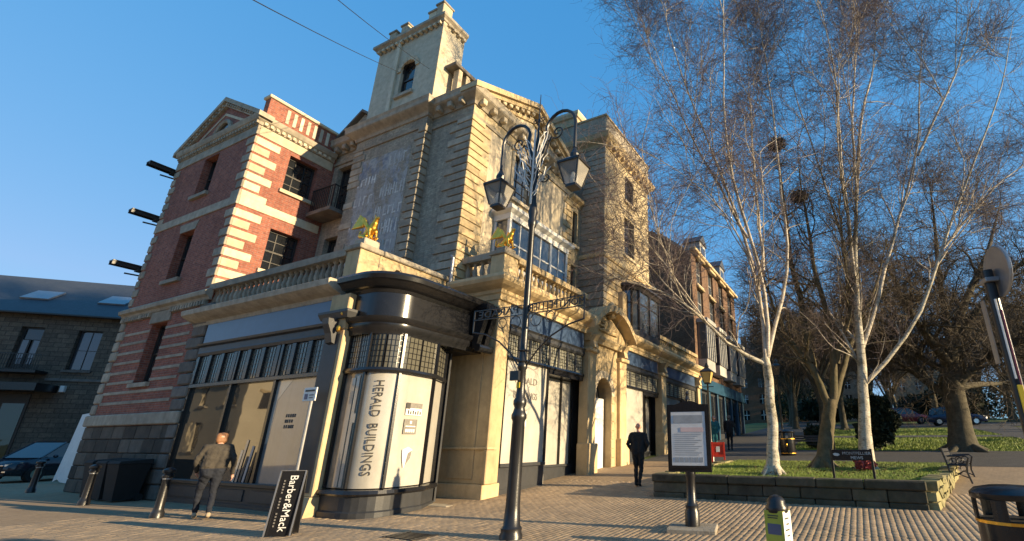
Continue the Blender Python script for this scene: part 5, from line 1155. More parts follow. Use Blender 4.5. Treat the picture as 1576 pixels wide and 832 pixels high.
birch1 = [[[-2.23,13.64,0.74],[-2.12,13.7,2.22],[-2.1,13.71,3.37],[-2.16,13.68,3.83]],
 [[-2.17,13.67,3.64],[-2.98,12.94,4.05],[-3.36,12.43,4.57],[-3.9,11.83,5.16],[-4.44,11.23,5.51],[-5.26,10.5,5.74]],
 [[-2.13,13.69,3.7],[-2.13,13.8,5.27],[-2.28,13.84,6.91],[-2.57,13.81,8.27],[-3.21,13.61,10.71],[-3.8,13.44,12.99],[-4.26,13.32,15.14],[-4.77,13.19,18.52]],
 [[-2.11,13.7,3.7],[-1.87,13.71,4.98],[-1.93,13.56,6.37],[-2.25,13.3,7.45],[-2.44,13.09,8.86],[-2.65,12.88,10.1],[-2.58,12.81,11.97],[-2.34,12.81,15.44],[-2.01,12.86,18.29]],
 [[-2.09,13.71,3.8],[-1.55,14.31,5.7],[-1.23,14.79,7.07],[-1.26,15.12,9.55],[-1.2,15.48,13.88],[-1.37,15.72,18.5]],
 [[-2.15,13.9,5.3],[-2.33,13.43,6.95],[-2.8,12.9,8.3],[-3.5,12.3,9.0]],
 [[-2.3,13.61,7.58],[-3.02,13.66,9.49],[-3.9,13.58,11.51],[-4.7,13.44,14.37],[-5.4,13.34,17.3]],
 [[-1.96,13.77,6.44],[-2.0,14.36,9.35],[-2.03,14.96,12.91],[-1.92,15.63,17.19]]]
birch2 = [[[0,16.2,0.77],[0.13,16.27,2.11],[0.3,16.35,3.34],[0.38,16.39,4.66],[0.56,16.48,6.55],[0.74,16.57,7.81],[1.0,16.69,9.59]],
 [[0.3,16.35,3.26],[1.17,16.65,3.96],[1.76,16.81,4.61],[2.72,17.16,6.09],[3.25,17.29,7.5],[3.86,17.46,8.82],[4.47,17.63,9.94],[5.14,17.83,11.37],[6.49,18.37,13.95],[7.41,18.69,16.75]],
 [[0.36,16.38,4.16],[1.07,16.96,5.81],[1.78,17.55,7.87],[2.54,18.15,9.95],[3.45,18.83,11.98],[4.3,19.48,15.9],[5.1,20.11,19.69]],
 [[0.54,16.47,6.42],[0.57,16.19,7.93],[0.71,15.97,10.0],[0.96,15.8,13.32],[1.0,15.53,15.14],[0.9,15.2,17.37]],
 [[1.0,16.69,9.59],[1.58,17.14,12.86],[2.48,17.74,15.51],[3.16,18.24,18.73]],
 [[0.45,16.42,5.53],[0.4,16.73,7.94],[0.03,16.88,11.38],[-0.46,16.98,14.76],[-0.57,17.26,18.85]],
 [[3.28,17.46,7.56],[4.63,18.53,9.07],[5.89,19.55,10.58],[7.64,20.8,11.94]],
 [[3.43,18.76,11.94],[4.88,18.87,14.22],[5.96,18.8,16.57],[6.61,18.53,19.01]],
 [[1.0,16.69,9.59],[1.22,16.43,12.26],[1.82,16.35,15.21],[2.15,16.14,18.75]]]
lime = [[[-1.2,16.37,0.77],[-0.95,16.49,1.94],[-0.72,16.6,2.83]],
 [[-0.77,16.58,2.6],[-1.18,16.63,4.02],[-1.67,16.64,4.65],[-2.18,16.64,5.9],[-2.46,16.76,7.97]],
 [[-0.71,16.61,2.6],[-0.38,16.66,3.97],[-0.34,16.57,5.46],[-0.58,16.34,6.94],[-0.57,16.23,9.17],[-0.65,16.08,11.51]],
 [[-0.67,16.63,2.6],[-0.16,17.32,4.03],[0.43,18.05,5.47],[1.31,18.92,7.05],[1.98,19.69,9.07]],
 [[-1.18,16.6,4.02],[-1.24,16.85,5.84],[-1.47,17.02,7.89],[-1.44,17.31,10.72],[-1.48,17.57,13.14]],
 [[-0.38,16.66,3.97],[0.3,16.58,5.81],[0.35,16.2,7.5],[0.44,15.83,9.5]]]
oak = [[[3.98,26.24,1.2],[4.08,26.29,2.41],[4.13,26.31,3.7],[4.19,26.34,5.03],[4.37,26.43,6.2]],
 [[4.16,26.33,3.4],[3.24,26.62,4.22],[2.36,26.94,5.25],[1.32,27.17,5.86]], [[4.12,26.31,3.9],[5.35,25.98,5.19],[6.55,25.63,5.62],[7.97,25.4,6.28]],
 [[4.19,26.34,4.8],[3.18,24.74,6.35],[2.52,23.31,7.59],[1.94,21.91,9.05]], [[4.33,26.41,5.8],[5.88,27.9,8.75],[7.46,29.41,11.16],[9.07,30.93,14.66]],
 [[4.37,26.43,6.0],[4.61,26.55,9.56],[4.95,26.71,12.05],[5.15,26.81,14.73]], [[4.16,26.33,3.84],[5.26,27.97,4.26],[6.81,29.84,4.38],[8.96,31.99,5.18]],
 [[4.18,26.34,4.5],[2.9,26.08,5.55],[2.05,26.04,7.07],[0.71,25.76,7.82]], [[4.3,26.4,5.6],[5.6,25.6,7.4],[7.2,25.0,8.9],[9.0,24.4,10.6]], [[4.3,26.4,5.4],[3.2,27.2,7.5],[2.4,28,9.8],[1.8,28.6,12]]]
tree('birch_tree', 'white barked birch with long pale limb reaching over the paved walk to the buildings', birch1, .16, .062, BIRCH, 'birch_bark', 'twig', 11, birch1[0][0], sub=STEMS)
tree('birch_tree', 'white birch with bright forked trunk behind the street name board', birch2, .18, .07, BIRCH, 'birch_bark', 'twig', 12, birch2[0][0], sub=STEMS)
LIME = [lv(18, .2, .8, 1.0, 3.0, 9, .2, .12, .5, .016, .008, .6, .045), lv(9, .1, .8, .5, 1.6, 6, .28, .08, .5, .007, .0045, .7, .012), lv(8, .1, .8, .3, .9, 4, .3, .05, .6, .0045, .0032, .8, .006)]
tree('lime_tree', 'brown barked bare tree with knobbly forked trunk between the two birches', lime, .25, .13, LIME, 'rough_bark', 'dark_twig', 13, lime[0][0])
OAK = [lv(20, .1, .9, 1.5, 4.0, 10, .24, .03, .5, .026, .012, .6, .08), lv(12, .1, .9, .7, 2.1, 7, .32, 0, .5, .011, .007, .7, .02), lv(9, .1, .9, .4, 1.2, 4, .35, -.02, .6, .007, .005, .8, .009)]
tree('spreading_tree', 'broad dark bare tree with thick trunk and low spreading branches on the park lawn', oak, .5, .24, OAK, 'dark_bark', 'dark_twig', 14, oak[0][0])
def generic(h, s, seed):
    R = random.Random(seed); tr = [[0, 0, 0], [.1 * s, 0, h * .15], [0, .1, h * .3]]; L = [tr]
    for k in range(7):
        a = k * 2.4 + R.random(); o = R.uniform(.5, 1.1) * s; z0 = h * R.uniform(.18, .3)
        L.append([[0, .05, z0], [o * .5 * cos(a), o * .5 * sin(a), z0 + h * .2], [o * 1.2 * cos(a), o * 1.2 * sin(a), z0 + h * .42], [o * 1.7 * cos(a), o * 1.7 * sin(a), z0 + h * R.uniform(.5, .7)]])
    return L
FAR = [lv(12, .15, .8, 1.6, 4.0, 8, .2, .08, .5, .035, .018, .6), lv(8, .1, .85, .9, 2.2, 6, .28, .04, .5, .02, .012, .7, .03), lv(6, .1, .85, .5, 1.3, 4, .3, 0, .6, .014, .01, .8, .016)]
protos = [tree('park_tree', 'bare brown tree standing far back in the park', generic(13, 2.8, s), .32, .16, FAR, 'dark_bark', 'dark_twig', 20 + s, (0, 0, 0), group='bare trees at the back of the park') for s in (1, 2)]
spots = [(-2.6, 40, 1.0), (-1.2, 47, .9), (1.5, 62, 1.1), (8.0, 66, 1.2), (-7.2, 64, 1.1), (-3, 74, 1.25), (14, 61, 1.15), (20, 68, 1.2), (4.5, 84, 1.3), (12.5, 42, .85), (26, 60, 1.1), (-9, 82, 1.2), (17, 88, 1.3), (32, 74, 1.2), (-5.6, 50, .95), (-6.8, 57, 1.0), (24, 46, .9), (21, 53, 1.0), (29, 90, 1.3), (38, 84, 1.3), (-13, 95, 1.3), (44, 64, 1.1), (6, 100, 1.3), (48, 95, 1.3)]
for i, (x, y, s) in enumerate(spots):
    src = protos[i % 2]; o = src if i < 2 else copy_tree(src)
    o.location = (x, y, gz(x, y) - .1); o.rotation_euler = (0, 0, i * 1.7); o.scale = (s, s, s)
# rook nests
for (x, y, z, s, lb) in ((-1.43, 17.15, 12.94, .34, 'upper rook nest of tangled twigs high in the brown tree'), (-.83, 16.33, 9.99, .3, 'lower rook nest, a dark ball of twigs among the branches')):
    R = np.random.default_rng(int(z * 10)); n = 260; u = R.normal(0, 1, (n, 3)); u /= np.linalg.norm(u, axis=1, keepdims=True); c = u * s * R.uniform(.3, 1, (n, 1)) * [1.1, 1.1, .7]
    d = R.normal(0, 1, (n, 3)); d -= u * (d * u).sum(1, keepdims=True) * .8; d /= np.linalg.norm(d, axis=1, keepdims=True); P = np.stack([c - d * .22, c, c + d * .22], 1); V, F = tubes(P, np.full((n, 3), .009), 3, R)
    t = thing('bird_nest', (x, y, z), lb, 'nest'); link('twigs', arrmesh('nest', V, F, 'dark_twig'), t)
# evergreen shrubs
def shrub(name, loc, rx, rz, label, n=7000, leaf=.06, seed=1, m='evergreen'):
    R = np.random.default_rng(seed); t = thing(name, loc, label, 'shrub'); u = R.normal(0, 1, (n, 3)); u /= np.linalg.norm(u, axis=1, keepdims=True)
    rad = R.uniform(.55, 1, n)[:, None] * (1 + .2 * np.sin(u[:, :1] * 5 + seed) * np.cos(u[:, 2:] * 6)); c = u * rad * [rx, rx, rz] + [0, 0, rz]
    a = R.normal(0, leaf, (n, 3)); b_ = R.normal(0, leaf, (n, 3)); V = np.stack([c - a, c + b_, c + a], 1).reshape(-1, 3); stuff(link('foliage', arrmesh('foliage', V, np.arange(3 * n).reshape(-1, 3), m), t))
    V, F = tubes(np.array([[[0, 0, -.1], [0, 0, rz], [.1, 0, rz * 1.4]]]), np.array([[.08, .05, .02]]), 7, R); link('stem', arrmesh('stem', V, F, 'dark_bark'), t); return t
shrub('evergreen_shrub', (.75, 26.9, gz(.75, 26.9)), .95, 1.35, 'dense dark evergreen shrub on the lawn just behind the white forked birch', 9000, .07, 3)
shrub('evergreen_shrub', (-2.2, 27.2, gz(-2.2, 27)), .5, .6, 'small round evergreen shrub beside the park litter bin', 3000, .05, 4)
for i, (x, y, rx, rz, lb) in enumerate(((-4, 70, 4, 1.6, 'low dark hedge mound at the foot of the far stone terrace'), (10, 76, 5, 1.8, 'wide dark hedge behind the parked cars'), (24, 72, 5, 1.7, 'dark hedge beside the top of the park walk'), (-8, 92, 7, 3.5, 'tall dark shrubbery closing the end of the lane'), (33, 92, 9, 3.5, 'tall dark shrubbery behind the cream rendered house side of the park'), (46, 80, 8, 3, 'dark shrubbery mound at the far edge of the park road'), (19, 96, 8, 3.2, 'dark shrubbery below the grey stone house'))): shrub('hedge', (x, y, gz(x, y)), rx, rz, lb, 6000, .16, 7 + i)
#@@THINGS

# ------------------------------------------------------------------ street lamp with fingerpost arms
LX, LY = -5.4, 6.92; LZ = gz(LX, LY)
lp = local('street_lamp', (LX, LY, LZ), 'tall black twin lantern lamp post with lettered iron street name arms', 'street lamp')
MB().lathe([(.27, -.1), (.27, .06), (.24, .1), (.25, .16), (.2, .2), (.17, .5), (.16, 1.0), (.155, 1.85), (.19, 1.9), (.19, 1.96), (.16, 2.0), (.13, 2.08), (.165, 2.14), (.165, 2.2), (.12, 2.26), (.105, 2.4), (.1, 2.75), (.13, 2.78), (.13, 2.84), (.1, 2.88), (.095, 3.4), (.085, 5.6), (.12, 5.65), (.13, 5.75), (.1, 5.82), (.14, 5.95), (.1, 6.1), (.075, 6.2), (.065, 7.5), (.085, 7.55), (.06, 7.65), (.03, 7.9), (.012, 8.9)], n=20, sx=.7, sy=.7).build('column', 'cast_iron', lp, smooth=True)
for k in range(12):
    a = 2 * pi * k / 12; MB().bar((.104 * cos(a), .104 * sin(a), .55), (.098 * cos(a), .098 * sin(a), 1.8), .018).build('flute', 'cast_iron', lp)
lan = MB()
def lantern(parent, x, z, lit='lantern_glass', s=1.0):
    t = MB().box(x - .13 * s, x + .13 * s, -.13 * s, .13 * s, z - .06 * s, z).build('lantern', 'cast_iron', parent)
    b, tp, h = .14 * s, .26 * s, .52 * s
    cs = [(-1, -1), (1, -1), (1, 1), (-1, 1)]
    q = MB()
    for (sx, sy) in cs: q.bar((x + sx * b, sy * b, z), (x + sx * tp, sy * tp, z + h), .028 * s)
    for i in range(4):
        a, c = cs[i], cs[(i + 1) % 4]; q.bar((x + a[0] * tp, a[1] * tp, z + h), (x + c[0] * tp, c[1] * tp, z + h), .045 * s)
    q.build('lantern_frame', 'cast_iron', t)
    for i in range(4):
        a, c = cs[i], cs[(i + 1) % 4]; k = .97
        MB().add([(x + a[0] * b * k, a[1] * b * k, z), (x + c[0] * b * k, c[1] * b * k, z), (x + c[0] * tp * k, c[1] * tp * k, z + h), (x + a[0] * tp * k, a[1] * tp * k, z + h)], [(0, 1, 2, 3)]).build('lantern_pane', lit, t)
    q = MB(); q.add([(x + a * tp * 1.1, c * tp * 1.1, z + h + .02) for a, c in cs] + [(x + a * .09 * s, c * .09 * s, z + h + .2 * s) for a, c in cs], [(0, 1, 5, 4), (1, 2, 6, 5), (2, 3, 7, 6), (3, 0, 4, 7), (4, 5, 6, 7), (3, 2, 1, 0)]); q.lathe([(.1 * s, .18 * s), (.11 * s, .28 * s), (.07 * s, .36 * s), (.04 * s, .45 * s)], (x, 0, z + h), 10); q.build('lantern_roof', 'cast_iron', t)
    MB().lathe([(.05, 0), (.07, .1), (.03, .25)], (x, 0, z + .05), 8).build('lamp_bulb', 'white_paint', t)
    return t
for s in (-1, 1):
    x = s * .95; lantern(lp, x, 6.36 - LZ, s=.9)
    pts = [(.04 * s, 0, 6.75), (.12 * s, 0, 7.3), (.24 * s, 0, 7.75)] + [(s * (.58 - .37 * cos(a)), 0, 7.83 + .42 * sin(a)) for a in np.linspace(.25, pi - .1, 9)] + [(x, 0, 7.55), (x, 0, 7.22)]
    MB().tube(pts, .036, 8).build('swan_arm', 'cast_iron', lp, smooth=True)
    sp = [(s * (.5 + .17 * (1 - t * .8) * cos(3.6 + t * 8)), 0, 7.75 + .17 * (1 - t * .8) * sin(3.6 + t * 8)) for t in np.linspace(0, 1, 22)]
    MB().tube([(s * .08, 0, 6.95), (s * .22, 0, 7.3)] + sp, .017, 6).build('scroll', 'cast_iron', lp)
    sp = [(s * (.26 + .13 * (1 - t * .8) * cos(2 + t * 9)), 0, 6.7 + .13 * (1 - t * .8) * sin(2 + t * 9)) for t in np.linspace(0, 1, 20)]; MB().tube(sp, .015, 6).build('scroll', 'cast_iron', lp)
    sp = [(s * (.09 + .07 * (1 - t * .7) * cos(pi + t * 7)), 0, 8.22 + .07 * (1 - t * .7) * sin(pi + t * 7)) for t in np.linspace(0, 1, 14)]; MB().tube(sp, .011, 6).build('finial_scroll', 'cast_iron', lp)
    # name arm: two rails, end bar, curved brace, rings
    a = MB(); a.bar((s * .06, 0, 3.80), (s * 1.28, 0, 3.82), .018); a.bar((s * .06, 0, 3.99), (s * 1.28, 0, 4.01), .018); a.bar((s * 1.28, 0, 3.56), (s * 1.28, 0, 4.02), .022)
    a.tube([(s * 1.28, 0, 3.57), (s * .95, 0, 3.5), (s * .6, 0, 3.33), (s * .3, 0, 3.08), (s * .07, 0, 2.8)], .016, 6)
    ao = a.build('name_arm', 'cast_iron', lp)
    for cx, r in ((.24, .12), (.56, .1)):
        MB().tube([(s * (cx + r * cos(t)), 0, 3.79 - r + r * sin(t)) for t in np.linspace(0, 2 * pi, 19)[:-1]], .009, 5, closed=True).build('ring', 'cast_iron', ao)
    text(ao, 'MONTPELLIER' if s > 0 else 'PARADE', 'cast_iron', .2, (s * .68, 0, 3.905), basis((-1, 0, 0), (0, 0, 1)), depth=.008, sx=1.0 if s > 0 else 1.35)
for z in (2.9, 3.1): MB().tube([(.08 * cos(a), .08 * sin(a), z) for a in np.linspace(0, 2 * pi, 13)[:-1]], .02, 5, closed=True).build('collar', 'cast_iron', lp)
pbox(lp, 'yellow_label', 'yellow_tape', -.035, .035, -.09, -.078, 2.42, 2.52, .002)
MB().box(-.16, .03, -.14, -.08, 2.55, 2.72).build('junction_box', 'cast_iron', lp)
def small_lamp(loc, h, label, lit):
    t = local('park_lamp', loc, label, 'street lamp'); MB().lathe([(.12, -.05), (.12, .3), (.07, .4), (.05, 1.0), (.04, h - .75), (.06, h - .72), (.03, h - .68)], n=12).build('column', 'cast_iron', t, smooth=True)
    lantern(t, 0, h - .68, lit, .85); MB().bar((-.25, 0, h - .85), (.25, 0, h - .85), .03).build('ladder_bar', 'cast_iron', t); return t
small_lamp((-5.45, 19.3, gz(-5.45, 19.3)), 3.85, 'old lamp post with amber lantern standing behind the information board', 'amber_glass')
small_lamp((-3.35, 24.4, gz(-3.35, 24.4)), 4.3, 'dark park lamp post beside the distant litter bin', 'dark_glass')
fd = local('festive_decoration', (LX, LY, LZ), 'white wire festive tree decoration tied to the lamp post between its lanterns', 'decoration')
q = MB(); R = random.Random(4)
for k in range(26):
    s = R.choice((-1, 1)); x0 = s * R.uniform(.02, .12); z0 = R.uniform(6.2, 7.3); pts = [(x0, -.1, z0)]
    for j in range(5): pts.append((pts[-1][0] + s * R.uniform(.0, .1), pts[-1][1] + R.uniform(-.06, .05), pts[-1][2] + R.uniform(.04, .2)))
    q.tube(pts, .011, 4)
q.bar((.0, -.1, 6.1), (.0, -.1, 7.9), .03); q.build('wire_frame', 'white_paint', fd)
# ------------------------------------------------------------------ information board
ib = local('information_board', (-2.88, 8.74, gz(-2.88, 8.74)), 'black framed information board on cast post with stone base slab', 'information board', rz=radians(12))
pbox(ib, 'base_slab', 'weathered_shaded_stone', -.42, .42, -.36, .36, -.06, .07, .02)
MB().lathe([(.13, .06), (.13, .3), (.11, .34), (.12, .4), (.085, .45), (.075, .85), (.09, .88), (.09, .95)], n=16).build('post', 'cast_iron', ib, smooth=True)
q = MB(); q.box(-.39, .39, -.06, .08, .95, 2.08); q.prism([(-.39, -.06, 2.08), (.39, -.06, 2.08), (.39, -.06, 2.13), (.22, -.06, 2.14), (.12, -.06, 2.18), (0, -.06, 2.2), (-.12, -.06, 2.18), (-.22, -.06, 2.14), (-.39, -.06, 2.13)], (0, .14, 0)); q.build('case', 'black_paint', ib)
MB().lathe([(.03, 0), (.05, .05), (.02, .12), (.04, .16), (.005, .22)], (0, 0, 2.18), 10).build('finial', 'cast_iron', ib)
po = MB().box(-.315, .315, -.075, -.066, 1.06, 2.0).build('poster', 'poster_paper', ib)
pbox(po, 'poster_band', 'poster_grey', -.27, .27, -.08, -.074, 1.8, 1.94, 0); pbox(po, 'poster_rule', 'poster_pink', -.14, .27, -.08, -.074, 1.64, 1.72, 0)
for k in range(11): pbox(po, 'text_line', 'poster_grey', -.26, .24 - (k % 3) * .06, -.079, -.074, 1.60 - k * .036, 1.608 - k * .036, 0)
for k in range(6): pbox(po, 'thumbnail', 'poster_grey', -.26 + k * .088, -.19 + k * .088, -.079, -.074, 1.12, 1.2, 0)
q = MB(); q.box(-.36, -.32, -.08, -.06, 1.02, 2.04); q.box(.32, .36, -.08, -.06, 1.02, 2.04); q.box(-.32, .32, -.08, -.06, 1.02, 1.055); q.box(-.32, .32, -.08, -.06, 2.005, 2.04); q.build('frame', 'black_paint', ib)
# ------------------------------------------------------------------ bollards
bol = local('bollard', (-13.64, 5.53, gz(-13.64, 5.53)), 'black cast iron bollard with moulded cap beside the walking man in grey jumper', 'bollard', 'bollards along the kerb')
MB().lathe([(.12, -.05), (.12, .1), (.1, .13), (.085, .2), (.07, .75), (.075, .78)], n=14).build('shaft', 'cast_iron', bol, smooth=True)
MB().lathe([(.075, .78), (.1, .8), (.1, .84), (.08, .86), (.08, .88), (.115, .9), (.115, .95), (.06, .985), (.01, 1.0)], n=14).build('cap', 'cast_iron', bol, smooth=True); MB().lathe([(.078, .755), (.08, .76), (.08, .785), (.078, .79)], n=14).build('reflective_band', 'steel', bol)
for (x, y, lb) in ((-18.35, 5.85, 'black cast iron bollard in front of the wheeled bins'), (-24.6, 6.5, 'black cast iron bollard in front of the parked dark car')):
    o = copy_tree(bol); o.location = (x, y, 0); o['label'] = lb
yb = local('wrapped_bollard', (-1.28, 7.86, gz(-1.28, 7.86)), 'domed black bollard wrapped in a yellow printed notice', 'bollard', rz=radians(-14))
MB().lathe([(.15, .5), (.16, .52), (.16, .58), (.13, .62), (.13, .66), (.09, .71), (.03, .735)], n=16).build('dome', 'cast_iron', yb, smooth=True); pbox(yb, 'shaft', 'cast_iron', -.11, .11, -.11, .11, -.05, .5, .01)
wr = MB().box(-.14, .14, -.14, .14, .02, .53).build('notice_wrap', 'yellow_print', yb); pbox(wr, 'notice_picture', 'purple_print', -.1, .1, -.144, -.139, .22, .36, 0); pbox(wr, 'notice_text', 'ink', -.09, .07, -.144, -.139, .46, .475, 0); pbox(wr, 'notice_text', 'ink', -.09, .06, -.144, -.139, .43, .445, 0)
pbox(wr, 'notice_side', 'white_letter', .138, .143, -.139, .139, .03, .525, 0)
for k in range(5): pbox(wr, 'notice_text', 'ink', .142, .146, -.09 + (k % 2) * .04, .05, .12 + k * .075, .14 + k * .075, 0)
# ------------------------------------------------------------------ litter bins
def litter_bin(name, loc, label, r=.33, h=1.0):
    t = local(name, loc, label, 'litter bin'); n = 20
    MB().lathe([(r * .9, -.05), (r * .95, .02), (r, .1), (r, .62 * h)], n=n).build('drum', 'black_paint', t, smooth=True)
    MB().lathe([(r * 1.03, .62 * h), (r * 1.03, .65 * h)], n=n).build('gilt_band', 'gilding', t); MB().lathe([(r * 1.02, .07 * h), (r * 1.02, .09 * h)], n=n).build('gilt_band', 'gilding', t)
    for k in range(6):
        a0 = 2 * pi * k / 6; q = MB(); seg = [(r * cos(a0 + d), r * sin(a0 + d)) for d in np.linspace(-.2, .2, 4)]; q.sweep(seg[::1], [(-.02, .65 * h), (.008, .65 * h), (.008, .86 * h), (-.02, .86 * h)]); q.build('hood_post', 'black_paint', t)
    MB().lathe([(r * .9, .5 * h), (r * .9, .66 * h)], n=n).build('liner', 'charcoal_paint', t)
    MB().lathe([(r * 1.02, .86 * h), (r * 1.06, .88 * h), (r * 1.06, .92 * h), (r * .9, .97 * h), (r * .5, h), (.01, h * 1.01)], n=n).build('hood', 'black_paint', t, smooth=True)
    q = MB(); q.tube([(.03 * cos(a) - .0, -r - .006, .4 * h + .05 * sin(a)) for a in np.linspace(0, 2 * pi, 9)[:-1]], .01, 4, closed=True); q.box(-.02, .02, -r - .012, -r - .002, .33 * h, .36 * h); q.build('gilt_emblem', 'gilding', t)
    return t
litter_bin('litter_bin', (1.42, 7.15, gz(1.4, 7.15)), 'round black litter bin with gold bands and open hood on the brick paving', .36, 1.02)
litter_bin('litter_bin', (-3.05, 23.3, gz(-3, 23.3)), 'dark litter bin beside the path behind the first birch', .34, 1.1)
# ------------------------------------------------------------------ benches
def bench(loc, rz, label, L=1.75):
    t = local('bench', loc, label, 'bench', rz=rz)
    for y in (-L / 2, L / 2):
        q = MB(); q.tube([(-.24, y, -.02), (-.2, y, .25), (-.22, y, .42), (-.3, y, .85)], .025, 6); q.tube([(.24, y, -.02), (.18, y, .25), (.2, y, .42), (.26, y, .6), (.2, y, .66), (-.2, y, .64)], .024, 6); q.tube([(-.22, y, .42), (.2, y, .42)], .022, 6)
        for cx, cz in ((-.08, .52), (.08, .53), (0, .28)): q.tube([(cx + .075 * cos(a), y, cz + .075 * sin(a)) for a in np.linspace(0, 2 * pi, 11)[:-1]], .011, 4, closed=True)
        q.tube([(-.22, y, .1), (0, y, .2), (.22, y, .1)], .014, 5); q.build('end_frame', 'cast_iron', t)
    for k in range(4): pbox(t, 'seat_slat', 'dark_timber', -.19 + k * .1, -.11 + k * .1, -L / 2, L / 2, .43, .455, .005)
    for k in range(3): z = .55 + k * .1; x = -.235 - k * .025; MB().hexa([(x - .01, -L / 2, z), (x + .012, -L / 2, z), (x + .012, L / 2, z), (x - .01, L / 2, z)], [(x - .03, -L / 2, z + .08), (x - .008, -L / 2, z + .08), (x - .008, L / 2, z + .08), (x - .03, L / 2, z + .08)]).build('back_slat', 'dark_timber', t)
    return t
bench((2.35, 16.55, gz(2.35, 16.5)), radians(-12), 'dark slatted bench with scrolled iron ends beside the rubble planter wall'); 
bench((-2.0, 23.6, gz(-2, 23.6)), radians(-85), 'dark park bench next to the distant litter bin')
bench((8.6, 33.5, gz(8.6, 33.5)), radians(185), 'dark park bench on the lawn by the tree lined park walk')
# ------------------------------------------------------------------ street name board on the grass bed
ms = thing('street_name_board', (-.25, 12.38, .72), 'black board with white lettering on two posts at the planter edge', 'sign')
q = pbox(ms, 'board', 'black_paint', -.68, .16, 12.36, 12.39, 1.15, 1.38, .006)
for x in (-.68, .14): pbox(ms, 'post', 'cast_iron', x - .03, x + .025, 12.391, 12.43, .6, 1.4, .006)
text(ms, 'MONTPELLIER', 'faded_white', .088, (-.16, 12.355, 1.3), RY, sx=1.05); text(ms, 'MEWS', 'faded_white', .088, (-.16, 12.355, 1.205), RY, sx=1.05)
q = MB(); q.prism([(-.65, 12.357, 1.29), (-.6, 12.357, 1.31), (-.53, 12.357, 1.3), (-.5, 12.357, 1.27), (-.55, 12.357, 1.24), (-.62, 12.357, 1.25)], (0, -.003, 0)); q.build('pointing_hand', 'faded_white', ms)
shrub('flower_tribute', (-.02, 15.7, gtop(0, 15.7)), .28, .16, 'small heap of dark flowers laid at the foot of the forked birch', 900, .03, 9, 'flower')
# ------------------------------------------------------------------ round sign on pole
rs = local('round_sign', (1.24, 5.05, gz(1.24, 5.05)), 'round grey sign seen from behind on a tall dark pole with yellow sticker', 'sign', rz=radians(-80))
MB().tube([(0, 0, -.1), (0, 0, 2.98)], .042, 14).build('pole', 'cast_iron', rs, smooth=True)
q = MB(); nrm = Vector((0, 1, 0)); 
q.tube([(.05, .05, 2.95), (.05, .065, 2.95)], .225, 28); q.build('disc', 'steel', rs); MB().tube([(.05 + .225 * cos(a), .058, 2.95 + .225 * sin(a)) for a in np.linspace(0, 2 * pi, 29)[:-1]], .014, 6, closed=True).build('rim', 'steel', rs)
pbox(rs, 'bracket', 'steel', -.07, .07, -.055, .05, 2.86, 2.9, .004); pbox(rs, 'bracket', 'steel', -.07, .07, -.055, .05, 3.0, 3.04, .004) if False else None
q = MB(); q.box(-.13, -.06, -.06, -.05, 2.15, 2.72); q.build('side_plate', 'steel', rs)
pbox(rs, 'yellow_sticker', 'yellow_tape', .02, .047, -.02, .02, 1.62, 1.95, .002); pbox(rs, 'highlight_strip', 'white_letter', .02, .046, -.02, -.005, 2.0, 2.7, .002); pbox(rs, 'red_sticker', 'car_red', .02, .046, .005, .02, 1.9, 2.6, .002)  # the white strip is a painted highlight on the dark pole
# ------------------------------------------------------------------ A-board, parking sign, barriers, bins by the wall
ab = local('pavement_board', (-9.12, 5.48, gz(-9.1, 5.48)), 'black pavement board with white vertical lettering in front of the shop window', 'sign', rz=radians(38))
bd = MB(); bd.hexa([(-.2, -.15, .02), (.2, -.15, .02), (.2, -.12, .02), (-.2, -.12, .02)], [(-.2, -.03, 1.03), (.2, -.03, 1.03), (.2, 0, 1.03), (-.2, 0, 1.03)]); bo = bd.build('front_panel', 'black_paint', ab)
MB().hexa([(-.2, .12, .02), (.2, .12, .02), (.2, .15, .02), (-.2, .15, .02)], [(-.2, .003, 1.03), (.2, .003, 1.03), (.2, .033, 1.03), (-.2, .033, 1.03)]).build('rear_panel', 'black_paint', ab)
upv = Vector((0, .12, 1.01)).normalized(); nv = Vector((1, 0, 0)).cross(upv)
text(bo, 'Barber&Mack', 'white_letter', .175, (.03, -.1, .525), basis(-upv, (1, 0, 0)), depth=.003, sx=.92)
for k in range(16):
    if k in (5, 10): continue
    p_ = Vector((-.1, -.1, .525)) - upv * (-.36 + k * .047); MB().prism([tuple(p_ + Vector((a_, 0, 0)) - upv * b_) for a_, b_ in ((-.012, 0), (.012, 0), (.012, .026), (-.012, .026))], tuple(nv * .004)).build('small_print', 'faded_ink', bo)
for s in (-1, 1): MB().bar((s * .197, -.197, .02), (s * .197, -.034, 1.035), .022, .012).build('edge_trim', 'steel', ab)
MB().bar((-.2, -.035, 1.035), (.2, -.035, 1.035), .022, .012).build('edge_trim', 'steel', ab)
ps = thing('parking_sign', (-11.0, 6.72, 0), 'small white parking restriction plate on a thin grey post beside the stone pilaster', 'sign')
MB().tube([(-11.12, 6.72, 0), (-11.12, 6.72, 2.72)], .035, 10).build('post', 'steel', ps); pl_ = pbox(ps, 'plate', 'white_letter', -11.36, -10.9, 6.655, 6.68, 2.42, 2.72, .006)
pbox(ps, 'plate_band', 'ink', -11.3, -10.96, 6.651, 6.654, 2.63, 2.67, 0); pbox(ps, 'plate_symbol', 'purple_print', -11.3, -11.18, 6.651, 6.654, 2.46, 2.58, 0); pbox(ps, 'plate_text', 'ink', -11.13, -10.97, 6.651, 6.654, 2.54, 2.56, 0); pbox(ps, 'plate_text', 'ink', -11.13, -10.99, 6.651, 6.654, 2.48, 2.5, 0)
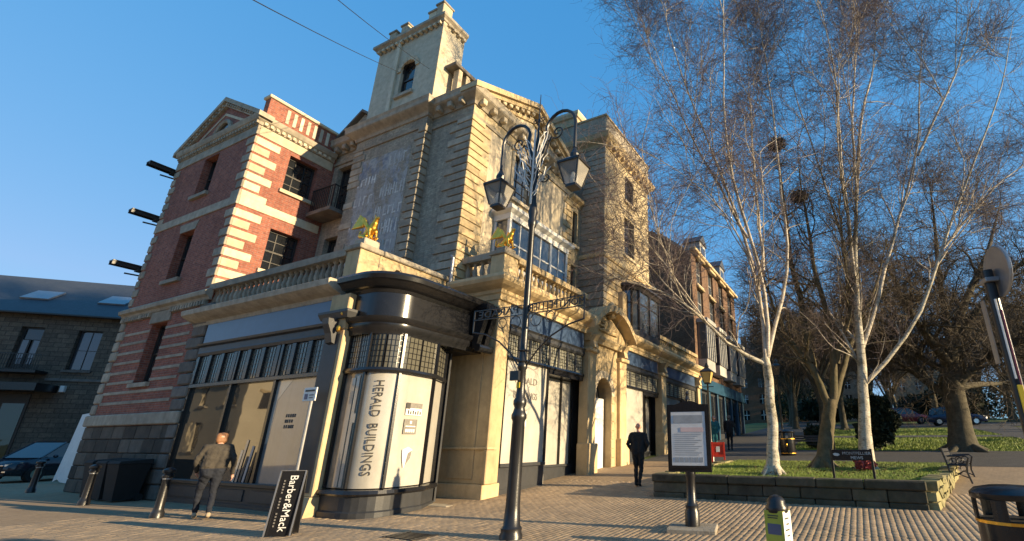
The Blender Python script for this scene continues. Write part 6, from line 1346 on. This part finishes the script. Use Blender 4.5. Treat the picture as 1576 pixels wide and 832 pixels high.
for (x, y, rz, lb) in ((-5.1, 19.0, .2, 'red plastic barrier board standing at the path end beyond the information board'), (-6.3, 18.4, -.4, 'red plastic barrier lying low beside the walk behind the information board')):
    t = local('barrier', (x, y, gz(x, y)), lb, 'barrier', rz=rz); q = MB()
    q.box(-.26, -.2, -.03, .03, .0, .85).box(.2, .26, -.03, .03, 0, .85).box(-.2, .2, -.028, .028, .75, .84).box(-.2, .2, -.028, .028, .3, .38).box(-.2, .2, -.028, .028, .06, .12); q.build('frame', 'red_plastic', t); MB().box(-.2, .2, -.015, .015, .38, .75).build('panel', 'red_plastic', t); pbox(t, 'white_mark', 'white_letter', -.07, .07, -.02, .02, .48, .68, .002)
    if rz < 0: t.scale = (1, 1, .45)
for k, (x, lb) in enumerate(((-20.15, 'black wheeled bin standing against the dark stone plinth, next to the drainpipe side'), (-19.35, 'black wheeled bin between the other two wheeled bins'), (-18.6, 'black wheeled bin nearest the shop window pillar'))):
    t = local('wheeled_bin', (x, 6.62, 0), lb, 'bin', 'wheeled bins by the wall', rz=.05 * (k - 1)); 
    MB().hexa([(-.24, -.26, .05), (.24, -.26, .05), (.24, .26, .05), (-.24, .26, .05)], [(-.31, -.36, .98), (.31, -.36, .98), (.31, .33, .98), (-.31, .33, .98)]).build('body', 'rubber', t); q = MB(); q.hexa([(-.33, -.38, .985), (.33, -.38, .985), (.33, .38, .985), (-.33, .38, .985)], [(-.3, -.34, 1.05), (.3, -.34, 1.05), (.3, .36, 1.1), (-.3, .36, 1.1)]); q.build('lid', 'rubber', t)
    for s in (-1, 1): MB().tube([(s * .24, .27, .1), (s * .3, .27, .1)], .1, 12).build('wheel', 'rubber', t)
    MB().tube([(-.25, .4, .95), (.25, .4, .95)], .02, 8).build('handle', 'rubber', t)
wb = thing('white_panel', (-28.5, 8.4, 0), 'tall white painted board with chipped foot leaning past the red brick corner', 'board')
q = MB(); q.prism([(-29.6, 8.3, .05), (-29.2, 8.3, .16), (-28.8, 8.3, .06), (-27.3, 8.3, .02), (-27.5, 8.45, 1.5), (-27.7, 8.6, 2.7), (-28.6, 8.6, 2.78), (-30.0, 8.6, 2.7), (-29.75, 8.45, 1.4)], (.02, .06, 0)); q.build('panel', 'white_paint', wb); MB().prism([(-28.5, 8.5, 1.95), (-28.1, 8.5, 2.0), (-28.0, 8.5, 2.25)], (0, -.03, 0)).build('rust_patch', 'red_brick', wb)
# ------------------------------------------------------------------ gilded griffins
def blob(caps, voxel, smooth_it=4, folds=0):
    """caps: (p0, p1, r0, r1, tag) or ('hex', bottom4, top4, tag); one continuous remeshed surface with a tag per face"""
    mb = MB(); segs = []
    for c in caps:
        if c[0] == 'hex': mb.hexa(c[1], c[2]); cc = np.mean(np.array(list(c[1]) + list(c[2])), 0); segs.append((cc, cc + 1e-3, .05, .05, c[3])); continue
        p0, p1, r0, r1, tg = c; p0, p1 = Vector(p0), Vector(p1); d = p1 - p0
        if d.length < 1e-5: mb.ball(p0, r0, 14, 9)
        else:
            t = d.normalized(); pts, rr = [], []
            for a in np.linspace(-pi / 2, 0, 5)[:-1]: pts.append(p0 + t * r0 * sin(a)); rr.append(max(.001, r0 * cos(a)))
            for k in range(5): pts.append(p0 + d * k / 4); rr.append(r0 + (r1 - r0) * k / 4)
            for a in np.linspace(0, pi / 2, 5)[1:]: pts.append(p1 + t * r1 * sin(a)); rr.append(max(.001, r1 * cos(a)))
            mb.tube(pts, rr, 12)
        segs.append((np.array(p0), np.array(p1), r0, r1, tg))
    me = bpy.data.meshes.new('blob'); me.from_pydata(mb.v, [], mb.f); o = bpy.data.objects.new('blob', me); COL.objects.link(o)
    bm = bmesh.new(); bm.from_mesh(me); bmesh.ops.recalc_face_normals(bm, faces=bm.faces); bm.to_mesh(me); bm.free()
    r = o.modifiers.new('r', 'REMESH'); r.mode = 'VOXEL'; r.voxel_size = voxel; s = o.modifiers.new('s', 'SMOOTH'); s.iterations = smooth_it; s.factor = .5
    bpy.context.view_layer.update(); out = bpy.data.meshes.new_from_object(o.evaluated_get(bpy.context.evaluated_depsgraph_get())); bpy.data.objects.remove(o); bpy.data.meshes.remove(me)
    n = len(out.polygons); c = np.empty(n * 3); out.polygons.foreach_get('center', c); c = c.reshape(-1, 3); best = np.full(n, 1e9); tg = np.zeros(n, int); names = []
    for p0, p1, r0, r1, t in segs:
        if t not in names: names.append(t)
        d = p1 - p0; L = max(1e-9, d @ d); k = np.clip(((c - p0) @ d) / L, 0, 1); dist = np.linalg.norm(c - p0 - k[:, None] * d, axis=1) - (r0 + (r1 - r0) * k); m = dist < best; best[m] = dist[m]; tg[m] = names.index(t)
    if folds:
        from mathutils import noise as mn
        skin_v = set()
        for pidx in np.nonzero(np.isin(tg, [i for i, q in enumerate(names) if q in ('skin', 'ginger_hair', 'ink')]))[0]: skin_v.update(out.polygons[int(pidx)].vertices)
        for v in out.vertices:
            if v.index in skin_v: continue
            c_ = v.co; f_ = mn.noise(Vector((c_.x * 7 + c_.z * 4, c_.y * 7, c_.z * 11))) + .6 * mn.noise(Vector((c_.x * 16, c_.y * 16, c_.z * 24 + c_.x * 10))); v.co = c_ + v.normal * f_ * folds
    out.polygons.foreach_set('use_smooth', [True] * n); return out, tg, names
def griffin_mesh():
    S = 1.0; L = []
    def c(a, b, r0, r1): L.append((tuple(q * S for q in a), tuple(q * S for q in b), r0 * S, r1 * S, 'gilding'))
    c((0, -.16, .14), (0, .12, .34), .13, .12); c((0, .12, .34), (0, .2, .46), .115, .085); c((0, .2, .46), (0, .27, .58), .075, .06); c((0, .27, .58), (0, .34, .6), .065, .035); c((0, .34, .6), (0, .4, .57), .03, .012)
    for s in (-1, 1):
        c((s * .03, .24, .63), (s * .05, .22, .71), .02, .008); c((s * .09, .14, .32), (s * .09, .2, .04), .045, .035); c((s * .09, .2, .03), (s * .09, .29, .03), .035, .025); c((s * .12, -.16, .13), (s * .12, .02, .07), .085, .05); c((s * .12, .02, .04), (s * .12, .12, .03), .045, .03)
        c((s * .09, .02, .36), (s * .17, -.1, .62), .06, .05)
        for k in range(7):    # wing feathers: overlapping blades swept up and back
            t = k / 6; c((s * (.14 + .03 * t), -.06 - .05 * t, .56 - .16 * t), (s * (.22 + .05 * t), -.24 - .22 * t, .74 - .36 * t), .05, .026)
    c((0, -.26, .1), (.1, -.4, .2), .03, .022); c((.1, -.4, .2), (.05, -.45, .38), .022, .03)
    me, tg, nm = blob(L, .016, 2); me.materials.append(MATS['gilding']); return me
gm_ = griffin_mesh()
for (x, y, z, rz, lb) in ((-11.18, 7.38, 6.66, radians(-100), 'gilded griffin statue on the pedestal above the curved black shopfront'), (-9.24, 10.62, 7.3, radians(-100), 'gilded griffin statue on the balcony corner pedestal beside the lamp')):
    t = local('griffin_statue', (x, y, z), lb, 'statue', 'gilded griffins on the parapet', rz=rz); link('figure', gm_, t)
# ------------------------------------------------------------------ overhead wires
for a, b_, lb in (((-7.91, 2.83, 8.67), (-14.6, 9.6, 15.6), 'thin overhead wire running to the chimney window'), ((-9.06, 4.49, 11.06), (-13.0, 9.7, 15.2), 'thin overhead wire running to the right side of the tall chimney')):
    A, B = Vector(a), Vector(b_); A = A + (A - B) * 1.2; pts = [A.lerp(B, t) - Vector((0, 0, .25 * sin(pi * t))) for t in np.linspace(0, 1, 14)]; MB_ = MB().tube(pts, .009, 5); o = MB_.build('overhead_wire', 'rubber'); tag(o, lb, 'wire')
#@@PEOPLE

# ------------------------------------------------------------------ people
def person(loc, rz, label, J, pal, bulk=1.0, hair=None, voxel=.017):
    """J: joint positions in the figure's own axes (x right, y ahead, z up)"""
    t = local('person', loc, label, 'person', rz=rz); L = []
    def c(a, b, r0, r1, tg): L.append((a, b, r0, r1, tg))
    V3 = lambda a, b, k: tuple(np.array(a) * (1 - k) + np.array(b) * k)
    pel, che, nek, hed = (np.array(J[k], float) for k in ('pelvis', 'chest', 'neck', 'head'))
    top, leg, shoe, skin = pal['top'], pal['leg'], pal['shoe'], 'skin'
    for s in (-1, 1):
        o = np.array([s * .075 * bulk, 0, 0]); c(tuple(pel + o + [0, 0, .06]), tuple(che + o * 1.25), .125 * bulk, .125 * bulk, top); c(tuple(pel + o), tuple(pel + o * .9 + [0, 0, -.05]), .125 * bulk, .12 * bulk, leg)
        sh = np.array(J['sh_l' if s < 0 else 'sh_r']); c(tuple(che + [0, 0, .08]), tuple(sh), .1, .078, top); c(tuple(nek - [0, 0, .05]), tuple(sh), .06, .07, top)
        el, wr = np.array(J['el_l' if s < 0 else 'el_r']), np.array(J['wr_l' if s < 0 else 'wr_r']); c(tuple(sh), tuple(el), .068 * bulk, .054, top); c(tuple(el), tuple(wr), .053, .04, top)
        if pal.get('hands', True):
            d = (wr - el); d /= np.linalg.norm(d); palm = wr + d * .075; side = np.cross(d, [0, 1, 0]); side /= np.linalg.norm(side) + 1e-9; fw = np.array([0, 1, 0]) - d * d[1]; fw /= np.linalg.norm(fw)
            c(tuple(wr), tuple(palm), .026, .034, skin)
            for k in range(4):
                a = palm + fw * (.03 - .02 * k) + d * .02; b = a + d * (.045, .05, .046, .036)[k] + side * -s * .008; e = b + d * .025 + side * s * -.022; c(tuple(a), tuple(b), .0105, .0095, skin); c(tuple(b), tuple(e), .0095, .008, skin)
            a = wr + d * .035 + fw * .02; b = a + fw * .035 + d * .03; c(tuple(a), tuple(b), .012, .0105, skin); c(tuple(b), tuple(b + d * .03), .0105, .009, skin)
        hp, kn, an = (np.array(J[k + ('_l' if s < 0 else '_r')]) for k in ('hip', 'kn', 'an')); c(tuple(hp), tuple(kn), .098 * bulk, .066, leg); c(tuple(kn), tuple(an + [0, 0, .03]), .066, .05, leg)
        to = np.array(J['toe_l' if s < 0 else 'toe_r']); c(tuple(an + [0, -.03, -.03]), tuple(to), .045, .036, shoe); c(tuple(an), tuple(an + [0, -.03, -.03]), .045, .045, shoe)
    c(tuple(pel + [0, .03, .1]), tuple(che + [0, .02, 0]), .13 * bulk, .13 * bulk, top); c(tuple(nek - [0, 0, .04]), tuple(hed - [0, 0, .05]), .055, .052, skin)
    fwd = np.array(J.get('face', (0, 1, 0)), float)
    c(tuple(hed + fwd * .012), tuple(hed + [0, 0, .045] - fwd * .012), .078, .09, skin); c(tuple(hed + fwd * .04 - [0, 0, .05]), tuple(hed + fwd * .05), .05, .06, skin); c(tuple(hed + fwd * .1 + [0, 0, .0]), tuple(hed + fwd * .112 - [0, 0, .025]), .012, .016, skin)
    rgt = np.array([fwd[1], -fwd[0], 0])
    for s in (-1, 1): c(tuple(hed + rgt * s * .088), tuple(hed + rgt * s * .094 + [0, 0, .035]), .014, .017, skin)
    if hair:
        for s in (-1, 0, 1): c(tuple(hed + rgt * s * .05 - fwd * .04 + [0, 0, -.03]), tuple(hed + rgt * s * .045 - fwd * .03 + [0, 0, .06]), .062, .07, hair)
    me, tg, nm = blob(L, voxel, 3, .016)
    for k in nm: me.materials.append(MATS[k])
    me.polygons.foreach_set('material_index', tg.astype(np.int32)); link('body', me, t)
    q = MB()
    for s in (-1, 1): p = hed + fwd * .082 + rgt * s * .034 + [0, 0, .03]; q.ball(tuple(p), .011, 8, 6)
    q.build('eyes', 'ink', t); p = hed + fwd * .095 - [0, 0, .058]; MB().box(p[0] - .02, p[0] + .02, p[1] - .004, p[1] + .004, p[2] - .004, p[2] + .004).build('mouth', 'flower', t)
    return t
WALK = dict(pelvis=(0, 0, .96), chest=(0, .04, 1.32), neck=(0, .06, 1.5), head=(0, .1, 1.625), sh_l=(-.2, .04, 1.42), sh_r=(.2, .04, 1.42), el_l=(-.27, .1, 1.14), wr_l=(-.25, .24, .95), el_r=(.28, -.08, 1.15), wr_r=(.3, -.02, .89),
            hip_l=(-.09, 0, .92), hip_r=(.09, 0, .92), kn_l=(-.1, .14, .5), an_l=(-.09, .06, .1), toe_l=(-.09, .2, .045), kn_r=(.09, .03, .5), an_r=(.08, -.12, .1), toe_r=(.08, .03, .045))
m1 = dict(WALK); m1.update(chest=(.02, .1, 1.3), neck=(.03, .16, 1.47), head=(.03, .22, 1.585), sh_l=(-.19, .1, 1.4), sh_r=(.21, .1, 1.4), el_l=(-.31, .08, 1.13), wr_l=(-.25, .2, .93), el_r=(.32, .0, 1.14), wr_r=(.35, .06, .88), kn_l=(-.12, .2, .52), an_l=(-.1, .22, .1), toe_l=(-.1, .37, .045), kn_r=(.1, .02, .49), an_r=(.08, -.24, .13), toe_r=(.08, -.1, .05)); person((-12.55, 5.83, gz(-12.55, 5.83)), radians(70), 'man in grey brown jumper and dark jeans walking away past the shop window', m1, dict(top='jumper', leg='jeans', shoe='suede'), 1.14, 'ginger_hair', .014)
m2 = dict(WALK); m2.update(el_l=(-.3, -.06, 1.16), wr_l=(-.2, .08, .97), el_r=(.3, -.06, 1.16), wr_r=(.2, .08, .97), kn_l=(-.08, .06, .5), an_l=(-.06, .0, .1), toe_l=(-.06, .14, .045), an_r=(.05, -.06, .1), toe_r=(.05, .08, .045))
person((-5.98, 13.35, gz(-5.98, 13.35)), radians(12), 'bald man in black coat with hands in pockets walking up the paved walk', m2, dict(top='black_cloth', leg='black_cloth', shoe='rubber', hands=False), 1.05)
m3 = dict(WALK); person((-6.2, 25.6, gz(-6.2, 25.6)), radians(10), 'person in dark clothes walking up the lane far behind the barrier', m3, dict(top='black_cloth', leg='black_cloth', shoe='rubber'), 1.0, 'ink', .025)
person((-6.75, 24.6, gz(-6.75, 24.6)), radians(-150), 'person in teal coat standing near the blue shopfront', dict(m2), dict(top='teal_cloth', leg='teal_cloth', shoe='rubber', hands=False), 1.05, 'ink', .025)
# ------------------------------------------------------------------ cars
def car(loc, rz, label, paint, Lc=4.4, H=1.6):
    t = local('parked_car', loc, label, 'car', rz=rz); hw = .9
    # side outline stations: x, sill z, belt z, half width
    st = [(-Lc / 2, .42, .72, .62), (-Lc / 2 + .06, .3, .84, .76), (-1.9, .24, .93, .86), (-1.2, .22, .98, .9), (0, .22, .98, .91), (.75, .22, .98, .91), (1.15, .22, .96, .9), (1.6, .24, .88, .87), (2.0, .28, .8, .8), (Lc / 2 - .05, .34, .7, .68), (Lc / 2, .42, .62, .56)]
    q = MB(); b0 = 0; k = 8
    for x, zs, zb, w in st:
        for y, z in ((-w * .9, zs), (-w, zs + (zb - zs) * .35), (-w * .985, zs + (zb - zs) * .8), (-w * .86, zb), (w * .86, zb), (w * .985, zs + (zb - zs) * .8), (w, zs + (zb - zs) * .35), (w * .9, zs)): q.v.append((x, y, z))
    for i in range(len(st) - 1):
        for j in range(k): q.f.append((i * k + j, i * k + (j + 1) % k, (i + 1) * k + (j + 1) % k, (i + 1) * k + j))
    q.f.append(tuple(range(k))); q.f.append(tuple((len(st) - 1) * k + j for j in range(k))); body = q.build('body', paint, t, smooth=True)
    gh = [(-2.05, .93, .93, .76), (-1.75, .95, H - .1, .64), (-.9, .97, H, .66), (.1, .97, H, .66), (.45, .97, H - .06, .66), (1.3, .95, .95, .76)]
    q = MB()
    for x, zb, zt, w in gh:
        wb = .8 if x < 1.2 else .78
        for y, z in ((-wb, zb - .03), (-w, zt), (w, zt), (wb, zb - .03)): q.v.append((x, y, z))
    for i in range(len(gh) - 1):
        for j in range(3): q.f.append((i * 4 + j, i * 4 + j + 1, (i + 1) * 4 + j + 1, (i + 1) * 4 + j))
    cabin = q.build('windows', 'dark_glass', t)
    MB().add([(-1.75, -.63, H - .085), (-.9, -.66, H + .012), (.1, -.66, H + .012), (.42, -.65, H - .045), (-1.75, .63, H - .085), (-.9, .66, H + .012), (.1, .66, H + .012), (.42, .65, H - .045)], [(0, 1, 5, 4), (1, 2, 6, 5), (2, 3, 7, 6)]).build('roof_panel', paint, t)
    q = MB()
    for s in (-1, 1):
        for (xa, za, xb, zb_) in ((1.3, .95, .43, H - .05), (.2, .96, .12, H), (-.75, .96, -.88, H), (-1.95, .96, -1.72, H - .1)): q.bar((xa, s * .785, za), (xb, s * .665, zb_), .07, .03)
        q.bar((-1.72, s * .65, H - .08), (.43, s * .67, H - .04), .05, .04)
    q.build('pillars', paint, t)
    for x in (-1.35, 1.4):
        for s in (-1, 1):
            w = MB().tube([(x, s * .70, .33), (x, s * .9, .33)], .335, 20).build('wheel', 'rubber', t); MB().tube([(x, s * .9, .33), (x, s * .915, .33)], .2, 14).build('rim', 'chrome', w)
    for s in (-1, 1):
        MB().hexa([(Lc / 2 - .32, s * .74, .66), (Lc / 2 - .03, s * .45, .64), (Lc / 2 - .02, s * .45, .72), (Lc / 2 - .32, s * .75, .8)], [(Lc / 2 - .3, s * .77, .66), (Lc / 2 + .02, s * .47, .64), (Lc / 2 + .02, s * .47, .72), (Lc / 2 - .3, s * .79, .8)]).build('headlight', 'chrome', t)
        pbox(t, 'tail_light', 'red_plastic', -Lc / 2 - .005, -Lc / 2 + .1, *sorted((s * .5, s * .72)), .66, .82, .01); MB().ball((.95, s * .98, 1.0), .1, 8, 6, (.6, 1, .7)).build('mirror', paint, t)
        pbox(t, 'fog_light', 'chrome', Lc / 2 - .04, Lc / 2 + .004, *sorted((s * .42, s * .56)), .4, .46, .005)
    g_ = pbox(t, 'grille', 'rubber', Lc / 2 - .05, Lc / 2 + .02, -.42, .42, .5, .66, .01); pbox(t, 'grille_bar', 'chrome', Lc / 2 - .03, Lc / 2 + .03, -.43, .43, .655, .685, .005); pbox(t, 'number_plate', 'white_letter', Lc / 2 - .01, Lc / 2 + .028, -.26, .26, .38, .48, .003); pbox(t, 'air_intake', 'rubber', Lc / 2 - .06, Lc / 2 + .012, -.55, .55, .26, .36, .01)
    return t
car((-32.6, 9.0, 0), radians(-62), 'dark blue black car parked nose out beside the stone building', 'car_black', 4.4, 1.62)
car((4.3, 58.0, gz(4.3, 58)), 0, 'dark red car parked across the park behind the birches', 'car_red'); car((7.9, 53.0, gz(7.6, 53)), 0, 'dark blue car parked behind the thick trunked tree', 'car_blue', 4.6, 1.62)
